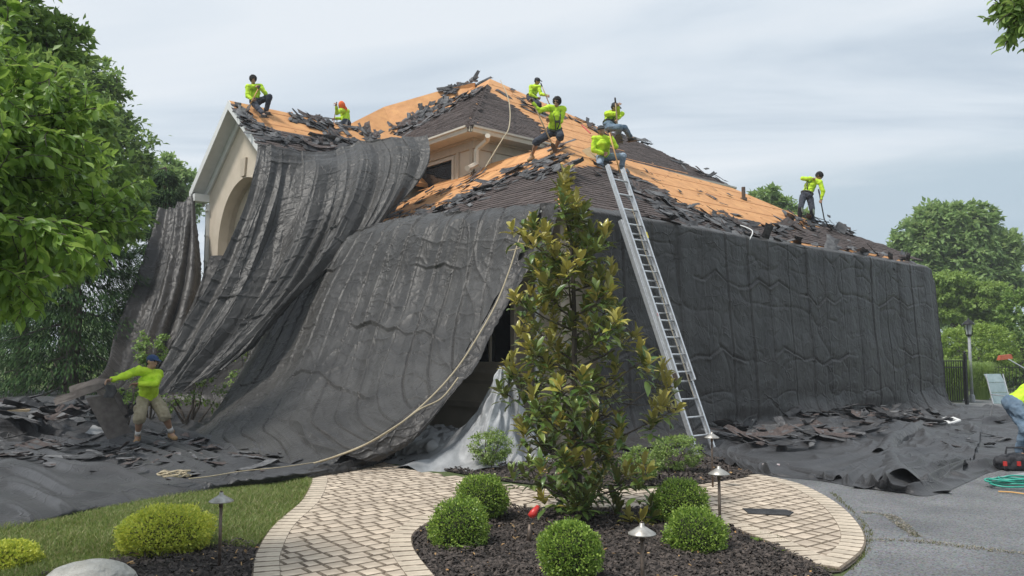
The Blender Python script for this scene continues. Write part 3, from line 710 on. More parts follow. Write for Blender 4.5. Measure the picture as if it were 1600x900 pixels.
for i, q in enumerate(WD): grass('joint_weeds', q, 500 if i < 2 else 2200, .016 if i < 2 else .03, M['moss'], w_=.004)
M['grit'] = mat('pale_grit', (.16, .14, .11), (.30, .27, .22), 20, .9, island=.4)
for i, q in enumerate(WD[:3]): chips('path_edge_debris', q, (700, 500, 900)[i], .014, M['grit'] if i < 2 else M['grit'], .0, .004)
# slab of dark scrap left on the path
# ================================================================ TARPS
def bspl(ctrl, nu, nv):
    """Catmull-Rom surface through a grid of control points ctrl[row][col] -> (nv, nu, 3)"""
    C = np.array(ctrl, float)
    def cr(A, n):
        m = A.shape[0]; t = np.linspace(0, m - 1, n); i = np.clip(np.floor(t).astype(int), 0, m - 2); f = (t - i).reshape((-1,) + (1,) * (A.ndim - 1))
        p0 = np.where((i > 0).reshape(f.shape), A[np.maximum(i - 1, 0)], 2 * A[0] - A[1]); p3 = np.where((i + 2 < m).reshape(f.shape), A[np.minimum(i + 2, m - 1)], 2 * A[-1] - A[-2])
        p1, p2 = A[i], A[i + 1]
        return .5 * (2 * p1 + (-p0 + p2) * f + (2 * p0 - 5 * p1 + 4 * p2 - p3) * f ** 2 + (-p0 + 3 * p1 - 3 * p2 + p3) * f ** 3)
    S = cr(C, nv); return np.swapaxes(cr(np.swapaxes(S, 0, 1), nu), 0, 1)
def ridge(x, w_):      # sharp crease profile, 1 at x=0
    return np.exp(-np.abs(x) / w_)
def grid_normals(S):
    du = np.gradient(S, axis=1); dv = np.gradient(S, axis=0); n = np.cross(du, dv); return n / (np.linalg.norm(n, axis=2, keepdims=True) + 1e-9)
def arc_params(S):
    du = np.linalg.norm(np.diff(S, axis=1), axis=2); dv = np.linalg.norm(np.diff(S, axis=0), axis=2)
    U = np.concatenate([np.zeros((S.shape[0], 1)), np.cumsum(du, 1)], 1); V = np.concatenate([np.zeros((1, S.shape[1])), np.cumsum(dv, 0)], 0); return U, V
def cloth(name, S, disp, m, flip=False, up=False):
    nv, nu, _ = S.shape; N_ = grid_normals(S)
    if up:
        N_ = N_ * 0 + np.array([0, 0, -1. if flip else 1.])
        for _ in range(6):
            q = np.pad(disp, 1, mode='edge'); disp = (q[1:-1, 1:-1] * 2 + q[:-2, 1:-1] + q[2:, 1:-1] + q[1:-1, :-2] + q[1:-1, 2:]) / 6
    if flip: N_ = -N_
    S = S + N_ * disp[..., None]
    idx = np.arange(nv * nu).reshape(nv, nu); q = np.stack([idx[:-1, :-1], idx[:-1, 1:], idx[1:, 1:], idx[1:, :-1]], -1).reshape(-1, 4)
    if flip: q = q[:, ::-1]
    me = np_mesh(name, S.reshape(-1, 3), q, m, smooth=True); o = link(name, me); return o, S
def folds(U, V, seed, cell=(.62, 1.35), a=(.018, .022), chev=.18, wr=.012, big=.05, fac=.05, warp=.16):
    """creases left by folding: a lattice of sharp lines, chevrons between them, small crumples, and slow billows"""
    cu, cv = cell
    Uw = U + warp * fbm(U * .7, V * .35, seed, 2, seed); Vw = V + .10 * fbm(U * .8, V * .8, seed + 5, 2, seed + 3)
    ku = np.round(Uw / cu); xu = Uw - ku * cu
    su = np.where(_hash(ku, ku * 0, ku * 0, seed) > -.2, 1., -1.) * (.4 + .6 * np.abs(_hash(ku, ku * 0 + 3, ku * 0, seed)))
    kcell = np.floor(Uw / cu); zig = (np.abs((Uw / cu) - kcell - .5) * 2 - 1) * chev * np.where(_hash(kcell, kcell * 0, kcell * 0 + 2, seed) > 0, 1, -1) * (.2 + .8 * np.abs(_hash(kcell, np.floor(Vw / cv + .5), kcell * 0 + 2, seed)))
    Vz = Vw + zig; kv = np.round(Vz / cv); xv = Vz - kv * cv
    amp_v = .35 + .65 * np.abs(_hash(kv, kcell, kv * 0, seed + 9))
    d = a[0] * su * (ridge(xu, .016) - .5 * ridge(xu - .045, .022)) + a[1] * amp_v * np.clip(.25 + 1.4 * fbm(U * .8, V * .8, seed, 2, seed + 61), 0, 1) * (ridge(xv, .018) - .6 * ridge(xv - .055, .026))
    # secondary half-strength folds
    k2 = np.round(Vz / (cv / 3)); x2 = Vz - k2 * cv / 3; d = d + a[1] * .35 * np.clip(_hash(k2, kcell, k2 * 0, seed + 21), 0, 1) * ridge(x2, .018)
    # crumples: ridged noise
    r1 = 1 - np.abs(fbm(U * 2.3, V * 2.3, seed, 3, seed + 31)) * 2; r2 = 1 - np.abs(fbm(U * 5.5, V * 4.5, seed, 3, seed + 41)) * 2
    d = d + wr * np.clip(r1, -1, 1) ** 3 + wr * .45 * np.clip(r2, -1, 1) ** 3
    tri = (np.abs(Uw / cu - kcell - .5) - .25) * np.where(_hash(kcell, kcell * 0, kcell * 0 + 7, seed) > -.1, 1, -1) * fac
    tri2 = (np.abs(Vw / (cv * .5) - np.floor(Vw / (cv * .5)) - .5) - .25) * fac * .5 * np.clip(fbm(U * .7, V * .7, seed, 2, seed + 71) * 2, 0, 1)
    d = d + tri + tri2
    return d + big * fbm(U * .45, V * .45, seed, 2, seed + 51)
def PP(rows): return [[P(*c) for c in r] for r in rows]
tarps = []
# ---- 1. driveway wall: hangs from the low eave, skirts out on the ground
nf = 16; rows = []
def wallrow(s, off_, z): return C0 + Rd * s - Ld * off_ + Z * (z - EAVE)
ss_ = np.linspace(.55, RL - .1, nf)
upv = nrm(Rd * 0 + Ld + Z * TAN1)
def roofpt(s, u): return C0 + Rd * s + upv * u + nR * .06
lift = [.55 + .25 * math.sin(i * 1.7) for i in range(nf)]
rows.append([roofpt(s, .16 + .07 * math.sin(i * 2.1)) for i, s in enumerate(ss_)])
rows.append([C0 + Rd * s - Ld * .17 + Z * .03 for s in ss_]); rows.append([C0 + Rd * s - Ld * .215 - Z * .10 for s in ss_])
for z in (3.6, 3.0, 2.3, 1.6, 1.0, .55): rows.append([wallrow(s, .20 + (.0 if z > 2 else .03) + .16 * (1 - z / 4), z) for s in ss_])
rows.append([wallrow(s, .50 + .1 * math.sin(i), .16) for i, s in enumerate(ss_)])
rows.append([wallrow(s, 1.05 + .1 * math.sin(i * 1.3), .06) for i, s in enumerate(ss_)])
# wrap round the far corner
for r_i, r in enumerate(rows):
    z = r[-1][2]; e = r[-1]
    flare = 0 if r_i < 3 else (.25 + .28 * (1 - min(z, 4) / 4))
    r.append(e + Rd * (.28 + flare * .6) + Ld * .12 + Z * (-.12 if r_i < 3 else 0)); r.append(e + Rd * (.33 + flare * 1.5) + Ld * 1.2 + Z * (-.20 if r_i < 3 else 0))
S = bspl(rows, 760, 300); U, V = arc_params(S)
d = folds(U, V, 3, (.80, 1.42), (.034, .056), .20, .009, .02, .03, .03)
d += .018 * ridge((fbm(U * .6, V * .9, 2, 2, 93)), .04)
d *= np.clip(np.linspace(0, 1, S.shape[0])[:, None] * 5, .25, 1)
o, S1 = cloth('tarp', S, d, M['fabric_dark'], flip=False)
tag(o, 'dark charcoal mesh tarp hanging over the whole driveway wall of the house', 'tarp', 'protective tarps')
# ---- 2. front: from the front eave sweeping down to the ground
rows = [
 [(480, 412, 20.3), (530, 372, 19.2), (565, 352, 18.3), (640, 337, 16.9), (720, 330, 15.6), (800, 323, 14.5), (846, 319, 13.9)],
 [(455, 440, 19.7), (500, 400, 18.6), (555, 375, 17.6), (630, 362, 16.2), (712, 352, 15.1), (792, 346, 14.1), (838, 342, 13.5)],
 [(418, 505, 19.0), (465, 480, 17.9), (525, 455, 16.9), (600, 440, 15.8), (680, 430, 14.8), (752, 426, 13.9), (800, 420, 13.35)],
 [(385, 570, 18.1), (430, 550, 17.1), (490, 530, 16.2), (565, 515, 15.2), (640, 505, 14.3), (708, 500, 13.5), (758, 492, 13.0)],
 [(352, 625, 17.0), (395, 610, 16.1), (450, 595, 15.3), (520, 580, 14.5), (595, 572, 13.7), (660, 568, 13.0), (716, 560, 12.5)],
 [(320, 665, 15.9), (360, 655, 15.2), (415, 643, 14.5), (480, 632, 13.8), (550, 622, 13.1), (618, 618, 12.5), (683, 612, 12.0)],
 [(290, 690, 14.5), (330, 684, 14.0), (380, 677, 13.4), (438, 670, 12.9), (505, 663, 12.3), (570, 660, 11.9), (632, 652, 11.5)],
 [(262, 708, 12.85), (300, 706, 12.9), (345, 702, 12.7), (400, 700, 12.3), (455, 700, 11.9), (515, 702, 11.5), (572, 694, 11.2)],
 [(240, 730, 11.35), (280, 730, 11.35), (325, 729, 11.3), (375, 731, 11.2), (425, 735, 11.0), (475, 738, 10.75), (520, 726, 10.9)],
]
S = bspl(PP(rows), 560, 520); U, V = arc_params(S); S[..., 2] = np.maximum(S[..., 2], .03)
d = folds(U * 1.0 + .12 * V, V, 11, (.52, 1.5), (.050, .065), .10, .013, .07, .06)
d += .030 * ridge((fbm(U * .5, V * .5, 2, 2, 91)), .045) + .022 * ridge((fbm(U * .9, V * .6, 4, 2, 97)), .04)
d += .035 * np.sin(U * 2.6 + .5 * np.sin(V * .8)) * np.clip(V / 3, 0, 1)
d *= np.clip(S[..., 2] / .25, .35, 1)
o, S2 = cloth('tarp', S, d, M['fabric'], flip=True)
tag(o, 'wide grey tarp stretched from the front eave down to the lawn', 'tarp', 'protective tarps')
# ---- 2b. folded-back flap along its right edge, in deeper shade
rows = [
 [(826, 330, 14.0), (848, 318, 13.7), (874, 316, 13.25)],
 [(812, 372, 13.75), (836, 372, 13.5), (862, 370, 13.2)],
 [(796, 420, 13.45), (815, 420, 13.25), (832, 415, 13.1)],
 [(770, 478, 13.05), (785, 480, 12.95), (799, 468, 12.9)],
 [(736, 535, 12.6), (754, 538, 12.5), (770, 523, 12.5)],
 [(700, 588, 12.15), (722, 590, 12.1), (743, 577, 12.1)],
 [(655, 632, 11.7), (682, 638, 11.6), (703, 622, 11.7)],
 [(600, 675, 11.3), (635, 686, 11.3), (662, 672, 11.4)],
 [(540, 712, 11.05), (575, 720, 11.1), (612, 708, 11.3)],
]
S = bspl(PP(rows), 70, 420); U, V = arc_params(S); d = folds(U, V, 23, (.5, 1.1), (.01, .025), .1, .02, .03)
o, S2b = cloth('tarp_flap', S, d, M['fabric_dark'], flip=True)
tag(o, 'narrow folded-back dark flap along the roped edge of the front tarp', 'tarp')
# ---- 3. upper sweep: from the gable and upper eave down to the left
rows = [
 [(403, 224, 19.8), (425, 226, 19.9), (455, 232, 20.2), (500, 238, 20.6), (530, 232, 21.0), (560, 222, 21.1), (592, 216, 20.9), (630, 213, 20.7), (668, 211, 20.5)],
 [(398, 262, 19.3), (424, 262, 19.4), (452, 262, 19.7), (500, 262, 19.9), (535, 258, 20.1), (570, 250, 20.2), (604, 242, 20.2), (640, 236, 20.1), (672, 238, 20.0)],
 [(384, 318, 18.8), (410, 320, 18.9), (440, 318, 19.0), (486, 312, 19.2), (528, 302, 19.3), (565, 292, 19.4), (600, 282, 19.5), (635, 270, 19.6), (666, 264, 19.6)],
 [(358, 380, 18.2), (388, 382, 18.3), (420, 376, 18.5), (465, 364, 18.6), (508, 350, 18.7), (548, 336, 18.8), (584, 322, 18.9), (618, 308, 19.1), (646, 295, 19.3)],
 [(325, 448, 17.5), (358, 446, 17.6), (392, 438, 17.8), (436, 424, 17.9), (478, 408, 18.0), (518, 390, 18.1), (555, 372, 18.3), (585, 352, 18.6), (606, 335, 18.9)],
 [(285, 512, 16.8), (320, 508, 16.9), (358, 498, 17.1), (400, 484, 17.2), (440, 466, 17.3), (475, 446, 17.4), (505, 424, 17.6), (528, 404, 17.9), (545, 388, 18.2)],
 [(258, 562, 16.2), (290, 556, 16.3), (325, 545, 16.5), (362, 530, 16.6), (396, 514, 16.7), (425, 496, 16.8), (450, 478, 17.0), (470, 458, 17.3), (484, 440, 17.5)],
 [(240, 592, 15.8), (266, 588, 15.9), (295, 580, 16.0), (328, 568, 16.1), (358, 554, 16.2), (384, 540, 16.3), (406, 524, 16.5), (424, 506, 16.8), (436, 492, 17.0)],
 [(226, 612, 15.5), (246, 616, 15.5), (268, 614, 15.6), (294, 604, 15.7), (318, 592, 15.8), (340, 580, 15.9), (360, 568, 16.1), (380, 554, 16.3), (398, 543, 16.5)],
]
S = bspl(PP(rows), 520, 480); U, V = arc_params(S)
t = np.linspace(0, 1, S.shape[1])[None, :]; vv = np.linspace(0, 1, S.shape[0])[:, None]
tw = t + .05 * np.sin(vv * 4 + 1) + .02 * fbm(t * 5 + 0 * vv, vv * 3, 0, 2, 5)
TW = lambda x: np.abs((x % 1) * 2 - 1) * 2 - 1
fw_ = .03 * fbm(t * 9 + 0 * vv, vv * 2.2, 3, 2, 15)
big = .13 * TW(tw * 4.1 + .3 + 2 * fw_) + .085 * TW(tw * 7.3 + .5 * vv + 4 * fw_) + .04 * TW(tw * 15.1 + .8 * vv + 6 * fw_) * (.5 + .5 * np.sin(vv * 7 + t * 9))
d = big * 1.0 * np.clip(.10 + vv * 2.2, 0, 1) * np.clip((1 - t) * 5 + .05, 0, 1) * np.clip(t * 7, 0, 1) * np.clip((1.12 - vv) * 2.6, .2, 1) + folds(t * 5.5 + 0 * vv, V, 31, (.6, .62), (.012, .05), .05, .010, .03, .08)
o, S3 = cloth('tarp', S, d, M['fabric'], flip=True)
tag(o, 'grey tarp in long diagonal folds sweeping from the upper eave to the left', 'tarp', 'protective tarps')
# ---- 4. far left strips beyond the gable
rows = [
 [(248, 328, 24.6), (262, 325, 24.5), (276, 320, 24.4), (290, 312, 24.3), (299, 300, 24.2), (303, 312, 24.6)],
 [(235, 385, 23.8), (252, 385, 23.6), (270, 380, 23.5), (286, 378, 23.4), (300, 375, 23.5), (306, 378, 23.9)],
 [(212, 455, 22.7), (235, 455, 22.5), (256, 450, 22.4), (275, 448, 22.4), (294, 445, 22.6), (307, 448, 23.1)],
 [(185, 525, 21.3), (208, 525, 21.2), (232, 522, 21.2), (254, 520, 21.3), (276, 518, 21.6), (296, 515, 22.2)],
 [(168, 585, 19.6), (190, 588, 19.5), (210, 588, 19.6), (232, 585, 19.8), (255, 582, 20.2), (275, 580, 20.8)],
 [(145, 618, 18.4), (165, 620, 18.3), (188, 622, 18.3), (212, 622, 18.5), (235, 622, 18.9), (262, 620, 19.4)],
]
S = bspl(PP(rows), 220, 260); U, V = arc_params(S); t = np.linspace(0, 1, S.shape[1])[None, :]; vv = np.linspace(0, 1, S.shape[0])[:, None]
d = .14 * np.sin(t * 2 * PI * 2.2 + 1 + .6 * vv) * (.4 + vv) + .05 * np.sin(t * 2 * PI * 5 + vv * 2) + folds(U, V, 41, (.7, .9), (.01, .02), .1, .02, .04)
o, S4 = cloth('tarp', S, d, M['fabric_dark'], flip=True)
tag(o, 'dark tarp hanging beyond the white gable corner down behind the trees', 'tarp', 'protective tarps')
rows = [[(330, 400, 19.6), (400, 400, 19.4), (470, 400, 19.6), (540, 392, 19.7)], [(300, 480, 19.2), (385, 480, 19.2), (460, 480, 19.0), (520, 480, 18.8)],
        [(255, 560, 19.0), (360, 560, 19.0), (440, 560, 18.4), (500, 560, 17.8)], [(215, 625, 19.2), (330, 630, 18.8), (430, 640, 17.6), (480, 640, 16.8)], [(200, 652, 17.6), (310, 660, 17.4), (400, 672, 16.0), (450, 672, 15.4)]]
S = bspl(PP(rows), 160, 160); U, V = arc_params(S); d = folds(U, V, 45, (.7, 1.1), (.02, .02), .1, .015, .08)
o, S4b = cloth('tarp', S, d, M['fabric_dark'], flip=True)
tag(o, 'shaded tarp hanging deep in the hollow under the sweeping one', 'tarp', 'protective tarps')
# ---- 5. lawn cover on the left, with a covered low bank behind the worker
def hgt(px, py, z): return G(px, py, z)
rows = [
 [hgt(-260, 622, .25), hgt(-100, 617, .3), hgt(20, 612, .3), hgt(110, 612, .35), hgt(190, 615, .3), hgt(270, 625, .2), hgt(350, 640, .1), hgt(420, 655, .05)],
 [hgt(-260, 640, .42), hgt(-100, 636, .42), hgt(20, 632, .42), hgt(110, 628, .45), hgt(190, 628, .42), hgt(270, 640, .25), hgt(350, 655, .06), hgt(420, 668, .05)],
 [hgt(-260, 660, .42), hgt(-100, 656, .42), hgt(20, 652, .42), hgt(110, 642, .42), hgt(190, 640, .36), hgt(270, 656, .15), hgt(350, 668, .05), hgt(430, 680, .05)],
 [hgt(-260, 694, .06), hgt(-100, 694, .06), hgt(20, 690, .06), hgt(110, 680, .06), hgt(190, 676, .06), hgt(270, 680, .05), hgt(350, 688, .05), hgt(440, 692, .05)],
 [hgt(-260, 725, .04), hgt(-100, 716, .04), hgt(20, 708, .05), hgt(110, 702, .05), hgt(190, 700, .04), hgt(275, 702, .05), hgt(360, 704, .06), hgt(460, 705, .06)],
 [hgt(-260, 770, .04), hgt(-100, 752, .04), hgt(15, 742, .04), hgt(110, 735, .06), hgt(195, 730, .04), hgt(285, 726, .05), hgt(380, 722, .05), hgt(490, 716, .05)],
 [hgt(-260, 820, .04), hgt(-100, 795, .05), hgt(10, 785, .05), hgt(110, 770, .05), hgt(205, 757, .05), hgt(300, 747, .06), hgt(400, 738, .05), hgt(540, 722, .05)],
 [hgt(-260, 862, .03), hgt(-100, 838, .03), hgt(8, 818, .04), hgt(120, 792, .07), hgt(220, 772, .04), hgt(330, 756, .07), hgt(430, 746, .10), hgt(575, 722, .08)],
 [hgt(-260, 884, -.01), hgt(-100, 858, -.01), hgt(2, 838, -.01), hgt(120, 808, -.01), hgt(225, 787, -.01), hgt(340, 767, -.01), hgt(445, 754, -.01), hgt(600, 724, -.01)],
]
S = bspl(rows, 620, 300); U, V = arc_params(S); z0 = S[..., 2].copy(); vv = np.linspace(0, 1, S.shape[0])[:, None]
lf = 1 - np.abs(fbm(U * .45 + .3 * V, V * .95, 2, 2, 77)) * 1.9; lf = np.clip(lf, 0, 1) ** 2.2 * .18
lf += np.clip(1 - np.abs(fbm(U * .9, V * 1.6, 5, 2, 83)) * 2.1, 0, 1) ** 3 * .09
d = (lf + .02 * np.maximum(fbm(U * .8, V * .8, 1, 2, 5), 0)) * np.clip((1 - vv) * 1.8, .0, 1)
o, S5 = cloth('tarp', S, d, M['fabric_ground'], flip=True, up=True)
tag(o, 'rumpled tarp spread flat over the lawn under the worker in khaki shorts', 'tarp', 'protective tarps')
# ---- 6. driveway cover, near sheet
rows = [
 [hgt(1060, 668, .05), hgt(1150, 650, .12), hgt(1240, 647, .16), hgt(1330, 645, .16), hgt(1400, 643, .12), hgt(1470, 642, .08), hgt(1540, 640, .05)],
 [hgt(1072, 682, .05), hgt(1155, 668, .12), hgt(1240, 664, .18), hgt(1330, 660, .18), hgt(1400, 660, .12), hgt(1468, 660, .05), hgt(1535, 660, .05)],
 [hgt(1090, 700, .06), hgt(1165, 690, .06), hgt(1240, 686, .08), hgt(1325, 684, .06), hgt(1395, 684, .05), hgt(1462, 690, .05), hgt(1530, 692, .04)],
 [hgt(1108, 712, .04), hgt(1175, 713, .05), hgt(1245, 713, .05), hgt(1318, 716, .05), hgt(1388, 712, .09), hgt(1455, 725, .04), hgt(1520, 718, .04)],
 [hgt(1135, 724, .03), hgt(1195, 733, .05), hgt(1262, 738, .04), hgt(1330, 746, .04), hgt(1392, 748, .13), hgt(1445, 752, .04), hgt(1505, 736, .03)],
 [hgt(1165, 738, -.005), hgt(1215, 745, -.005), hgt(1285, 752, -.005), hgt(1340, 762, -.005), hgt(1400, 768, .0), hgt(1462, 773, -.005), hgt(1548, 737, -.005)],
]
S = bspl(rows, 460, 240); U, V = arc_params(S); vv = np.linspace(0, 1, S.shape[0])[:, None]
def bump_line(S, pts, wd, h):
    """a roll of cloth along a ground line"""
    ln = np.array(smooth_poly(pts, 14, False)); x = S[..., 0].ravel(); y = S[..., 1].ravel(); m = np.full(x.shape, 9.)
    tt = np.zeros(x.shape)
    for i, (a, c) in enumerate(zip(ln[:-1], ln[1:])):
        ab = c - a; t = np.clip(((x - a[0]) * ab[0] + (y - a[1]) * ab[1]) / (ab @ ab), 0, 1); dd = np.hypot(a[0] + ab[0] * t - x, a[1] + ab[1] * t - y); u = dd < m; m[u] = dd[u]; tt[u] = ((i + t) / (len(ln) - 1))[u]
    m = m.reshape(S.shape[:2]); tt = tt.reshape(S.shape[:2]); return h * np.clip(1 - (m / wd) ** 2, 0, 1) ** .7 * (.85 + .2 * np.sin(tt * 5))
lf = np.clip(1 - np.abs(fbm(U * .5, V * 1., 2, 2, 177)) * 2.0, 0, 1) ** 3 * .12 + np.clip(1 - np.abs(fbm(U * 1.1, V * 1.9, 5, 2, 183)) * 2.1, 0, 1) ** 3 * .07
d = (lf) * np.clip((1 - vv) * 9, .05, 1)

o, S6 = cloth('tarp', S, d, M['fabric_ground'], flip=True, up=True)
tag(o, 'dark tarp lying rumpled on the driveway below the shingle heap', 'tarp', 'protective tarps')
# ---- 7. driveway cover, far right sheet
rows = [
 [hgt(1455, 634, .06), hgt(1500, 634, .10), hgt(1540, 636, .10), hgt(1600, 641, .05), hgt(1700, 650, .04)],
 [hgt(1455, 650, .03), hgt(1500, 650, .04), hgt(1545, 652, .04), hgt(1605, 657, .03), hgt(1705, 664, .03)],
 [hgt(1450, 668, .02), hgt(1500, 668, .03), hgt(1550, 668, .03), hgt(1610, 670, .03), hgt(1710, 680, .03)],
 [hgt(1435, 700, .02), hgt(1490, 700, .02), hgt(1545, 697, .02), hgt(1620, 695, .02), hgt(1720, 703, .02)],
 [hgt(1430, 740, .012), hgt(1480, 735, .012), hgt(1540, 727, .012), hgt(1620, 718, .012), hgt(1730, 730, .012)],
 [hgt(1470, 771, -.003), hgt(1505, 756, -.003), hgt(1548, 738, -.003), hgt(1625, 726, -.003), hgt(1735, 745, -.003)],
]
S = bspl(rows, 300, 220); U, V = arc_params(S); vv = np.linspace(0, 1, S.shape[0])[:, None]
d = (np.clip(1 - np.abs(fbm(U * .3, V * 1.6, 2, 2, 277)) * 2.1, 0, 1) ** 3 * .14) * np.clip((1 - vv) * 9, .0, 1)
d += bump_line(S, [(1440, 650), (1470, 662), (1530, 664), (1600, 662), (1700, 668)], .12, .16) + bump_line(S, [(1460, 628), (1500, 634), (1545, 642), (1600, 647)], .10, .12)
o, S7 = cloth('tarp', S, d, M['fabric_ground'], flip=True, up=True)
tag(o, 'flat tarp reaching to the red tool bag at the driveway edge', 'tarp', 'protective tarps')
def arch_roll(label, pts, w_, h_, m='fabric_ground', seed=0):
    ln = np.array([G(a, c)[:2] for a, c in pts]); n = len(ln); rows = []
    for i in range(n):
        t = nrm(np.append(ln[min(i + 1, n - 1)] - ln[max(i - 1, 0)], 0)); nn = np.array([-t[1], t[0], 0]); ww = np.interp(i / (n - 1), [k / (len(w_) - 1) for k in range(len(w_))], w_); hh = np.interp(i / (n - 1), [k / (len(h_) - 1) for k in range(len(h_))], h_)
        c = np.append(ln[i], .02); rows.append([c - nn * ww * 2.2 + [0, 0, 0], c - nn * ww * 1.25 + [0, 0, hh * .10], c - nn * ww * .8 + [0, 0, hh * .62], c + [0, 0, hh] + nn * ww * .1, c + nn * ww * .85 + [0, 0, hh * .55], c + nn * ww * 1.2 + [0, 0, hh * .08], c + nn * ww * 2.2])
    S = bspl(rows, 90, 40 * n); U, V = arc_params(S); d = .02 * fbm(U * 3 + seed, V * 2.5, 1, 3, 3) + .018 * (1 - np.abs(fbm(U * 2.5, V * 1.2, 1, 2, 9)) * 2)
    o, _ = cloth('tarp_fold', S, d, M[m]); return tag(o, label, 'tarp')
arch_roll('long raised tarp fold running from the heap towards the open tunnel fold', [(1462, 640), (1452, 662), (1425, 682), (1395, 698), (1374, 716)], [.10, .13, .15, .12], [.12, .22, .24, .12], seed=1)
arch_roll('tunnel-shaped tarp fold with its dark mouth open towards the camera', [(1392, 700), (1390, 722), (1398, 744), (1408, 767)], [.09, .13, .19, .24], [.14, .15, .21, .25], seed=5)
arch_roll('low tarp ridge running right from the heap to the bending worker', [(1450, 655), (1490, 664), (1540, 663), (1600, 661), (1680, 665)], [.09, .10, .09], [.10, .14, .08], seed=9)
arch_roll('low turned-up tarp edge beside the rear mulch bed', [(1100, 703), (1140, 717), (1190, 730), (1250, 741), (1310, 752)], [.07, .08, .06], [.10, .09, .05], seed=13)
# ---- 8. skirt lying on the ground at the foot of the front tarp, and cover under the ladder
rows = [
 [hgt(560, 690, .25), hgt(590, 682, .3), hgt(615, 676, .3), hgt(640, 670, .25)],
 [hgt(540, 706, .12), hgt(580, 702, .18), hgt(605, 698, .2), hgt(630, 690, .2)],
 [hgt(520, 722, .10), hgt(570, 718, .12), hgt(596, 712, .1), hgt(622, 706, .08)],
 [hgt(480, 742, .05), hgt(545, 731, .06), hgt(585, 722, .04), hgt(620, 714, -.01)],
 [hgt(465, 752, -.01), hgt(545, 739, -.01), hgt(588, 728, -.01), hgt(622, 718, -.01)],
]
S = bspl(rows, 160, 110); U, V = arc_params(S); d = folds(U, V, 71, (.4, .4), (.01, .03), .1, .03, .05); d = np.maximum(d, -.01)
o, S8 = cloth('tarp', S, d, M['fabric_dark'], flip=True)
tag(o, 'bunched foot of dark tarp lying between the lawn and the silver sheet', 'tarp', 'protective tarps')
rows = [[hgt(900, 672, .1), hgt(970, 668, .1), hgt(1040, 664, .15), hgt(1110, 660, .15)], [hgt(900, 690, .02), hgt(980, 690, .03), hgt(1060, 688, .03), hgt(1130, 686, .03)],
        [hgt(960, 708, -.005), hgt(1010, 715, -.005), hgt(1090, 722, -.005), hgt(1180, 728, -.005)]]
S = bspl(rows, 160, 80); U, V = arc_params(S); d = .03 * np.abs(fbm(U * 2, V * 2, 2, 3, 9))
o, S9 = cloth('tarp', S, d, M['fabric_ground'], flip=True, up=True)
tag(o, 'strip of grey tarp on the ground under the foot of the ladder', 'tarp', 'protective tarps')
# ---- silver plastic sheet over a pointed garden ornament
rows = []
apx = P(784, 572, 12.2); 
for k, (hh, rr) in enumerate(((1.0, .03), (.93, .09), (.8, .16), (.62, .25), (.42, .36), (.22, .48), (.07, .62), (.0, .80))):
    r = []
    for j in range(17):
        a = 2 * PI * j / 16; rad = rr * (1 + .25 * math.sin(3 * a + 1) + max(0, -math.cos(a)) * 1.5 * (1 - hh) ** 1.5)
        r.append(np.array([apx[0] + math.cos(a) * rad, apx[1] + math.sin(a) * rad * .9, .01 + hh * (apx[2] - .01)]))
    r[-1] = r[0]; rows.append(r)
S = bspl(rows, 220, 170); U, V = arc_params(S); t = np.linspace(0, 2 * PI, S.shape[1])[None, :]; vv = np.linspace(0, 1, S.shape[0])[:, None]
d = (.05 * np.abs(np.sin(t * 4 + 1.5 * np.sin(vv * 3))) + .035 * np.sin(t * 9 + vv * 2) + .03 * (1 - np.abs(fbm(np.cos(t) * 3 + vv * 2, np.sin(t) * 3 + vv * 5, 0, 3, 4)) * 2)) * np.clip(vv * 3, 0, 1)
o, _ = cloth('plastic_cover', S, d, M['silver'], flip=False)
tag(o, 'silver plastic sheet draped into a peak over a garden ornament', 'plastic sheet')
rows = [
 [hgt(640, 672, .28), hgt(680, 668, .28), hgt(715, 672, .25), hgt(760, 680, .2)],
 [hgt(632, 684, .30), hgt(678, 680, .32), hgt(716, 683, .28), hgt(758, 692, .15)],
 [hgt(624, 700, .16), hgt(672, 698, .22), hgt(715, 700, .18), hgt(750, 706, .05)],
 [hgt(618, 717, .0), hgt(668, 712, .03), hgt(714, 712, .03), hgt(742, 716, -.01)],
]
S = bspl(rows, 150, 90); U, V = arc_params(S); d = .05 * np.abs(np.sin(U * 14 + 2 * np.sin(V * 4))) + .035 * (1 - np.abs(fbm(U * 4, V * 4, 0, 3, 14)) * 2)
o, _ = cloth('plastic_cover', S, d, M['silver'], flip=True)
tag(o, 'crumpled silver plastic sheet lying beside the brick path end', 'plastic sheet')
# ================================================================ PLANTS
random.seed(101); np.random.seed(101)
T4 = (np.array([[0, 0, 0], [-.5, .45, .06], [0, .5, -.05], [.5, .45, .06], [0, 1, -.12]]), np.array([[0, 2, 1], [0, 3, 2], [1, 2, 4], [2, 3, 4]]))
T12 = (np.array([[0, 0, 0], [-.34, .22, .05], [0, .22, -.03], [.34, .22, .05], [-.5, .55, .07], [0, .58, -.02], [.5, .55, .07], [-.30, .84, .0], [0, .86, -.06], [.30, .84, .0], [0, 1, -.14]]),
       np.array([[0, 2, 1], [0, 3, 2], [1, 2, 5], [1, 5, 4], [2, 3, 6], [2, 6, 5], [4, 5, 8], [4, 8, 7], [5, 6, 9], [5, 9, 8], [7, 8, 10], [8, 9, 10]]))
T2 = (np.array([[0, 0, 0], [-.5, .5, .05], [.5, .5, .05], [0, 1, -.05]]), np.array([[0, 2, 1], [1, 2, 3]]))
def rand_dirs(n):
    v = np.random.randn(n, 3); return v / np.linalg.norm(v, axis=1, keepdims=True)
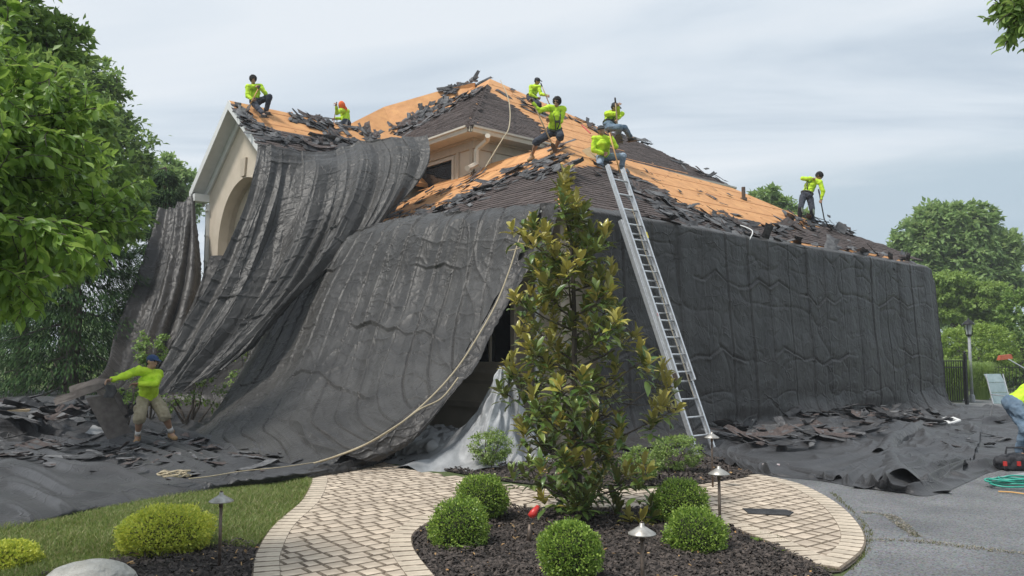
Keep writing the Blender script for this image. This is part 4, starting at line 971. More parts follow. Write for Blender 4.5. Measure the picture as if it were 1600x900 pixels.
def leaves(P0, D, Nn, L, Wr, tpl):
    """leaf blades: base P0, direction D, face normal about Nn, length L, width ratio Wr -> V, F"""
    n = len(P0); D = D / (np.linalg.norm(D, axis=1, keepdims=True) + 1e-9)
    S = np.cross(D, Nn); S /= (np.linalg.norm(S, axis=1, keepdims=True) + 1e-9); U_ = np.cross(S, D)
    L = np.broadcast_to(L, (n,)); Wd = L * Wr
    tv, tf = tpl; V = P0[:, None, :] + S[:, None, :] * (tv[None, :, 0:1] * Wd[:, None, None]) + D[:, None, :] * (tv[None, :, 1:2] * L[:, None, None]) + U_[:, None, :] * (tv[None, :, 2:3] * L[:, None, None])
    Fq = (np.arange(n) * len(tv))[:, None, None] + tf[None]
    return V.reshape(-1, 3), Fq.reshape(-1, 3)
class LB:
    def __init__(s): s.V = []; s.F = []; s.M = []; s.n = 0
    def add(s, V, Fq, mi=0): s.V.append(V); s.F.append(Fq + s.n); s.M.append(np.full(len(Fq), mi)); s.n += len(V)
    def build(s, name, mats, parent=None, kind=None):
        o = link(name, np_mesh(name, np.concatenate(s.V), np.concatenate(s.F), mats, mi=np.concatenate(s.M)), parent)
        if kind: o['kind'] = kind
        return o
M['bark'] = mat('grey_brown_bark', (.07, .055, .045), (.14, .12, .10), 9, .95, 1, 40, stretch=(1, 1, .25), bdist=.02)
def blob_leaves(lb, c, r, n, size, tpl=T4, wr=.55, mi=0, shell=.55, droop=.2, squash=(1, 1, 1), clump=.35, seed=0):
    """leaf-sized faces through a lumpy ellipsoid: sub-clumps, denser toward the outside, gaps between"""
    c = np.array(c, float); r = np.array(r if hasattr(r, '__len__') else (r, r, r), float)
    nc = max(int(n / 26), 6); d = rand_dirs(nc); rad = (shell + (1 - shell) * np.random.rand(nc) ** .6) * (1 + .14 * fbm(d[:, 0] * 2 + seed, d[:, 1] * 2, d[:, 2] * 2, 2, seed))
    cc = c + d * rad[:, None] * r; k = np.random.randint(0, nc, n); cr = clump * r.min() * (.5 + np.random.rand(nc))
    off_ = np.random.randn(n, 3) * (cr[k] * .42)[:, None]; off_[:, 2] *= .6; p = cc[k] + off_
    D = rand_dirs(n) * .8 + (p - c) / r * .7; D[:, 2] -= droop; Nn = rand_dirs(n) * .6 + np.array([0, 0, 1.]) + (p - c) / r * .3
    V, Fq = leaves(p, D, Nn, size * (.6 + .8 * np.random.rand(n)), wr, tpl); lb.add(V, Fq, mi)
    return cc
def limb(mb, a, b_, r0, r1, seg=5, wob=.06):
    a = np.array(a, float); b_ = np.array(b_, float); L = np.linalg.norm(b_ - a); pts = []
    for i in range(seg + 1):
        t = i / seg; p = a + (b_ - a) * t; 
        if 0 < i < seg: p = p + np.random.randn(3) * wob * L * .5
        pts.append(p)
    mb.tube(pts, [r0 + (r1 - r0) * i / seg for i in range(seg + 1)], 7)
def tree(name, label, base, blobs, size, n_per, mats, cat='tree', group=None, tr=.2, tpl=T4, wr=.55, shell=.45, droop=.2, limbs=True, clump=.35, mi=None, trunk_top=None):
    base = np.array(base, float); root = empty(name, tuple(base), 0, label, cat, group); lb = LB(); tb = MB()
    top = trunk_top if trunk_top is not None else np.mean([b_[0] for b_ in blobs], axis=0)
    limb(tb, base - Z * .05, (base * .4 + np.array(top) * .6) * np.array([1, 1, 0]) + np.array([0, 0, base[2] + (top[2] - base[2]) * .55]), tr, tr * .6, 6, .02)
    fork = (base * .4 + np.array(top) * .6) * np.array([1, 1, 0]) + np.array([0, 0, base[2] + (top[2] - base[2]) * .55])
    tot = sum(np.prod(b_[1]) ** (2 / 3) if hasattr(b_[1], '__len__') else b_[1] ** 2 for b_ in blobs)
    for i, b_ in enumerate(blobs):
        r = b_[1]; wgt = (np.prod(r) ** (2 / 3) if hasattr(r, '__len__') else r ** 2) / tot
        cc = blob_leaves(lb, b_[0], r, int(n_per * wgt), size, tpl, wr, (b_[2] if len(b_) > 2 else 0), shell, droop, clump=clump, seed=i * 3)
        if limbs:
            limb(tb, fork, b_[0], tr * .5, tr * .12, 5, .08)
            for q in cc[:7]: limb(tb, b_[0], q, tr * .14, tr * .03, 3, .1)
    tb.build('trunk', M['bark'], root, smooth=True, fix=False); lb.build('crown', mats, root); return root
def PB(px, py, y, rpx, ry=None, mi=0, rd=None):
    """crown lump seen at this pixel, radius in pixels"""
    s = y / F; rx = rpx * s; rz = (ry or rpx) * s; return (P(px, py, y), (rx, rd or rx, rz), mi)
M['oak'] = leaf_mat('deciduous_leaf', [(0.112, 0.191, 0.049), (0.176, 0.293, 0.067), (0.226, 0.36, 0.085), (0.326, 0.451, 0.124)], .5, .35)
M['oak_far'] = leaf_mat('hazed_distant_leaf', [(0.158, 0.253, 0.084), (0.209, 0.337, 0.103), (0.272, 0.395, 0.132), (0.355, 0.468, 0.187)], .6, .35)  # leaf colour lightened to carry part of the distance haze
M['maple_far'] = leaf_mat('bright_maple_leaf', [(0.194, 0.305, 0.065), (0.259, 0.377, 0.087), (0.323, 0.45, 0.117)], .6, .35)
M['cherry'] = leaf_mat('cherry_leaf', [(0.113, 0.211, 0.035), (0.176, 0.3, 0.052), (0.228, 0.378, 0.07), (0.328, 0.476, 0.106)], .42, .42)
M['conifer'] = leaf_mat('conifer_spray', [(0.022, 0.053, 0.021), (0.041, 0.085, 0.031), (0.065, 0.124, 0.039), (0.084, 0.15, 0.053)], .85, .2, spec=.15)
M['limebush'] = leaf_mat('lime_leaf', [(0.18, 0.288, 0.048), (0.264, 0.384, 0.072), (0.336, 0.456, 0.108)], .55, .35)
# --- left background
tree('broadleaf_tree', 'large mid-green tree whose crown fills the upper left corner', G(-150, 640) * [1, 1, 0],
     [PB(10, 40, 12.5, 75), PB(70, 90, 12.8, 55), PB(20, 150, 12, 90), PB(105, 190, 12.5, 68), PB(30, 270, 12, 90), PB(140, 290, 13, 66), PB(180, 340, 13.5, 50, 60), PB(60, 370, 12.5, 80), PB(40, -60, 12.5, 60), PB(-60, 20, 12, 90), PB(95, 60, 13, 38), PB(-60, 200, 12, 90)], .15, 24000, [M['oak']], tr=.22, shell=.35)
tree('tall_dark_tree', 'dark blue-green tree top rising behind the broadleaf crown', np.array([-16.5, 29, 0.]),
     [PB(150, 130, 29, 38), PB(175, 160, 29, 30, 50), PB(140, 200, 29, 60), PB(190, 240, 29, 46, 60), PB(205, 300, 29, 42, 60), PB(140, 320, 29, 70), PB(120, 100, 29, 24)], .22, 16000, [M['conifer'] if 0 else M['oak']], tr=.3, shell=.35)
tree('leafy_tree', 'small bright tree showing between the dark trees and the gable', np.array([-20.5, 42, 0.]),
     [PB(262, 270, 42, 26), PB(280, 285, 42, 24), PB(250, 300, 42, 30), PB(285, 320, 42, 26, 30)], .26, 6500, [M['oak_far']], tr=.3)
# conifers: drooping sprays
def conifer(label, base, h, r, n, size, m=None):
    base = np.array(base, float); root = empty('conifer_tree', tuple(base), 0, label, 'tree'); tb = MB(); limb(tb, base, base + Z * h, .22, .03, 6, .01); lb = LB()
    t = np.random.rand(n) ** .75; a0 = np.random.rand(n) * 2 * PI; nb = 17
    a = np.round(a0 / (2 * PI) * nb + np.floor(t * 14) * .38) / nb * 2 * PI + np.random.randn(n) * .11
    rr = r * (1 - t * .93) * (.25 + .75 * np.random.rand(n) ** .5) * (1 + .18 * np.sin(a * 5 + np.floor(t * 14)))
    tier = np.floor(t * 14) / 14 + np.random.randn(n) * .010
    z = base[2] + .25 + tier * h - rr * .38 + np.random.randn(n) * .07; p = np.stack([base[0] + rr * np.cos(a), base[1] + rr * np.sin(a), z], 1)
    D = np.stack([np.cos(a), np.sin(a), -.75 + np.random.randn(n) * .35], 1) + rand_dirs(n) * .4; V, Fq = leaves(p, D, rand_dirs(n) * .5 + [0, 0, 1], size * .62 * (.6 + .8 * np.random.rand(n)), .2, T2)
    lb.add(V, Fq); 
    for k in range(26):
        an = k * 2.4; tt = k / 26; rr_ = r * (1 - tt * .9) * .8; limb(tb, base + Z * (tt * h + .3), base + np.array([math.cos(an) * rr_, math.sin(an) * rr_, tt * h + .3 - rr_ * .3]), .04, .01, 3, .03)
    tb.build('trunk', M['bark'], root, fix=False); lb.build('crown', [m or M['conifer']], root); return root
conifer('broad dark spruce with drooping branches left of the hanging tarps', [-12.3, 22.5, 0], 8.2, 3.4, 60000, .26)
conifer('dark spruce at the left edge above the far lawn', [-15.6, 25.5, 0], 9.0, 3.2, 40000, .28)
conifer('narrow dark conifer just left of the far tarp strips', [-11.2, 25.5, 0], 7.6, 2.4, 30000, .26)
# bushes on the far lawn, left
def bush(name, label, c, r, n, size, m, group=None, tpl=T4, wr=.6, cat='bush', shell=.7, base_z=None, clump=.3, core=True, droop=0.):
    c = np.array(c, float); r = np.array(r if hasattr(r, '__len__') else (r, r, r), float); bz = 0 if base_z is None else base_z
    root = empty(name, (c[0], c[1], bz), 0, label, cat, group); lb = LB(); blob_leaves(lb, c, r, n, size, tpl, wr, 0, shell, droop, clump=clump, seed=int(c[0] * 7)); tb = MB()
    for k in range(9): limb(tb, [c[0] + random.uniform(-.04, .04), c[1], bz - .02], c + rand_dirs(1)[0] * r * .7, max(.012, r[0] * .05), .004, 4, .06)
    tb.build('stems', M['bark'], root, fix=False); lb.build('foliage', [m], root); return root
bush('garden_bush', 'clipped round bush on the far lawn at the left edge', P(60, 588, 42) , (1.6, 1.2, .7), 2500, .14, M['oak_far'])
bush('garden_bush', 'low bright hedge on the far lawn beneath the spruces', P(150, 588, 45), (2.4, 1.2, .7), 2500, .14, M['maple_far'])
bush('garden_bush', 'leafy green shrub standing just behind the worker in the blue cap', P(237, 541, 17.2), (.32, .3, .42), 900, .07, M['oak'], base_z=0)
bush('garden_bush', 'low green shrub between the worker and the torn shingle sheets', P(196, 606, 14.9), (.32, .3, .26), 700, .055, M['oak'])
bush('garden_bush', 'shaded shrub in the dark hollow under the sweeping tarp', P(300, 618, 16.8), (.7, .5, .5), 900, .07, M['oak'])
bush('garden_bush', 'shaded shrub deep under the tarp beside the front wall', P(395, 560, 18.3), (.6, .5, .9), 900, .08, M['oak'])
# --- right background
tree('round_tree', 'big round-crowned tree beyond the far end of the house', np.array([33.5, 60, 0]),
     [PB(1490, 400, 60, 62, 58), PB(1440, 385, 60, 44), PB(1545, 395, 60, 46), PB(1490, 355, 60, 54, 36), PB(1425, 430, 60, 40), PB(1560, 440, 60, 40), PB(1490, 460, 60, 80, 46), PB(1520, 345, 60, 36, 26), PB(1455, 345, 60, 30, 26)], .42, 42000, [M['oak_far']], tr=.4, shell=.5, clump=.22)
tree('layered_tree', 'spreading tree with flat light-green layers below the round tree', np.array([26.2, 46, 0]),
     [PB(1480, 437, 46, 36, 11), PB(1525, 452, 46, 44, 10), PB(1470, 462, 46, 34, 10), PB(1515, 478, 46, 46, 11), PB(1480, 492, 46, 34, 10), PB(1545, 497, 46, 34, 11), PB(1560, 470, 46, 26, 10), PB(1455, 480, 46, 20, 10)], .2, 22000, [M['maple_far']], tr=.16, shell=.2, clump=.5)
bush('round_bush', 'large rounded yellow-green bush behind the garden lamp post', P(1522, 556, 36), (1.72, 1.4, 1.45), 15000, .12, M['limebush'], clump=.16)
for px, hh, dd, lbl in ((1592, 448, 38, 'dark upright evergreen at the right edge behind the patio chair'), (1640, 440, 38.5, 'dark upright evergreen beyond the right edge of the garden'), (1568, 500, 40, 'shorter dark evergreen beside the rounded bush')):
    c = P(px, (hh + 625) / 2, dd); hz_ = (625 - hh) / 2 * dd / F
    bush('evergreen', lbl, c, (.85, .85, hz_), 8000, .16, M['conifer'] if 0 else M['oak'], cat='evergreen', clump=.15)
tree('roofline_tree', 'treetop showing above the roof ridge beside the roof worker', np.array([16.0, 50, 0]),
     [PB(1195, 310, 50, 24, 20), PB(1215, 325, 50, 24, 18), PB(1180, 330, 50, 26), PB(1240, 345, 50, 26, 20), PB(1200, 370, 50, 44)], .3, 9000, [M['oak_far']], tr=.3)
# ornamental grass behind the gate
M['ornamental'] = leaf_mat('ornamental_grass_blade', [(.16, .26, .05), (.22, .33, .08), (.28, .38, .12)], .6, .4)
def grass_clump(label, c, h, n, spread):
    c = np.array(c, float); root = empty('ornamental_grass', tuple(c), 0, label, 'ornamental grass'); a = np.random.rand(n) * 2 * PI; out_ = np.random.rand(n) ** .6
    hh = h * (.35 + .7 * np.random.rand(n)); b0 = c + np.stack([np.cos(a), np.sin(a), 0 * a], 1) * (out_ * spread * .3)[:, None]
    Vs = []; Fs = []; dirs = np.stack([np.cos(a), np.sin(a), 0 * a], 1); s = np.stack([-np.sin(a), np.cos(a), 0 * a], 1) * .012
    for k, (u, zf) in enumerate(((0, 0), (.16, .6), (.42, .95), (.85, .88))):
        p = b0 + dirs * (out_ * spread * u * 1.0)[:, None]; p[:, 2] += hh * zf; Vs += [p - s * (1 - k * .3), p + s * (1 - k * .3)]
    V = np.stack(Vs, 1).reshape(-1, 3); b_ = (np.arange(n) * 8)[:, None]; Fq = np.concatenate([b_ + np.array([[2 * k, 2 * k + 1, 2 * k + 3]]) for k in range(3)] + [b_ + np.array([[2 * k, 2 * k + 3, 2 * k + 2]]) for k in range(3)])
    lb = LB(); lb.add(V, Fq); lb.build('blades', [M['ornamental']], root, kind='stuff'); return root
grass_clump('arching green ornamental grass just behind the black gate', G(1492, 628), 1.45, 2600, .75)
grass_clump('second clump of ornamental grass right of the gate post', G(1535, 624), 1.35, 2200, .7)
# distant wood round the horizon
lb = LB()
for i in range(64):
    a = -1.15 + i * 2.3 / 63; dd = 130 + 25 * math.sin(i * 2.1); blob_leaves(lb, [math.sin(a) * dd * 1.1, math.cos(a) * dd + 10, 4.2 + 1.6 * math.sin(i * 1.3)], (6.5, 4, 5.5 + 1.5 * math.sin(i * 3.3)), 900, .9, T2, .7, clump=.3, seed=i)
tag(lb.build('distant_woods', [M['oak_far']]), kind='stuff')
# --- boxwood balls, spireas, nandinas
M['box'] = leaf_mat('boxwood_leaf', [(0.082, 0.159, 0.025), (0.166, 0.276, 0.043), (0.282, 0.422, 0.074), (0.47, 0.612, 0.127)], .38, .3)
M['box_core'] = mat('boxwood_core_fill', (.012, .02, .006), (.03, .035, .012), 40, .95, 1, 60)  # dark fill colour for the added core, standing for the shaded inside
M['spirea_core'] = mat('spirea_core_fill', (.07, .08, .02), (.12, .12, .04), 40, .95, 1, 60)
M['spirea'] = leaf_mat('gold_spirea_leaf', [(0.327, 0.42, 0.063), (0.524, 0.592, 0.093), (0.736, 0.748, 0.14)], .5, .4)
M['nandina'] = leaf_mat('fine_shrub_leaf', [(0.142, 0.235, 0.05), (0.232, 0.336, 0.084), (0.338, 0.437, 0.134)], .5, .35)
def boxball(label, px, py, rpx, y, group='clipped boxwood balls round the magnolia', ryk=1., m='box', n=9500, size=.021, name='boxwood_ball', cat='boxwood', flat=1.):
    c = P(px, py, y); r = rpx * y / F; rz = r * ryk; root = empty(name, (c[0], c[1], 0), random.random() * 6, label, cat, group)
    d = rand_dirs(n); lump = 1 + .13 * fbm(d[:, 0] * 2.6 + px, d[:, 1] * 2.6, d[:, 2] * 2.6, 3, int(px)) + .045 * np.random.randn(n)
    k = np.where(np.random.rand(n) < .75, .88 + .12 * np.random.rand(n), .6 + .35 * np.random.rand(n)) * lump
    p = c + d * k[:, None] * np.array([r, r, rz]); D = d + rand_dirs(n) * .9 + [0, 0, .35]; V, Fq = leaves(p, D, rand_dirs(n), size * (.6 + .7 * np.random.rand(n)), .6, T2)
    lb = LB(); lb.add(V, Fq); lb.build('foliage', [M[m]], root)
    bm = bmesh.new(); bmesh.ops.create_icosphere(bm, subdivisions=4, radius=1)  # solid core added so the leaf ball is not see-through
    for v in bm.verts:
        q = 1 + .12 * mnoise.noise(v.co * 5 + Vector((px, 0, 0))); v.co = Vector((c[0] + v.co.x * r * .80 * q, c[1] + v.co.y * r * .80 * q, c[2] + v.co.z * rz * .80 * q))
    me = bpy.data.meshes.new('foliage_core'); bm.to_mesh(me); bm.free(); me.materials.append(M['spirea_core' if m == 'spirea' else 'box_core']); link('foliage_core', me, root)
    tb = MB()
    for k in range(7): limb(tb, [c[0] + random.uniform(-.03, .03), c[1] + random.uniform(-.03, .03), -.01], c + rand_dirs(1)[0] * r * .6, .011, .005, 3, .05)
    tb.build('stem', M['bark'], root, fix=False); return root
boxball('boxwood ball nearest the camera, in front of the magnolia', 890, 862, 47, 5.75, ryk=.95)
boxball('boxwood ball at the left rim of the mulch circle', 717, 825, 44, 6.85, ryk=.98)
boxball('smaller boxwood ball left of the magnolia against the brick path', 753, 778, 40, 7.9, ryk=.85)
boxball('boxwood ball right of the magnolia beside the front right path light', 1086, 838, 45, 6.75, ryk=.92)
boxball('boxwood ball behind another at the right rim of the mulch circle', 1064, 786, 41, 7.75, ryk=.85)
boxball('golden-green spreading shrub on the lawn edge left of the path light', 259, 832, 67, 6.7, None, .56, 'spirea', 17000, .024, 'spirea', 'spirea')
boxball('golden-green shrub cut off by the left edge of the view', 14, 878, 42, 6.2, None, .72, 'spirea', 10000, .024, 'spirea', 'spirea')
bush('fine_leaved_shrub', 'soft green shrub between the silver sheet and the magnolia', P(766, 697, 11.3), (.30, .28, .22), 3600, .03, M['nandina'], cat='shrub', clump=.25)
bush('fine_leaved_shrub', 'soft green shrub at the foot of the ladder', P(1056, 706, 11.0), (.34, .3, .22), 4200, .03, M['nandina'], cat='shrub', clump=.25)
bush('fine_leaved_shrub', 'soft green shrub half hidden behind the magnolia foliage', P(1000, 726, 10.2), (.24, .22, .20), 2600, .03, M['nandina'], cat='shrub', clump=.25)
for px, py in ((714, 722), (763, 720), (1182, 846), (1215, 862), (745, 838)):
    c = G(px, py); r = empty('weed', tuple(c), 0, {714: 'tiny pale weed left of the soft shrub in the rear bed', 763: 'tiny pale weed below the soft shrub in the rear bed', 1182: 'small weed at the stony right rim of the mulch', 1215: 'second small weed farther along the stony right rim', 745: 'tiny weed below the left boxwood ball'}[px], 'weed')
    n = 16; a = np.random.rand(n) * 2 * PI; V, Fq = leaves(np.tile(c, (n, 1)), np.stack([np.cos(a), np.sin(a), .5 + 0 * a], 1), np.tile([0, 0, 1.], (n, 1)), .07 * (.6 + .6 * np.random.rand(n)), .2, T4); lb = LB(); lb.add(V, Fq); lb.build('leaves', [M['limebush']], r)

# --- the magnolia
random.seed(55); np.random.seed(55)
def magnolia_mat(name, top, under):
    m = leaf_mat(name, top, .38, .18, coat=.15); t = m.node_tree; N = t.nodes.new; L = t.links.new; b = t.nodes['Principled BSDF']
    src = b.inputs['Base Color'].links[0].from_socket; g = N('ShaderNodeNewGeometry'); mm = N('ShaderNodeMixRGB'); L(g.outputs['Backfacing'], mm.inputs[0]); L(src, mm.inputs[1]); mm.inputs[2].default_value = (*under, 1); L(mm.outputs[0], b.inputs['Base Color']); return m
M['mag_dark'] = magnolia_mat('magnolia_leaf', [(.075, .14, .03), (.11, .19, .04), (.16, .23, .055), (.22, .28, .065)], (.15, .15, .05))
M['mag_new'] = magnolia_mat('magnolia_new_leaf', [(.30, .29, .05), (.38, .34, .06), (.45, .38, .08), (.33, .35, .06)], (.28, .26, .08))
mb_ = G(908, 812) * [1, 1, 0]; MAG = empty('magnolia_tree', tuple(mb_), 0, 'slender glossy-leaved magnolia with olive-gold tips in the mulch circle', 'magnolia')
prof = [(-.02, .25), (.10, .50), (.35, .56), (.68, .60), (1.0, .56), (1.3, .66), (1.6, .58), (1.93, .54), (2.25, .54), (2.55, .50), (2.87, .42), (3.1, .20), (3.3, .05), (3.45, .03)]
tb = MB(); tr_pts = [mb_ + np.array([-.02 * math.sin(z * 2) - z * .035, 0, z]) for z in np.linspace(-.02, 3.35, 12)]
tb.tube(tr_pts, list(np.linspace(.045, .008, 12)), 8)
tips = []
profz = [a for a, _ in prof]; profw = [c for _, c in prof]
def mag_twig(st, tip, r0):
    mid = st * .5 + tip * .5 - Z * .05 * np.linalg.norm(tip - st); tb.tube([st, mid, tip], [r0, r0 * .7, r0 * .4], 5); return nrm(tip - mid + Z * .35)
nbr = 38
for i in range(nbr):
    z = .10 + 3.05 * (i / nbr) ** 1.02; hw = np.interp(z, profz, profw); a = i * 2.399963 + random.uniform(-.4, .4); ln = hw * random.uniform(.62, 1.42) * (1 + .5 * math.exp(-((z - 1.3) / .4) ** 2) * max(0, math.cos(a)))
    c0 = mb_ + np.array([-.035 * z, 0, 0]); st = c0 + Z * max(.06, z - ln * .45); tip = c0 + np.array([math.cos(a) * ln, math.sin(a) * ln, z + random.uniform(-.05, .08)])
    d = mag_twig(st, tip, .013); tips.append((tip, d, 1.)); nsub = 5 + int(ln * 5)
    for k in range(nsub):
        t = .25 + .75 * (k + random.random()) / nsub; p = st + (tip - st) * t; off_ = rand_dirs(1)[0] * (.10 + .12 * random.random()) * (.5 + ln); off_[2] = abs(off_[2]) * .8 - .02; q = p + off_; d = mag_twig(p, q, .007); tips.append((q, d, t * .95))
for k in range(9): z = 3.0 + k * .052; tips.append((mb_ + np.array([-.035 * z + random.uniform(-.06, .06), random.uniform(-.06, .06), z]), nrm([random.gauss(0, .3), random.gauss(0, .3), 1]), 1.))
tb.build('trunk', M['bark'], MAG, smooth=True, fix=False)
LV = []
for tip, d, rel in tips:
    new = random.random() < ((.72 if rel > .7 else .35) if tip[2] > .9 else .32) or (tip[2] > 3.0 and random.random() < .6)
    for whorl, (cnt, sp_, back) in enumerate(((4, .5, 0), (4, .95, .05), (3, 1.4, .12))):
        ph = random.random() * 6
        s1 = nrm(np.cross(d, [.3, .2, 1])); s2 = np.cross(d, s1)
        for k in range(cnt):
            an = ph + 2 * PI * k / cnt + random.uniform(-.7, .7); sp2 = sp_ + random.uniform(-.35, .35); side = s1 * math.cos(an) + s2 * math.sin(an)
            D = d * math.cos(sp2) + side * math.sin(sp2) + Z * (-.22 if whorl == 2 else .05); Nn = d * math.sin(sp2) - side * math.cos(sp2) + Z * .3
            LV.append((tip - d * (back + random.uniform(0, .04)) + side * .006, nrm(D), nrm(Nn), random.uniform(.10, .165), (new and whorl < 2)))
LV.sort(key=lambda l: l[0][1])
near = LV[:300]; rest = LV[300:]
def leaf_mesh(nm, m, bend, wr):
    V = T12[0].copy(); V[:, 0] *= wr; V[:, 2] -= bend * V[:, 1] ** 2; V[:, 2] += .04 * np.sin(V[:, 1] * 9) * np.abs(V[:, 0])
    me = np_mesh(nm, V, T12[1], m, smooth=True); return me
lm = {(nw, v): leaf_mesh('leaf', M['mag_new' if nw else 'mag_dark'], (.05, .18, .3)[v], (.40, .36, .44)[v]) for nw in (0, 1) for v in (0, 1, 2)}
for p0, D, Nn, L_, nw in near:
    S_ = nrm(np.cross(D, Nn)); U_ = np.cross(S_, D); o = bpy.data.objects.new('leaf', lm[(int(nw), random.randrange(3))]); COL.objects.link(o)
    mt = Matrix(((S_[0] * L_, D[0] * L_, U_[0] * L_, p0[0]), (S_[1] * L_, D[1] * L_, U_[1] * L_, p0[1]), (S_[2] * L_, D[2] * L_, U_[2] * L_, p0[2]), (0, 0, 0, 1)))
    o.parent = MAG; o.matrix_basis = Matrix.Translation(-Vector(mb_)) @ mt
lb = LB()
for nw in (0, 1):
    q = [l for l in rest if l[4] == nw]
    if q: V, Fq = leaves(np.array([l[0] for l in q]), np.array([l[1] for l in q]), np.array([l[2] for l in q]), np.array([l[3] for l in q]), .38, T12); lb.add(V, Fq, nw)
o = lb.build('foliage', [M['mag_dark'], M['mag_new']], MAG, kind='stuff'); o.data.polygons.foreach_set('use_smooth', [True] * len(o.data.polygons))

random.seed(77); np.random.seed(77)
# --- near cherry tree reaching in from the left, and a sprig at the top right
def branch_tree(label, root_base, stems, mname, leaf, per, name, trunk_pts=None, trad=.12, crown_lim=None):
    def inside(p):
        if crown_lim is None: return True
        v = np.asarray(p) - CAMP; w_ = v @ FW; return 800 + F * v[0] / w_ < np.interp(450 - F * (v @ UP) / w_, [a for a, _ in crown_lim], [c for _, c in crown_lim])
    root = empty(name, tuple(root_base), 0, label, 'tree'); tb = MB(); lb = LB()
    if trunk_pts: tb.tube(trunk_pts, list(np.linspace(trad, trad * .4, len(trunk_pts))), 10)
    Pn, Dn, Nn = [], [], []
    def twig(a, d, L, depth):
        pts = [np.array(a, float)]; dd = nrm(d); seg = 6
        for k in range(seg):
            dd = nrm(dd + np.random.randn(3) * .13 + np.array([0, 0, -.035 if depth else -.02])); nx = pts[-1] + dd * L / seg
            if depth and not inside(nx): break
            pts.append(nx)
        if len(pts) < 2: return
        seg = len(pts) - 1
        tb.tube(pts, list(np.linspace(.004 + .007 * (2 - depth) * L, .002, len(pts))), 5)
        if depth < 2:
            for k in range(2, seg + 1):
                for _ in range(2 if depth == 0 else 1):
                    sd_ = rand_dirs(1)[0]; twig(pts[k], nrm(dd * .7 + sd_ * .75), L * random.uniform(.35, .6), depth + 1)
        if depth >= 1:
            for k in range(1, seg + 1):
                for _ in range(per):
                    t = random.random(); p = pts[k - 1] * (1 - t) + pts[k] * t
                    if not inside(p): continue
                    sd_ = nrm(np.cross(dd, rand_dirs(1)[0])); D = nrm(dd * .55 + sd_ * .8 + Z * -.35)
                    Pn.append(p); Dn.append(D); Nn.append(nrm(Z + np.random.randn(3) * .45))
    for a, d, L in stems: twig(a, d, L, 0)
    V, Fq = leaves(np.array(Pn), np.array(Dn), np.array(Nn), leaf * (.6 + .6 * np.random.rand(len(Pn))), .46, T12); lb.add(V, Fq)
    tb.build('trunk', M['bark'], root, smooth=True, fix=False); lb.build('crown', [M[mname]], root); return root
stems = []
src = P(-330, 420, 5.2)
for tx, ty, ty2 in [(a * .82 - 20, b, c) for a, b, c in ((40, 120, 5.4), (70, 190, 5.0), (125, 150, 5.6), (150, 240, 5.2), (110, 300, 4.6), (190, 300, 5.3), (60, 320, 4.4), (20, 260, 4.5), (90, 250, 5.8), (10, 180, 5.0), (150, 320, 5.6), (10, 60, 5.6), (0, 300, 5.2))]:
    tgt = P(tx, ty, ty2); st = src + (tgt - src) * random.uniform(.25, .4) + np.random.randn(3) * .08; stems.append((st, tgt - st, np.linalg.norm(tgt - st) * .86))
tp_ = [np.array([src[0] - .5, src[1], 0.]), np.array([src[0] - .45, src[1], 1.2]), np.array([src[0] - .3, src[1], 2.2]), src + [0, 0, .8]]
ct = branch_tree('near cherry tree with long drooping leafy twigs reaching in from the left', tp_[0], stems, 'cherry', .095, 3, 'cherry_tree', tp_, crown_lim=[(0, 105), (60, 125), (130, 150), (200, 205), (290, 238), (340, 232), (400, 170), (450, 105), (500, 45), (530, -30)])
tb = MB()
for a, d, L in stems: tb.tube([src, src * .5 + a * .5 + Z * .05, a], [.03, .022, .014], 6)
tb.build('limbs', M['bark'], ct, fix=False)
c = P(1660, -30, 4.2); branch_tree('leafy sprig hanging into the top right corner of the view', c * [1, 1, 0], [(c, P(1578, 22, 4.2) - c, .30), (c, P(1590, 10, 4.3) - c, .26)], 'oak', .06, 1, 'overhanging_tree', [c * [1, 1, 0] + [1.2, 0, 0], c + [1.0, 0, .3], c + [.4, 0, .25], c], .06)
random.seed(5); np.random.seed(5)
# ================================================================ PEOPLE
M['skin'] = mat('tan_skin', (.33, .19, .12), (.40, .24, .155), 12, .6)
M['hivis'] = mat('hi_vis_yellow_shirt', (.40, .62, .02), (.62, .86, .05), 9, .8, .4, 25, c3=(.53, .78, .03))
M['navy'] = mat('dark_navy_trousers', (.03, .036, .052), (.055, .062, .082), 8, .9, .4, 30)
M['denim'] = mat('washed_denim', (.20, .27, .36), (.32, .40, .50), 9, .9, .4, 40)
M['denim_dark'] = mat('blue_denim', (.10, .155, .22), (.17, .235, .31), 9, .9, .4, 40)
M['khaki'] = mat('khaki_cotton', (.26, .22, .145), (.36, .31, .215), 9, .9, .5, 30)
M['hair'] = mat('black_hair', (.010, .009, .009), (.03, .027, .025), 50, .8, 1, 90)
M['cap_blue'] = mat('navy_cap', (.02, .05, .13), (.035, .07, .17), 12, .85)
M['cap_grey'] = mat('charcoal_cap', (.03, .033, .04), (.05, .055, .062), 12, .85)
M['hood'] = mat('orange_hood', (.85, .13, .03), (.95, .19, .05), 10, .8)
M['boot'] = mat('tan_work_boot', (.30, .18, .08), (.42, .27, .13), 14, .7)
M['shoe'] = mat('dark_work_shoe', (.03, .028, .028), (.07, .065, .06), 14, .7)
M['sock'] = mat('white_sock', (.62, .60, .57), None, rough=.9)
M['harness'] = mat('dark_harness_webbing', (.06, .065, .05), (.10, .105, .08), 20, .9)
M['pad'] = mat('worn_green_knee_patch', (.20, .25, .19), (.28, .33, .26), 20, .9)
M['eye'] = mat('dark_eye', (.015, .012, .01), None, rough=.2)
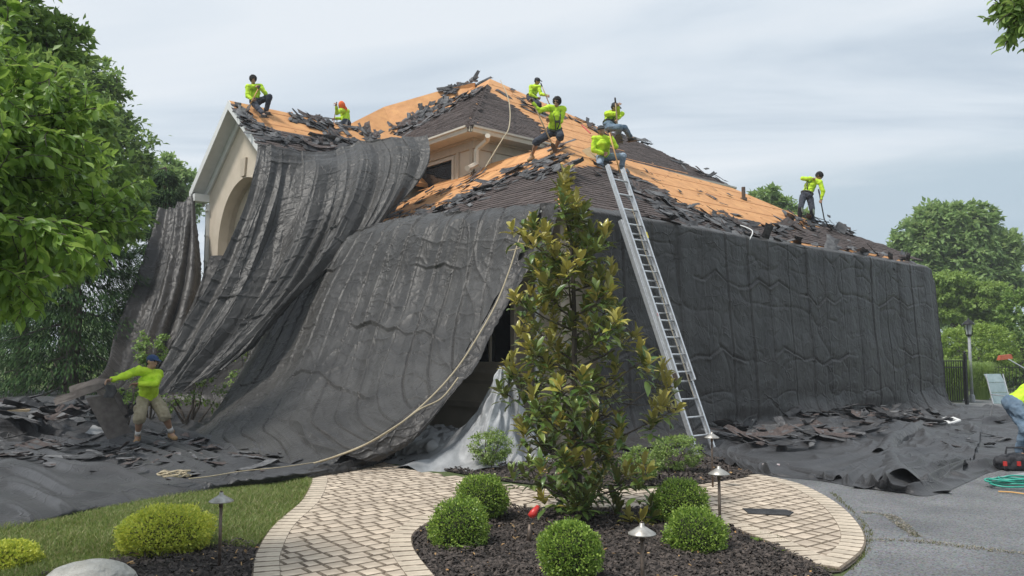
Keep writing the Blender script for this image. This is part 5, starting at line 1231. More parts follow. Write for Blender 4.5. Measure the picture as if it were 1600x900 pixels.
def reach(a, px, py, L, s=1):
    """point seen at this pixel at distance L from joint a (s=+1 farther solution, -1 nearer)"""
    d = ray(px, py); o = CAMP - np.asarray(a); A = d @ d; B = 2 * d @ o; C_ = o @ o - L * L; q = B * B - 4 * A * C_
    t = -B / (2 * A) + (s * math.sqrt(q) / (2 * A) if q > 0 else 0); p = CAMP + d * t
    if q <= 0: v = p - a; p = a + v / np.linalg.norm(v) * L if np.linalg.norm(v) > L * 1.12 else p
    return p
def remesh(mb, name, vox, m, dec=None, smooth=2):
    me = mb.mesh(name, m); o = bpy.data.objects.new(name, me); COL.objects.link(o)
    r = o.modifiers.new('r', 'REMESH'); r.mode = 'VOXEL'; r.voxel_size = vox; r.use_smooth_shade = True
    if smooth: q = o.modifiers.new('s', 'SMOOTH'); q.factor = .5; q.iterations = smooth
    if dec: q = o.modifiers.new('d', 'DECIMATE'); q.ratio = dec
    dg = bpy.context.evaluated_depsgraph_get(); ev = o.evaluated_get(dg); new = bpy.data.meshes.new_from_object(ev, depsgraph=dg); new.name = name
    bpy.data.objects.remove(o); bpy.data.meshes.remove(me)
    if not new.materials: new.materials.append(m)
    new.polygons.foreach_set('use_smooth', [True] * len(new.polygons)); return new
def ell(mb, c, ax, r, n=10):
    """ellipsoid: axes ax (3x3 rows), radii r"""
    vs = []; fs = []; ax = np.array(ax)
    for i in range(n + 1):
        th = PI * i / n
        for k in range(n * 2):
            ph = PI * k / n; v = np.array([math.sin(th) * math.cos(ph) * r[0], math.sin(th) * math.sin(ph) * r[1], math.cos(th) * r[2]]); vs.append(np.array(c) + v @ ax)
    m = n * 2
    for i in range(n):
        for k in range(m): fs.append((i * m + k, i * m + (k + 1) % m, (i + 1) * m + (k + 1) % m, (i + 1) * m + k))
    mb.add(vs, fs)
def seg(mb, a, b, r0, r1, n=10, bulge=0, bend=None):
    a = np.array(a, float); b = np.array(b, float); ts = np.linspace(0, 1, 6)
    pts = [a + (b - a) * t for t in ts]; rs = [r0 + (r1 - r0) * t + bulge * math.sin(PI * min(t * 1.4, 1)) for t in ts]
    mb.tube(pts, rs, n); ell(mb, a, np.eye(3), (r0,) * 3, 5); ell(mb, b, np.eye(3), (r1,) * 3, 5)
def hand(mb, w, d, palm, grip, side, sc=1.):
    """wrist w, pointing d, palm normal; five fingers; grip 0 open .. 1 closed"""
    d = nrm(d); palm = nrm(palm - d * np.dot(palm, d)); sx = np.cross(d, palm) * side
    for k in range(4): mb.box(np.array(w) + d * .05 * sc, (.082 * sc, .095 * sc, .026 * sc), (sx, d, palm)) if k == 0 else None
    for k, (ln, of, sp) in enumerate(((.075, -.030, -.12), (.083, -.010, -.03), (.078, .011, .05), (.062, .031, .15))):
        p = np.array(w) + d * .092 * sc + sx * of * sc; dd = nrm(d + sx * sp * (1 - grip * .6)); r = .0088 * sc
        pts = [p]
        for j, f in enumerate((.45, .32, .23)):
            b_ = (grip * 1.25 + .22) * (1 + .1 * k); dd = nrm(dd * math.cos(b_) + palm * math.sin(b_)); pts.append(pts[-1] + dd * ln * f * sc)
        mb.tube(pts, [r, r * .95, r * .88, r * .75], 7)
    p = np.array(w) + d * .03 * sc - sx * .036 * sc; dd = nrm(d * .6 - sx * .75 + palm * .35 * (1 + grip)); q = p + dd * .035 * sc; dd2 = nrm(dd + palm * grip * 1. + d * .5); 
    mb.tube([p - dd * .01, q, q + dd2 * .03 * sc, q + nrm(dd2 + sx * grip) * .055 * sc], [.013 * sc, .012 * sc, .0105 * sc, .008 * sc], 7)
def person(label, J, face, shirt='hivis', legs='navy', shoe='boot', head='hair', shorts=False, sleeves='long', harness=False, grips=(1, 1), pads=False, group='roofing crew at work', cat='person', fine=False, socks=False, base=None):
    """J: joints in world space: head, neck, chest, pelvis, shl, shr, ell, elr, hal, har, hil, hir, knl, knr, anl, anr, tol, tor (l = viewer's left)"""
    J = {k: np.array(v, float) for k, v in J.items()}; f = nrm(face); upv_ = nrm(J['head'] - J['neck']); upv_ = nrm(upv_ + Z * .6)
    f = nrm(f - upv_ * np.dot(f, upv_)); sd_ = np.cross(f, upv_)
    low = min(J['anl'][2], J['anr'][2]) - .08; bs = (J['pelvis'][0], J['pelvis'][1], low); root = empty('person', bs, 0, label, cat, group)
    vx = .0085
    b = MB(); hc = J['head']
    ell(b, hc + upv_ * .018, (sd_, f, upv_), (.074, .092, .104), 12); ell(b, hc - upv_ * .055 + f * .022, (sd_, f, upv_), (.052, .060, .058), 8)
    b.tube([hc + f * .088 + upv_ * .018, hc + f * .104 - upv_ * .018, hc + f * .088 - upv_ * .026], [.009, .015, .011], 6)   # nose
    b.tube([hc + f * .078 - upv_ * .056 - sd_ * .024, hc + f * .086 - upv_ * .054, hc + f * .078 - upv_ * .056 + sd_ * .024], [.006, .009, .006], 6)     # lips
    b.tube([hc + f * .086 + upv_ * .042 - sd_ * .036, hc + f * .092 + upv_ * .040, hc + f * .086 + upv_ * .042 + sd_ * .036], [.008, .007, .008], 6)     # brow
    for s in (-1, 1): ell(b, hc + sd_ * s * .078 - f * .004 + upv_ * .002, (sd_, f, upv_), (.012, .020, .032), 6)
    seg(b, J['neck'] - upv_ * .02, hc - upv_ * .045 - f * .012, .056, .052)
    ch = J['chest']; pe = J['pelvis']; tor = nrm(ch - pe); tx = nrm(J['shr'] - J['shl']); tx = nrm(tx - tor * np.dot(tx, tor)); tf = np.cross(tx, tor)
    if np.dot(tf, f) < 0: pass
    def torso(b, k):
        ell(b, ch, (tx, tf, tor), (.150 + k, .110 + k, .165 + k), 9); ell(b, pe * .62 + ch * .38, (tx, tf, tor), (.130 + k, .100 + k, .15 + k), 9)
        seg(b, J['shl'], J['shr'], .062 + k, .062 + k); seg(b, J['neck'] - upv_ * .03, ch, .066 + k, .10 + k)
    torso(b, 0); ell(b, pe, (tx, tf, tor), (.150, .115, .12), 9)
    for s, sgn in (('l', -1), ('r', 1)):
        seg(b, J['sh' + s], J['el' + s], .050, .038); seg(b, J['el' + s], J['ha' + s], .040, .025, bulge=.004)
        d = nrm(J['ha' + s] - J['el' + s]); pn = nrm(np.cross(d, np.cross(f, d)) * .4 + (ch - J['ha' + s]) - Z * .2); hand(b, J['ha' + s] + d * .0, d, pn, grips[0 if s == 'l' else 1], sgn)
        seg(b, J['hi' + s], J['kn' + s], .080, .054); seg(b, J['kn' + s], J['an' + s], .052, .036, bulge=.012)
        td = nrm(J['to' + s] - J['an' + s]); seg(b, J['an' + s] - Z * .02, J['to' + s], .040, .035)
    me = remesh(b, 'body', vx if fine else .010, M['skin'], .45); link('body', me, root)
    # eyes
    for s in (-1, 1):
        e = MB(); ell(e, hc + f * .080 + sd_ * s * .030 + upv_ * .022, (sd_, f, upv_), (.0125, .009, .008), 6); e.build('eye', M['eye'], root, smooth=True)
    # shirt
    b = MB(); torso(b, .020); seg(b, pe + tor * .10, ch, .135, .145)
    for s in 'lr':
        e_ = J['ha' + s] * .93 + J['el' + s] * .07
        seg(b, J['sh' + s], J['el' + s], .070, .056); seg(b, J['el' + s], e_, .057, .040)
        mid = J['el' + s]; ell(b, mid, np.eye(3), (.060,) * 3, 6)
    me = remesh(b, 'shirt', .012, M[shirt], None, 2); wrinkle(me, .011, 8); link('shirt', me, root)
    # trousers
    b = MB(); ell(b, pe, (tx, tf, tor), (.172, .135, .125), 9)
    for s in 'lr':
        if shorts:
            sh_e = J['kn' + s] + nrm(J['an' + s] - J['kn' + s]) * .07; seg(b, J['hi' + s], J['kn' + s], .104, .092); b.tube([J['kn' + s], sh_e], [.094, .098], 12)
        else:
            seg(b, J['hi' + s], J['kn' + s], .100, .075); e_ = J['an' + s] * .95 + J['kn' + s] * .05; seg(b, J['kn' + s], e_, .076, .062)
        if shorts and legs == 'khaki': ell(b, J['hi' + s] * .45 + J['kn' + s] * .55 + tx * (.085 if s == 'r' else -.085), (tx, tf, tor), (.03, .07, .09), 6)
    me = remesh(b, 'shorts' if shorts else 'trousers', .012, M[legs], None, 2); wrinkle(me, .010, 8); link('shorts' if shorts else 'trousers', me, root)
    for s in 'lr':
        an, to = J['an' + s], J['to' + s]; td = nrm(to - an); fl = td - Z * td[2]; fl = nrm(fl) if np.linalg.norm(fl) > .2 else td
        b = MB(); heel = an - fl * .035 - Z * .065; toe = to; seg(b, an + Z * (.02 if not shorts else -.0), heel + Z * .02, .050, .046); seg(b, heel + Z * .015, toe, .046, .042); b.tube([an + Z * .045, an], [.05, .05], 10)
        o = link('boot', remesh(b, 'boot', .011, M[shoe], None, 2), root)
        b = MB(); c_ = heel * .45 + toe * .55 - Z * .040; b.box(c_, (.30, .095, .022), (nrm(toe - heel), nrm(np.cross(Z, toe - heel)), nrm(np.cross(nrm(toe - heel), nrm(np.cross(Z, toe - heel)))))); adopt(b.build('sole', M['shoe']), o)
        if socks:
            b = MB(); b.tube([an + nrm(J['kn' + s] - an) * .12, an + nrm(J['kn' + s] - an) * .02], [.047, .046], 12); b.build('sock', M['sock'], root, smooth=True)
        if pads:
            b = MB(); kf = nrm(J['hi' + s] - J['kn' + s]); ell(b, J['kn' + s] + f * .055 - Z * .03, (sd_, f, Z), (.062, .03, .12), 8); b.build('knee_patch', M['pad'], root, smooth=True)
    # head wear
    b = MB()
    if head == 'hair':
        ell(b, hc + upv_ * .042 - f * .014, (sd_, f, upv_), (.092, .102, .100), 12); me = remesh(b, 'hair', .011, M['hair'], None, 1); wrinkle(me, .022, 32); 
        link('hair', me, root)
    elif head == 'hood':
        ell(b, hc + upv_ * .02 - f * .022, (sd_, f, upv_), (.102, .105, .128), 10); seg(b, hc - f * .03 - upv_ * .06, J['neck'] - f * .02, .09, .10); me = remesh(b, 'hood', .012, M['hood'], None, 1); wrinkle(me, .008, 20); link('hood', me, root)
    else:
        ell(b, hc + upv_ * .050 - f * .008, (sd_, f, upv_), (.088, .106, .078), 12); 
        br = [hc + f * (.075 + .10 * math.cos(a)) + sd_ * (.075 * math.sin(a)) + upv_ * (.048 - .02 * math.cos(a)) for a in np.linspace(-PI / 2, PI / 2, 9)]
        b.prism(br, upv_ * .014); me = remesh(b, 'cap', .010, M[head], None, 1); link('cap', me, root)
        b = MB(); ell(b, hc + upv_ * .0 - f * .035, (sd_, f, upv_), (.082, .075, .07), 8); b.build('hair', M['hair'], root, smooth=True)
    if harness:
        ct_ = ch + tf * 0; b = MB(); fr_ = tf if np.dot(tf, f) > 0 else -tf
        def loopstrap(a, c, out):  # strap from a to c bulging along out
            mid = (a + c) / 2 + out; b.tube([a, a * .6 + mid * .4 + out * .25, mid, c * .6 + mid * .4 + out * .25, c], .016, 6, flat=.4)
        for k in (-1, 1):
            loopstrap(ch + tor * .17 + tx * k * .09, pe + tor * .10 + tx * k * .02 + fr_ * .13, fr_ * .13); loopstrap(ch + tor * .17 + tx * k * .09, pe + tor * .10 - tx * k * .05 - fr_ * .12, -fr_ * .13)
        lp = [pe + tor * .07 + tx * math.cos(a) * .175 + tf * math.sin(a) * .14 for a in np.linspace(0, 2 * PI, 17)]; b.tube(lp, .022, 6, cap=False); b.box(ch + fr_ * .155 - tor * .03, (.10, .03, .05), (tx, fr_, tor)); b.build('harness', M['harness'], root, smooth=True)
    return root
def wrinkle(me, amp, fr):
    n = len(me.vertices); co = np.zeros(n * 3, np.float32); me.vertices.foreach_get('co', co); co = co.reshape(-1, 3); no = np.zeros(n * 3, np.float32); me.vertices.foreach_get('normal', no); no = no.reshape(-1, 3)
    w_ = fbm(co[:, 0] * fr, co[:, 1] * fr, co[:, 2] * fr, 3, 5); w_ = (1 - np.abs(w_) * 2) ; co = co + no * (np.clip(w_, -1, 1) * amp)[:, None]; me.vertices.foreach_set('co', co.astype(np.float32).ravel()); me.update()
def pose(depth, q):
    """joints from where they are seen: chest, then each limb by bone length. q[name] = (px, py[, side])"""
    J = {}; r = lambda a, k, L, s: reach(J[a], q[k][0], q[k][1], L, q[k][2] if len(q[k]) > 2 else s)
    J['pelvis'] = P(*q['pelvis'][:2], depth); J['chest'] = r('pelvis', 'chest', .34, 1); J['neck'] = r('chest', 'neck', .20, -1); J['head'] = r('neck', 'head', .15, -1)
    J['shl'] = r('neck', 'shl', .185, -1); J['shr'] = r('neck', 'shr', .185, 1)
    for s in 'lr':
        J['el' + s] = r('sh' + s, 'el' + s, .29, -1); J['ha' + s] = r('el' + s, 'ha' + s, .25, -1)
        J['hi' + s] = r('pelvis', 'hi' + s, .10, -1 if s == 'l' else 1); J['kn' + s] = r('hi' + s, 'kn' + s, .42, -1); J['an' + s] = r('kn' + s, 'an' + s, .40, 1); J['to' + s] = r('an' + s, 'to' + s, .15, -1)
    return J
def handle_tool(label, a, b_, kind='shovel', m='wood', r=.017, bend=None, name=None, cat=None):
    a = np.array(a, float); b_ = np.array(b_, float); d = nrm(b_ - a); root = empty(name or 'roofing_shovel', tuple(b_), 0, label, cat or 'shovel'); mb = MB(); pts = [a, a * .5 + b_ * .5, b_]
    if bend is not None: pts.append(np.array(bend, float))
    mb.tube(pts, r, 8); mb.build('handle', M[m], root, smooth=True); g = MB(); g.tube([a - d * .01, a + d * .12], r * 1.25, 8); g.build('grip', M['shoe'], root, smooth=True)
    e = np.array(pts[-1]); dd = nrm(pts[-1] - pts[-2]); s1 = nrm(np.cross(dd, Z)); s2 = np.cross(s1, dd); g = MB()
    g.prism([e - s1 * .05, e + s1 * .05, e + s1 * .10 + dd * .06, e + s1 * .10 + dd * .22, e - s1 * .10 + dd * .22, e - s1 * .10 + dd * .06], s2 * .006)
    for k in range(5): g.box(e + dd * .235 + s1 * (k - 2) * .045, (.02, .035, .006), (s1, dd, s2))
    g.build('blade', M['bronze'], root); return root
cvec = lambda px: nrm(-ray(px, 553))       # towards the camera
RT = np.array([1., 0, 0])

# W1 sitting on the gable ridge
gr = P(403, 168, 22.4); d1 = 22.3
J = pose(d1, dict(pelvis=(399, 159), chest=(397.5, 144), neck=(396, 134), head=(395.5, 125), shl=(387.5, 136), shr=(407, 135.5), ell=(386.5, 150), hal=(394, 155), elr=(415.5, 147), har=(405.5, 137, -1), hil=(396, 160), hir=(403, 159), knl=(402, 168), anl=(411, 177, -1), tol=(415, 181), knr=(421.5, 151), anr=(415.5, 173, -1), tor=(421, 177)))
person('worker with black hair perched on the peak of the front gable', J, cvec(396) + RT * .15, legs='navy', shoe='shoe', head='hair')
handle_tool('long-handled shovel held by the worker on the gable peak', P(406, 134, J['har'][1] - .05), P(391, 163, J['hal'][1] - .1), m='orange_handle')
# W2 orange hood
d2 = 24.9
J = pose(d2, dict(pelvis=(541, 192), chest=(539, 179), neck=(537, 171), head=(533.5, 165.5), shl=(533, 173), shr=(542.5, 174), ell=(526.5, 177), hal=(525.5, 166), elr=(533, 185), har=(523.5, 185), hil=(538, 193), hir=(543, 193), knl=(527, 196), anl=(526, 214), tol=(520, 216), knr=(532, 198), anr=(531, 216), tor=(526, 218)))
person('worker in an orange hood crouching behind the gable ridge', J, -RT + cvec(535) * .5 - Z * .2, legs='navy', shoe='shoe', head='hood')
handle_tool('thin upright tool pole held by the worker in the orange hood', P(526, 160, J['hal'][1] - .06), P(521, 196, J['har'][1] - .06), r=.014)
# W3 behind the upper hip
d3 = 26.4
J = pose(d3, dict(pelvis=(830, 153), chest=(834, 141), neck=(837, 133), head=(839.5, 127), shl=(830, 136), shr=(842, 136, -1), ell=(829, 148), hal=(840, 153), elr=(845, 147), har=(854, 149), hil=(828, 155), hir=(833, 155), knl=(838, 162), anl=(840, 180), tol=(844, 182), knr=(843, 163), anr=(846, 180), tor=(850, 182)))
person('worker bent over behind the upper hip, below the roof peak', J, RT * 1. + cvec(838) * .25 - Z * .35, legs='navy', shoe='shoe', head='cap_grey', harness=True)
handle_tool('shovel handle of the worker below the roof peak', P(845, 130, J['har'][1] - .1), P(858, 162, J['har'][1] - .06))
# W4 on the front corner of the low roof
f1 = onplane(829, 250, C0, nL); f2 = onplane(868, 240, C0, nL); d4 = f2[1] + .1
J = pose(d4, dict(pelvis=(866, 205), chest=(868, 184, -1), neck=(869, 167), head=(871, 152), shl=(857, 169), shr=(880, 171), ell=(843, 173), hal=(832, 160), elr=(876, 189), har=(848, 186), hil=(861, 207), hir=(872, 206), knl=(839, 221), anl=(831, 243), tol=(826, 250), knr=(876, 213, -1), anr=(867, 233), tor=(862, 239)))
person('bareheaded worker in dark shorts pulling shingles at the corner peak', J, cvec(870) - RT * .3 - Z * .35, legs='navy', shoe='boot', head='hair', shorts=True, harness=True)
handle_tool('wooden shovel slanting across the worker in dark shorts', P(829, 152, J['hal'][1] - .04), P(862, 224, J['har'][1] - .12))
# W5 seated at the ladder head
d5 = onplane(945, 258, C0, nR)[1] - .1
J = pose(d5, dict(pelvis=(943, 244), chest=(942, 228, -1), neck=(941, 214), head=(939, 202), shl=(929, 217), shr=(954, 217), ell=(927, 235), hal=(946, 240), elr=(962, 229), har=(953, 208), hil=(938, 246), hir=(950, 246), knl=(937, 255, -1), anl=(941, 270), tol=(946, 274), knr=(974, 244), anr=(970, 268), tor=(973, 273)))
person('worker in light jeans and grey cap seated at the ladder head', J, cvec(939) + RT * .05 - Z * .45, legs='denim', shoe='boot', head='cap_grey')
handle_tool('orange-handled shovel held by the worker at the ladder head', P(950, 200, J['har'][1] - .04), P(969, 270, J['har'][1] - .2), m='orange_handle')
# W6 behind him
d6 = 19.6
J = pose(d6, dict(pelvis=(952, 197), chest=(954, 184), neck=(957, 175), head=(961, 168), shl=(949, 178), shr=(961, 177), ell=(965, 178, -1), hal=(966, 166), elr=(972, 178), har=(965, 186, -1), hil=(951, 199), hir=(956, 199), knl=(968, 199, -1), anl=(966, 213), tol=(970, 217), knr=(976, 200), anr=(985, 214), tor=(992, 217)))
person('worker in dark jeans sitting behind the crew member at the ladder', J, RT * 1 + cvec(960) * .5 - Z * .35, legs='denim_dark', shoe='shoe', head='cap_grey', harness=True)
handle_tool('upright shovel with a red grip held behind the ladder worker', P(961, 153, J['hal'][1] - .05), P(966, 210, J['har'][1] - .05))
# W7 standing on the far end
f7 = onplane(1269, 349, C0, nR); d7 = f7[1] + .1
J = pose(d7, dict(pelvis=(1260, 305), chest=(1266, 290), neck=(1275, 279), head=(1283.5, 273), shl=(1265, 280, 1), shr=(1281, 285, -1), ell=(1254, 279), hal=(1270, 279, -1), elr=(1286, 299), har=(1283, 312), hil=(1255, 307), hir=(1265, 307), knl=(1251, 324), anl=(1249, 342), tol=(1252, 347), knr=(1269, 327), anr=(1269, 346), tor=(1274, 350)))
person('worker standing alone at the far right end of the roof', J, RT * .8 + cvec(1280) * .6 - Z * .8, legs='navy', shoe='shoe', head='hair', harness=True, pads=True)
handle_tool('dark pry shovel of the worker at the far right', P(1279, 296, J['har'][1] - .03), P(1288, 343, J['har'][1] + .1), m='shoe', r=.018, bend=P(1293, 351, J['har'][1] + .1))
# W8 on the lawn cover
g8 = G(214, 692, .13); d8 = g8[1]
J = pose(d8, dict(pelvis=(232, 622), chest=(233, 598, -1), neck=(233, 580), head=(238, 566), shl=(216, 579), shr=(248, 585), ell=(196, 587), hal=(174, 593), elr=(243, 600, -1), har=(209, 600), hil=(224, 624, -1), hir=(242, 624), knl=(218, 652), anl=(215, 681), tol=(212, 691), knr=(257, 648), anr=(268, 676), tor=(274, 685)))
person('worker in a blue cap and khaki shorts throwing shingles off the lawn', J, RT * .85 + cvec(238) * .55 - Z * .45, legs='khaki', shoe='boot', head='cap_blue', shorts=True, grips=(.35, .3), fine=True, socks=True)
# W9 at the right edge
g9 = G(1594, 716, .02); d9 = g9[1]
J = pose(d9, dict(pelvis=(1583, 632), chest=(1610, 614), neck=(1630, 616), head=(1645, 624), shl=(1622, 606, 1), shr=(1626, 632, -1), ell=(1650, 650), hal=(1648, 680), elr=(1660, 665), har=(1650, 695), hil=(1582, 637, 1), hir=(1588, 639, -1), knl=(1602, 670), anl=(1592, 706), tol=(1602, 714), knr=(1622, 674), anr=(1618, 712), tor=(1630, 719)))
person('worker in blue jeans bending down at the right edge of the view', J, RT * .6 - Z * .8, legs='denim_dark', shoe='shoe', head='cap_grey')
random.seed(9); np.random.seed(9)
# ================================================================ LADDER
def fp(s, k, z): return C0 + Rd * s - Ld * k + Z * (z - EAVE)
LA = dict(s=1.30, k0=1.87, kt=-.34, zt=4.95)
lad = empty('extension_ladder', tuple(fp(1.30, 1.87, 0)), 0, 'tall aluminium extension ladder leaning on the eave beside the magnolia', 'ladder')
bot = fp(1.30, 1.95, 0.02); tp = fp(1.30, .02, 4.95); ldir = nrm(tp - bot); LLN = np.linalg.norm(tp - bot); lnorm = nrm(np.cross(Rd, ldir)); 
if np.dot(lnorm, Ld) > 0: lnorm = -lnorm
def rail(side, t0, t1, wdt, off_, nm):
    b = MB(); a = bot + ldir * t0 + Rd * side * wdt / 2 + lnorm * off_; c = bot + ldir * t1 + Rd * side * wdt / 2 + lnorm * off_
    L = t1 - t0; m = (a + c) / 2; b.box(m, (.018, .075, L), (Rd, lnorm, ldir)); b.box(m - Rd * side * .012 + lnorm * .034, (.036, .010, L), (Rd, lnorm, ldir)); b.box(m - Rd * side * .012 - lnorm * .034, (.036, .010, L), (Rd, lnorm, ldir))
    return b.build(nm, M['alu'], lad)
for sd_ in (-1, 1):
    rail(sd_, .05, 4.2, .50, 0, 'rail'); rail(sd_, 1.20, LLN, .435, .082, 'rail')
    b = MB(); f_ = bot + Rd * sd_ * .25; b.box(f_ + Z * .02, (.06, .13, .03), (Rd, nrm(lnorm * [1, 1, 0]), Z)); b.box(f_ + ldir * .07, (.04, .05, .14), (Rd, lnorm, ldir)); b.build('foot', M['alu'], lad)
t = .30
while t < 4.1:
    b = MB(); c = bot + ldir * t; b.tube([c - Rd * .245, c + Rd * .245], .017, 8); b.build('rung', M['alu'], lad, smooth=True); t += .305
t = 1.35
while t < LLN - .05:
    b = MB(); c = bot + ldir * t + lnorm * .082; b.tube([c - Rd * .212, c + Rd * .212], .017, 8); b.build('rung', M['alu'], lad, smooth=True); t += .305
for sd_ in (-1, 1):
    b = MB(); b.box(bot + ldir * 1.27 + Rd * sd_ * .235 + lnorm * .05, (.035, .12, .12), (Rd, lnorm, ldir)); b.build('lock', M['bronze'], lad)
M['sticker_red'] = mat('red_sticker', (.55, .08, .06), None, rough=.5); M['sticker_white'] = mat('white_sticker', (.75, .75, .73), None, rough=.5); M['sticker_yellow'] = mat('yellow_band', (.75, .62, .08), None, rough=.5)
for tt, m_, hh in ((2.35, 'sticker_red', .06), (2.26, 'sticker_white', .09), (2.72, 'sticker_white', .1)):
    b = MB(); b.box(bot + ldir * tt - Rd * .223 + lnorm * .1, (.004, .05, hh), (Rd, lnorm, ldir)); b.build('label', M[m_], lad)
b = MB(); b.box(bot + ldir * 3.9 + Rd * .225 + lnorm * .122, (.03, .004, .12), (Rd, lnorm, ldir)); b.build('label', M['sticker_yellow'], lad)
b = MB(); pr = [bot + ldir * q + lnorm * (.14 + .012 * math.sin(q * 5)) + Rd * .015 * math.sin(q * 3) for q in np.linspace(.9, 4.4, 30)]; b.tube(pr, .005, 5); b.build('hoist_rope', M['rope'], lad)

# ================================================================ ROPES
def rope(label, pts, r=.012, cat='rope', sub=7, name='rope', m='rope'):
    q = [np.array(p, float) for p in pts]; res = []
    for i in range(len(q) - 1):
        p0, p1, p2, p3 = q[max(i - 1, 0)], q[i], q[i + 1], q[min(i + 2, len(q) - 1)]
        for k in range(sub): t = k / sub; res.append(.5 * ((2 * p1) + (-p0 + p2) * t + (2 * p0 - 5 * p1 + 4 * p2 - p3) * t * t + (-p0 + 3 * p1 - 3 * p2 + p3) * t ** 3))
    res.append(q[-1]); b = MB(); b.tube(res, r, 6); return tag(b.build(name, M[m], smooth=True), label, cat)
rope('long tan rope curving down the edge of the front tarp to the lawn', [P(828, 332, 13.6), P(812, 372, 13.3), P(795, 425, 13.0), P(775, 475, 12.7), P(744, 530, 12.2), P(712, 578, 11.85), P(672, 622, 11.5), P(625, 662, 11.1), P(570, 695, 10.8), P(500, 722, 10.7)], .013)
rope('second tan rope beside the tarp edge, looping near the path', [P(716, 590, 11.7), P(690, 622, 11.5), P(655, 640, 11.3), P(620, 665, 11.0), P(560, 700, 10.75), P(490, 724, 10.6)], .011)
def gz(px, py, z): return G(px, py, z)
rope('tan rope lying across the lawn cover towards the coil', [gz(495, 722, .16), gz(440, 730, .18), gz(380, 736, .17), gz(330, 744, .16), gz(295, 748, .16), ], .007)
cc = gz(272, 749, .14); pts = []
for k in range(46):
    a = k * .42; rr = .13 + .02 * math.sin(k * 1.7); pts.append(cc + np.array([math.cos(a) * rr * 1.1 + .03 * math.sin(k), math.sin(a) * rr * .8, .03 + .003 * k * .5 + .01 * math.sin(k * 2.3)]))
rope('small tan rope coil dropped on the lawn cover', pts, .010, name='rope_coil', cat='rope')
rope('safety rope running down the upper roof past its gutter', [P(782, 126, 27.6), P(793, 150, 25), P(797, 175, 23.2), P(795, 200, 21.0), P(786, 216, 20.4), P(776, 232, 20.0), P(758, 262, 19.4)], .016)
rope('thin tie cord along the top edge of the front tarp', [P(830, 336, 13.5), P(822, 362, 13.3), P(826, 378, 13.2), P(812, 388, 13.15), P(790, 392, 13.3)], .008)

# ================================================================ PATH LIGHTS
def path_light(label, px, py, y, hgt_, first=None):
    top = P(px, py, y); c = np.array([top[0], top[1], 0]); h = top[2]
    r = empty('path_light', tuple(c), 0, label, 'path light', 'mushroom-cap path lights')
    b = MB(); b.tube([c - Z * .05, c + Z * (h - .05)], .0125, 10); b.build('stem', M['bronze'], r, smooth=True)
    b = MB(); b.lathe(c + Z * h, [(.0, .0), (.014, .0), (.016, -.018), (.030, -.026), (.088, -.062), (.090, -.070), (.085, -.069), (.03, -.036), (.016, -.034), (.016, -.055), (0, -.055)], 24); b.build('cap', M['lampcap'], r, smooth=True)
    b = MB(); b.lathe(c + Z * h, [(0, .012), (.008, .010), (.010, .0), (0, 0)], 12); b.build('finial', M['bronze'], r, smooth=True)
    b = MB(); b.tube([c + Z * (h - .11), c + Z * (h - .05)], .016, 10); b.build('collar', M['bronze'], r, smooth=True)
    return r
path_light('path light with wide grey cap at the bottom of the mulch circle', 1003, 817, 5.15, .5)
path_light('path light between the right boxwood balls and the path lobe', 1123, 728, 6.85, .5)
path_light('path light at the foot of the ladder, farthest of its kind', 1112, 675, 9.7, .5)
path_light('path light standing on the lawn edge beside the golden shrub', 346, 769, 6.1, .5)

# ================================================================ BITS IN THE BEDS
M['redplastic'] = mat('red_plastic', (.55, .03, .025), (.65, .05, .04), 12, .35)
s0 = G(826, 848); r = empty('spotlight', tuple(s0), 0, 'dark garden spotlight stake with a red hood beneath the magnolia', 'spotlight')
b = MB(); b.tube([s0 - Z * .02, s0 + np.array([.012, .02, .15])], [.022, .018], 10); b.build('stake', M['bronze'], r, smooth=True)
b = MB(); q = P(835, 802, s0[1] + .1); b.tube([s0 + np.array([.012, .02, .15]), q - [.01, 0, .03]], .006, 6); b.build('arm', M['black'], r)
b = MB(); b.tube([q + [-.035, 0, -.03], q + [-.01, .0, .0], q + [.035, .02, .06]], [.030, .034, .016], 12); b.build('hood', M['redplastic'], r, smooth=True)
# rock
M['rock'] = mat('pale_limestone', (.42, .40, .35), (.60, .58, .53), 7, .9, 1, 40, ramp=(.3, .7), bdist=.02)
bm = bmesh.new(); bmesh.ops.create_icosphere(bm, subdivisions=5, radius=1); rc = P(140, 902, 5.75)
for v in bm.verts:
    q = 1 + .22 * mnoise.noise(v.co * 1.6 + Vector((3, 1, 0))) + .09 * mnoise.noise(v.co * 4) + .03 * mnoise.noise(v.co * 11); q = min(q, 1.06); v.co = Vector((rc[0] + v.co.x * .30 * q, rc[1] + v.co.y * .25 * q, .0 + v.co.z * .15 * q))
me = bpy.data.meshes.new('rock'); bm.to_mesh(me); bm.free(); me.materials.append(M['rock']); me.polygons.foreach_set('use_smooth', [True] * len(me.polygons)); tag(link('rock', me), 'pale rounded limestone boulder at the bottom left of the view', 'rock')
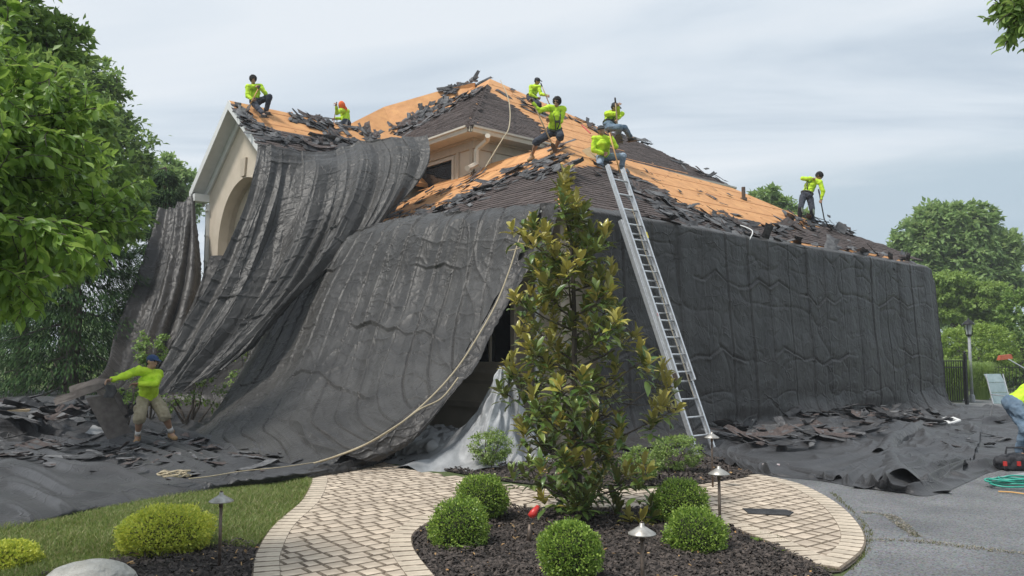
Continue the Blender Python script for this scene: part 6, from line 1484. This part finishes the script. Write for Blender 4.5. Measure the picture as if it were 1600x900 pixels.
# scrap on the path, crushed can, white frame
b = MB(); b.prism([G(1160, 795, .02), G(1228, 797, .02), G(1240, 801, .02), G(1233, 806, .02), G(1170, 803, .02)], (0, 0, .008)); tag(b.build('shingle_scrap', M['felt']), 'flat dark shingle scrap lying on the right lobe of the brick path', 'shingle')
b = MB(); c = G(1205, 729, .07); b.tube([c + [-.11, 0, .02], c + [0, .01, .035], c + [.11, -.02, .02]], [.035, .028, .032], 10, flat=.6); tag(b.build('drink_carton', mat('pink_white_carton', (.62, .25, .25), (.75, .68, .66), 18, .5), smooth=True), 'crushed red and white carton lying on the driveway tarp', 'litter')
c = gz(1478, 658, .12); r_ = MB(); ax = (nrm([1, .15, .25]), nrm([-.15, 1, .2]), Z)
for (dx, dy, sx, sy) in ((-.22, 0, .06, .34), (.22, 0, .06, .34), (0, .15, .38, .05), (0, -.15, .38, .05), (0, 0, .05, .28)): r_.box(c + np.array(ax[0]) * dx + np.array(ax[1]) * dy, (sx, sy, .03), ax)
tag(r_.build('vent_frame', M['white']), 'pale square vent frame thrown on the far right tarp', 'vent frame')
# ================================================================ RIGHT SIDE
# gate
a = G(1468, 634); c = G(1511, 632); gt = empty('garden_gate', tuple(a), 0, 'black metal garden gate between the tarp end and its finial post', 'gate'); gd = nrm(c - a); gl = np.linalg.norm(c - a); gn = np.cross(gd, Z)
b = MB(); b.box(c + Z * .78, (.08, .08, 1.56), (gd, gn, Z)); b.lathe(c + Z * 1.56, [(.05, 0), (.05, .03), (.02, .05), (.045, .09), (.02, .13), (0, .15)], 12); b.build('post', M['black'], gt)
for hz_ in (.12, 1.18, 1.38): b = MB(); b.box((a + c) / 2 + Z * hz_ - gd * .3, (gl + .6, .03, .035), (gd, gn, Z)); b.build('rail', M['black'], gt)
k = -.6
while k < gl - .05: b = MB(); b.box(a + gd * k + Z * .75, (.018, .018, 1.3), (gd, gn, Z)); b.build('bar', M['black'], gt); k += .115
# fence farther back
a = G(1525, 622); c = G(1640, 623); fn = empty('garden_fence', tuple(a), 0, 'low dark metal fence behind the patio chair', 'fence'); gd = nrm(c - a); gl = np.linalg.norm(c - a); gn = np.cross(gd, Z)
for hz_ in (.15, 1.12): b = MB(); b.box((a + c) / 2 + Z * hz_, (gl, .03, .03), (gd, gn, Z)); b.build('rail', M['black'], fn)
k = 0
while k < gl: b = MB(); b.box(a + gd * k + Z * .62, (.016, .016, 1.15), (gd, gn, Z)); b.build('bar', M['black'], fn); k += .115
# lamp post
c = G(1519, 628) ; lp = empty('lamp_post', tuple(c), 0, 'garden lamp post with a glass lantern in front of the rounded bush', 'lamp post'); top = P(1518, 524, c[1])[2]
M['greypost'] = mat('grey_post', (.25, .26, .27), (.33, .34, .35), 8, .5); M['lampglass'] = mat('frosted_lantern_glass', (.42, .45, .45), None, rough=.25)
b = MB(); b.tube([c, c + Z * (top)], [.055, .045], 12); b.lathe(c, [(.09, 0), (.09, .2), (.06, .26)], 12); b.build('post', M['greypost'], lp, smooth=True)
b = MB()
b.lathe(c + Z * top, [(.03, -.06), (.10, 0), (.10, .03)], 8)
for k in range(4): a_ = PI / 4 + k * PI / 2; b.tube([c + Z * (top + .02) + np.array([math.cos(a_), math.sin(a_), 0]) * .10, c + Z * (top + .38) + np.array([math.cos(a_), math.sin(a_), 0]) * .14], .012, 5)
b.lathe(c + Z * (top + .36), [(.20, 0), (.19, .03), (.10, .12), (.05, .15), (.02, .22), (0, .24)], 4 * 3); lt = b.build('lantern', M['black'], lp)
b = MB(); b.lathe(c + Z * top, [(.085, .03), (.12, .36)], 4); adopt(b.build('glass', M['lampglass']), lt)
# patio chair
g = G(1580, 672); pc = empty('patio_chair', (g[0], g[1], 0), 0, 'blue-grey sling patio chair behind the bending worker', 'chair'); M['sling'] = mat('blue_grey_sling', (.25, .33, .34), (.32, .40, .41), 10, .7); ch_w = nrm([1, .25, 0]); ch_f = nrm([.25, -1, 0]); g = np.array([g[0], g[1] , 0])
g = P(1576, 640, 19.)*[1,1,0]
def cp(x, y, z): return g + ch_w * x + ch_f * y + Z * z
for sx in (-.25, .25):
    b = MB(); b.tube([cp(sx, .25, 0), cp(sx, .22, .62), cp(sx, -.22, .64)], .014, 6); b.build('arm', M['alu'], pc); b = MB(); b.tube([cp(sx, -.30, 0), cp(sx, -.18, .42), cp(sx, -.36, 1.12)], .014, 6); b.build('frame', M['alu'], pc)
b = MB(); rowsb = [cp(-.24, -.18, .44), cp(.24, -.18, .44), cp(.24, -.31, .95), cp(.24, -.40, 1.08), cp(.24, -.46, 1.11), cp(-.24, -.46, 1.11), cp(-.24, -.40, 1.08), cp(-.24, -.31, .95)]
for (y0, z0, y1, z1) in ((-.18, .44, -.24, .68), (-.24, .69, -.31, .92), (-.31, .93, -.42, 1.12)): b.prism([cp(-.24, y0, z0), cp(.24, y0, z0), cp(.24, y1, z1), cp(-.24, y1, z1)], ch_f * -.015)
b.build('backrest', M['sling'], pc); b = MB(); b.prism([cp(-.24, -.2, .42), cp(.24, -.2, .42), cp(.24, .24, .43), cp(-.24, .24, .43)], (0, 0, .02)); b.build('seat', M['sling'], pc)
# broom with red head
c = P(1570, 558, 17.5); r = empty('push_broom', tuple(c), 0, 'push broom with a rusty-red head raised beside the patio chair', 'broom'); M['rust'] = mat('rust_red_block', (.42, .10, .05), (.52, .15, .08), 14, .7)
b = MB(); b.box(c, (.34, .09, .10), (nrm([1, .2, .1]), nrm([-.2, 1, 0]), Z), taper=.8); b.build('head', M['rust'], r); b = MB(); e = P(1640, 598, 17.2); b.tube([c, e, e + [.5, 0, -.9]], .013, 6); b.build('handle', M['alu'], r)
# tool bag, pipe, hose, cable
c = G(1586, 735); bg_ = empty('tool_bag', tuple(c), 0, 'black tool bag with red trim at the right edge of the driveway', 'tool bag'); M['bagcloth'] = mat('black_bag_cloth', (.02, .02, .024), (.045, .045, .05), 16, .85, .6, 30)
b = MB(); ell(b, c + [0.05, .1, .11], np.eye(3), (.26, .15, .11), 9); b.box(c + [0.05, .1, .08], (.44, .24, .14), None, taper=.9); me = remesh(b, 'body', .02, M['bagcloth'], None, 2); wrinkle(me, .02, 9); link('body', me, bg_)
for sx in (-.17, .02, .2): b = MB(); b.box(c + [sx, -.062, .10], (.04, .03, .06)); b.build('pocket', M['redplastic'], bg_)
b = MB(); b.tube([c + [-.12, .0, .22], c + [-.1, 0, .31], c + [.12, 0, .31], c + [.16, 0, .22]], .014, 6); b.build('strap', M['bagcloth'], bg_)
a = G(1552, 752, .05); c = G(1640, 738, .05); b = MB(); b.tube([a, c], .045, 14); b.tube([a - nrm(c - a) * .001, a + nrm(c - a) * .03], .05, 14); tag(b.build('pipe', M['greypost'], smooth=True), 'grey plastic pipe lying between the tool bag and the green hose', 'pipe')
M['hose'] = mat('sea_green_hose', (.03, .30, .22), (.05, .40, .30), 12, .4); hc_ = G(1598, 759, .02); pts = []
for k in range(150):
    a_ = k * .21; rr = .36 + .05 * math.sin(k * .37) - .0008 * k; pts.append(hc_ + np.array([math.cos(a_) * rr * 1.25, math.sin(a_) * rr * .62, .012 + (k / 150) * .09 + .008 * math.sin(k * .9)]))
rope('sea-green air hose coiled on the driveway at the right edge', pts, .011, cat='hose', sub=2, name='air_hose', m='hose')
rope('yellow-orange cord showing under the green hose coil', [G(1560, 768, .012), G(1580, 769, .012), G(1610, 772, .012), G(1660, 770, .012)], .009, cat='cord', name='power_cord', m='orange_handle')

# ================================================================ TORN SHINGLES
def scrap_mesh(seed, w_, h_, curl, m, jag=.12, n=5):
    rs = random.Random(seed); V = []; F_ = []; th = .004
    for j in range(4):
        for i in range(n):
            u = i / (n - 1) - .5; v = j / 3 - .5; e = 1 if i in (0, n - 1) or j in (0, 3) else .3
            V.append((w_ * (u + rs.uniform(-jag, jag) * .35 * e), h_ * (v + rs.uniform(-jag, jag) * e), curl * (u * u * 4 * rs.uniform(.6, 1.2)) * w_ * .22 + curl * v * v * h_ * .9 + rs.uniform(-.01, .01)))
    V2 = [(x, y, z - th) for x, y, z in V]; N4 = n * 4
    for j in range(3):
        for i in range(n - 1): a = j * n + i; F_.append((a, a + 1, a + n + 1, a + n)); F_.append((N4 + a + n, N4 + a + n + 1, N4 + a + 1, N4 + a))
    rim = list(range(n)) + [j * n + n - 1 for j in (1, 2, 3)] + [3 * n + i for i in range(n - 2, -1, -1)] + [j * n for j in (2, 1)]
    for a, c in zip(rim, rim[1:] + rim[:1]): F_.append((a, N4 + a, N4 + c, c))
    me = bpy.data.meshes.new('torn_shingle'); me.from_pydata(V + V2, [], F_); me.materials.append(m); me.materials.append(M['felt_under'])
    for k_ in range(1, 2 * 3 * (n - 1), 2): me.polygons[k_].material_index = 1
    me.update(); return me
SM = [scrap_mesh(i, random.choice((.3, .45, .6, .9)), random.choice((.16, .24, .32)), random.choice((-.3, .1, .25, .45)), M['felt' if i % 3 else 'shingle']) for i in range(16)]
SMW = {m_.name: max(v.co.x for v in m_.vertices) - min(v.co.x for v in m_.vertices) for m_ in SM}
RECS = []
def place_scrap(p, n, roll, pitch, yaw, sc=1., lift=.03, e=None):
    n = nrm(n); e = nrm(np.cross(n, Z) + [1e-3, 0, 0]) if e is None else e; f_ = np.cross(n, e)
    m = Matrix(((e[0], f_[0], n[0]), (e[1], f_[1], n[1]), (e[2], f_[2], n[2]))).to_4x4() @ Matrix.Rotation(yaw, 4, 'Z') @ Matrix.Rotation(pitch, 4, 'Y') @ Matrix.Rotation(roll, 4, 'X')
    
    if random.random() < .3: m = m @ Matrix.Rotation(PI, 4, 'X')
    RECS.append((np.array(p) + n * lift, m, sc))
def band(pts, plane_p, plane_n, wid, n, lean=.35, sc=1., e=None, lift=.05, yawc=None):
    ln = [np.array(p, float) for p in pts]; seg_ = [np.linalg.norm(b_ - a) for a, b_ in zip(ln[:-1], ln[1:])]; tot = sum(seg_)
    for k in range(n):
        t = random.random() * tot; i = 0
        while t > seg_[i] and i < len(seg_) - 1: t -= seg_[i]; i += 1
        q = ln[i] + (ln[i + 1] - ln[i]) * t / max(seg_[i], 1e-6) + np.array([random.gauss(0, wid * .45), random.gauss(0, wid)]); p = onplane(q[0], q[1], plane_p, plane_n)
        place_scrap(p, plane_n, random.gauss(0, lean * .45) + (.9 * random.random() if random.random() < .05 else 0), random.gauss(0, lean * .45), (random.gauss(yawc, .5) if yawc is not None else random.uniform(0, PI)), sc * random.uniform(.6, 1.25), lift * .6 + random.random() * .03, e)
random.seed(21)
band([(884, 232), (868, 248), (840, 262), (800, 275), (770, 292), (735, 306), (700, 322), (660, 338), (620, 350), (580, 362), (560, 380)], C0, nL, 6, 120, .22, .8, Ld, yawc=0)
band([(884, 240), (875, 262), (850, 272), (900, 262)], C0, nL, 9, 26, .2, .7, Ld)
band([(750, 270), (700, 290), (660, 308), (620, 330), (590, 345)], C0, nL, 4, 26, .3, .7, Ld)
band([(930, 262), (985, 282), (1010, 300), (1050, 326), (1100, 342), (1150, 352), (1200, 360), (1250, 354), (1300, 356), (1330, 368)], C0, nR, 7, 120, .30, .85, Rd, yawc=0)
band([(985, 300), (1060, 340), (1120, 352), (1180, 362)], C0, nR, 6, 50, .3, .8, Rd)
band([(1235, 340), (1270, 352), (1300, 352), (1330, 364)], C0, nR, 6, 34, .6, .85, Rd)
band([(960, 205), (1010, 228), (1075, 262), (1135, 288)], U0, nUR, 3, 30, .2, .8, Rd)
band([(785, 140), (815, 160), (845, 178), (910, 192), (945, 212)], U0, nUR, 5, 40, .3, .8, Rd)
band([(754, 137), (735, 149), (712, 161), (690, 173), (668, 185), (645, 197), (620, 210), (598, 222)], U0, nUL, 4, 130, .35, .85, Ld)
band([(700, 160), (660, 180), (620, 200), (585, 215), (560, 226)], Q[2], nQ, 4, 60, .35, .8)
band([(745, 124), (720, 135), (700, 144), (690, 142)], Q[1], nQ, 3, 30, .25, .7)
band([(540, 205), (560, 215), (590, 212), (560, 228), (530, 215)], Q[4], nQ, 6, 40, .4, .8)
band([(372, 172), (385, 190), (400, 202), (418, 212), (440, 222), (480, 222), (520, 222), (560, 222)], GN, nG, 5, 80, .35, .85, Rd)
band([(450, 182), (490, 193), (530, 200), (545, 205)], GN, nG, 4, 40, .25, .8, Rd)
for k in range(46): # lying on the top edge of the wall tarp
    s = random.uniform(1.6, RL - .8); p = C0 + Rd * s + upv * random.uniform(-.05, .4); place_scrap(p, nR, random.gauss(0, .2), random.gauss(0, .3), random.gauss(0, .5), random.uniform(.6, 1.2), .09, Rd)
band([(600, 345), (660, 320), (720, 296), (790, 262)], C0, nL, 9, 14, .2, .5, Ld); band([(1000, 262), (1080, 300), (1180, 330)], C0, nR, 9, 12, .2, .4, Rd)
band([(884, 250), (850, 268), (800, 284), (740, 312), (680, 332), (620, 350)], C0, nL, 5, 60, .15, .6, Ld, yawc=0)
n_roof = len(RECS)
for k in range(330):  # heap below the driveway wall
    t = random.random(); px = 1112 + t * 345; py = 648 + 44 * (random.random() ** 1.3) * (.45 + .8 * math.sin(PI * min(1, t * 1.15 + .1))); g = G(px, py, .1); hgt_ = .12 + .22 * math.sin(PI * t) * max(0, 1 - (py - 648) / 30)
    big_ = random.random() < .14; place_scrap([g[0], g[1], .10 + random.random() * hgt_], [0, 0, 1], random.gauss(0, .42 if big_ else .16), random.gauss(0, .5 if big_ else .16), random.uniform(0, PI), random.uniform(.5, 1.05), 0)
for k in range(150):  # strewn on the lawn cover
    px = random.uniform(0, 460); py = 686 + random.gauss(12, 12) + (10 if px > 300 else 0) * random.random(); g = G(px, py, .1); place_scrap([g[0], g[1], .11], [0, 0, 1], random.gauss(0, .12), random.gauss(0, .16), random.gauss(.1, .5), random.uniform(.5, 1.0), .02)
for k in range(34):
    g = G(random.uniform(60, 420), random.uniform(690, 745), .1); place_scrap([g[0], g[1], .09], [0, 0, 1], random.gauss(0, .08), random.gauss(0, .08), random.uniform(0, PI), random.uniform(.4, .8), .02)
for k in range(60):  # on the covered bank
    g = G(random.uniform(-40, 210), random.uniform(632, 660), .45); place_scrap([g[0], g[1], .48], [0, 0, 1], random.gauss(0, .3), random.gauss(0, .3), random.uniform(0, PI), random.uniform(.6, 1.2), .03)
for k in range(14):
    g = G(random.uniform(1480, 1580), random.uniform(655, 700), .06); place_scrap([g[0], g[1], .07], [0, 0, 1], random.gauss(0, .1), random.gauss(0, .1), random.uniform(0, PI), random.uniform(.3, .6), .02)
recs = [(r_, i < n_roof) for i, r_ in enumerate(RECS)]; recs.sort(key=lambda r_: np.linalg.norm(r_[0][0] - CAMP) / r_[0][2])
VV, FF, MI, nn_ = [], [], [], 0
for i, ((p, m, sc), roof_) in enumerate(recs):
    me = random.choice(SM)
    if i < 290:
        o = bpy.data.objects.new('torn_shingle', me); COL.objects.link(o); o.matrix_basis = Matrix.Translation(Vector(p)) @ m @ Matrix.Scale(sc, 4)
        cw = 'dark grey' if me.materials[0] == M['felt'] else 'brown'; sz = 'long' if SMW[me.name] * sc > .5 else 'short'
        if roof_:
            where = 'on the gable roof' if p[0] < -3.5 and p[1] < 26 else 'along the upper left hip' if p[0] < -.6 and p[2] > 7 else 'below the raised wall' if p[0] < .2 else 'round the corner peak' if p[0] < 1.9 else 'just right of the ladder head' if p[0] < 4 else 'mid-way down the right eave' if p[0] < 7 else 'near the far right worker'
            tag(o, f'{sz} {cw} torn shingle lying {where} of the roof', 'shingle', 'torn shingles loose on the roof')
        elif p[0] > 1:
            where = 'left end' if p[0] < 5.2 else 'middle' if p[0] < 7.2 else 'right part' if p[0] < 9.8 else 'far right outliers'
            tag(o, f'{sz} {cw} torn shingle in the {where} of the driveway heap', 'shingle', 'torn shingles heaped on the driveway tarp')
        else:
            where = 'on the covered bank' if p[2] > .3 else 'left of the worker in khaki shorts' if p[0] < -6.7 else 'around the feet of the khaki-shorts worker' if p[0] < -5.5 else 'between the lawn worker and the front tarp'
            tag(o, f'{sz} {cw} torn shingle {where}', 'shingle', 'torn shingles strewn on the lawn tarp')
    else:
        v = np.zeros(len(me.vertices) * 3); me.vertices.foreach_get('co', v); v = v.reshape(-1, 3) * sc; R3 = np.array(m.to_3x3()); v = v @ R3.T + p
        for f_ in me.polygons: FF.append([a + nn_ for a in f_.vertices]); MI.append(2 if f_.material_index else (0 if me.materials[0] == M['felt'] else 1))
        VV.append(v); nn_ += len(v)
if VV: tag(link('shingle_debris', np_mesh('shingle_debris', np.concatenate(VV), np.array(FF), [M['felt'], M['shingle'], M['felt_under']], mi=MI)), kind='stuff')

# big sheets in the air / leaning in front of the lawn worker
M['sheetfelt'] = mat('brown_felt_sheet', (.085, .072, .066), (.125, .11, .10), 10, .9, .6, 60, island=.1)
def sheet_piece(label, pts, th=.012, m='sheetfelt', line=None, nm='shingle_sheet', cat='shingle sheet'):
    q = [P(*p) for p in pts]; n = nrm(np.cross(q[1] - q[0], q[2] - q[0])); b = MB(); res = []
    for i in range(len(q)):
        a, c = q[i], q[(i + 1) % len(q)]
        for k in range(3): t = k / 3; res.append(a + (c - a) * t + n * .01 * math.sin(i + k) + (nrm(c - a) * 0 + np.random.randn(3) * .006 if k else 0))
    b.prism(res, n * th); o = b.build(nm, M[m]); tag(o, label, cat)
    if line: l = MB(); a, c = P(*line[0]), P(*line[1]); 
    if line: l.box((a + c) / 2 - n * .0, (np.linalg.norm(c - a), .03, th + .006), (nrm(c - a), np.cross(n, nrm(c - a)), n)); l.build('adhesive_strip', M['felt'], o)
    return o
sheet_piece('wide brown shingle sheet tumbling down in front of the worker', [(134, 622, 13.7), (176, 614, 13.7), (206, 676, 13.75), (168, 687, 13.6)])
sheet_piece('brown sheet hanging beside the tumbling one, nearer the worker', [(160, 618, 13.9), (186, 612, 14.0), (204, 655, 14.1), (196, 664, 14.0), (178, 655, 13.9)])
sheet_piece('long brown strip sloping from the covered bank to his hands', [(84, 626, 13.9), (88, 618, 13.9), (162, 597, 13.85), (165, 606, 13.85), (120, 622, 13.85), (86, 634, 13.8)])
sheet_piece('upper brown strip lying just above the long sloping one', [(108, 604, 14.3), (150, 590, 14.2), (168, 592, 14.1), (164, 600, 14.1), (110, 617, 14.2)])
sheet_piece('lead-grey crumpled flap dropping from the hands of the worker', [(160, 600, 13.6), (178, 602, 13.5), (182, 612, 13.5), (176, 622, 13.55), (162, 621, 13.6), (166, 611, 13.6)], m='felt')
sheet_piece('pale grey scrap lying on the tarp under the tumbling sheet', [(133, 676, 13.9), (145, 663, 14.2), (158, 667, 14.2), (167, 679, 13.9), (150, 680, 13.9)], m='silver')
sheet_piece('small pale triangle of sheet behind the tumbling one', [(130, 656, 14.3), (137, 645, 14.3), (142, 657, 14.3)], m='silver')
b = MB(); a = gz(-60, 645, .52); c = gz(49, 641, .52); b.box((a + c) / 2, (np.linalg.norm(c - a), .14, .05), (nrm(c - a), np.cross(Z, nrm(c - a)), Z)); tag(b.build('plank', M['wood']), 'pale timber plank lying on the covered bank at the far left', 'plank')
# roof things: dropped board, hat-shaped pouch, red pry bar, hanging strip, rolled felt
sheet_piece('tan cardboard piece behind the worker at the ladder head', [(909, 235, d5 + .35), (922, 229, d5 + .35), (934, 246, d5 + .3), (928, 254, d5 + .3)], m='wood', nm='cardboard_piece', cat='cardboard')
sheet_piece('square shingle offcut standing upright beside the far worker', [(1303, 357, d7 + .2), (1310, 346, d7 + .2), (1325, 355, d7 + .1), (1320, 366, d7)], m='felt', nm='shingle_offcut', cat='shingle')
sheet_piece('narrow brown strip hanging over the edge of the wall tarp', [(1159, 362, 17.3), (1168, 362, 17.25), (1167, 408, 17.0), (1160, 408, 17.0)], nm='hanging_strip', cat='shingle strip')
sheet_piece('dark flap of felt hanging over the wall tarp near the ladder', [(1071, 345, 16.0), (1090, 345, 16.1), (1093, 368, 15.9), (1080, 372, 15.8), (1073, 360, 15.8)], m='felt', nm='hanging_flap', cat='shingle strip')
rope('bent pale strip of drip edge on the wall tarp rim', [P(1157, 352, 17.5), P(1172, 358, 17.2), P(1176, 364, 17.0), P(1170, 376, 16.9)], .013, cat='drip edge', name='drip_edge', m='white')
rope('red pry bar lying on the orange roof between the workers', [onplane(905, 206, C0, nR) + nR * .2, onplane(918, 219, C0, nR) + nR * .2], .018, cat='pry bar', name='pry_bar', m='redplastic')
sheet_piece('large dark felt sheet folded beside the ladder top', [(972, 272, d5 + .2), (985, 279, d5 + .3), (1025, 293, d5 + .9), (1026, 308, d5 + .8), (995, 298, d5 + .5), (978, 296, d5 + .2)], m='felt', nm='felt_sheet', cat='felt')
sheet_piece('brown felt sheet slumping on the slope right of the ladder', [(1022, 300, d5 + 1.2), (1045, 310, d5 + 1.5), (1062, 324, d5 + 1.8), (1050, 334, d5 + 1.3), (1022, 318, d5 + .9)], nm='felt_sheet', cat='felt')
for (px, py, L_, r_, lb_) in ((1265, 632, .42, .07, 'dark roll of torn felt standing tilted on the shingle heap'), (1240, 655, .5, .09, 'dark crumpled felt bundle at the left of the shingle heap'), (1325, 640, .6, .08, 'rolled felt lying in the middle of the shingle heap')):
    c = G(px, py + 14, 0) + [0, 0, .32]; an = random.uniform(-.6, .6); d_ = nrm([math.cos(an), math.sin(an), .35]); s1 = nrm(np.cross(d_, Z)); s2 = np.cross(s1, d_); b = MB(); n_ = 16; vs = []; fs = []
    for e_ in (-1, 1):
        for k in range(n_): a_ = k / n_ * 5.4; rr = r_ * (1 + .10 * k / n_); vs.append(c + d_ * L_ / 2 * e_ + (s1 * math.cos(a_) + s2 * math.sin(a_)) * rr)
        for k in range(n_): a_ = k / n_ * 5.4; rr = r_ * (1 + .10 * k / n_) - .008; vs.append(c + d_ * L_ / 2 * e_ + (s1 * math.cos(a_) + s2 * math.sin(a_)) * rr)
    for k in range(n_ - 1): fs += [(k, k + 1, 2 * n_ + k + 1, 2 * n_ + k), (n_ + k + 1, n_ + k, 3 * n_ + k, 3 * n_ + k + 1), (k, n_ + k, n_ + k + 1, k + 1), (2 * n_ + k, 2 * n_ + k + 1, 3 * n_ + k + 1, 3 * n_ + k)]
    b.add(vs, fs); tag(b.build('felt_roll', M['felt'], smooth=False), lb_, 'felt roll')
# ================================================================ HUMID AIR
b = MB(); b.box((0, 670, 8.), (1900, 1500, 19.)); hm, ht, hb = new_mat('humid_air'); ht.nodes.remove(hb)
pv = ht.nodes.new('ShaderNodeVolumePrincipled'); pv.inputs['Density'].default_value = .0011; pv.inputs['Color'].default_value = (.86, .90, .95, 1); ht.links.new(pv.outputs[0], ht.nodes['Material Output'].inputs['Volume'])
tag(b.build('haze', hm), kind='stuff')
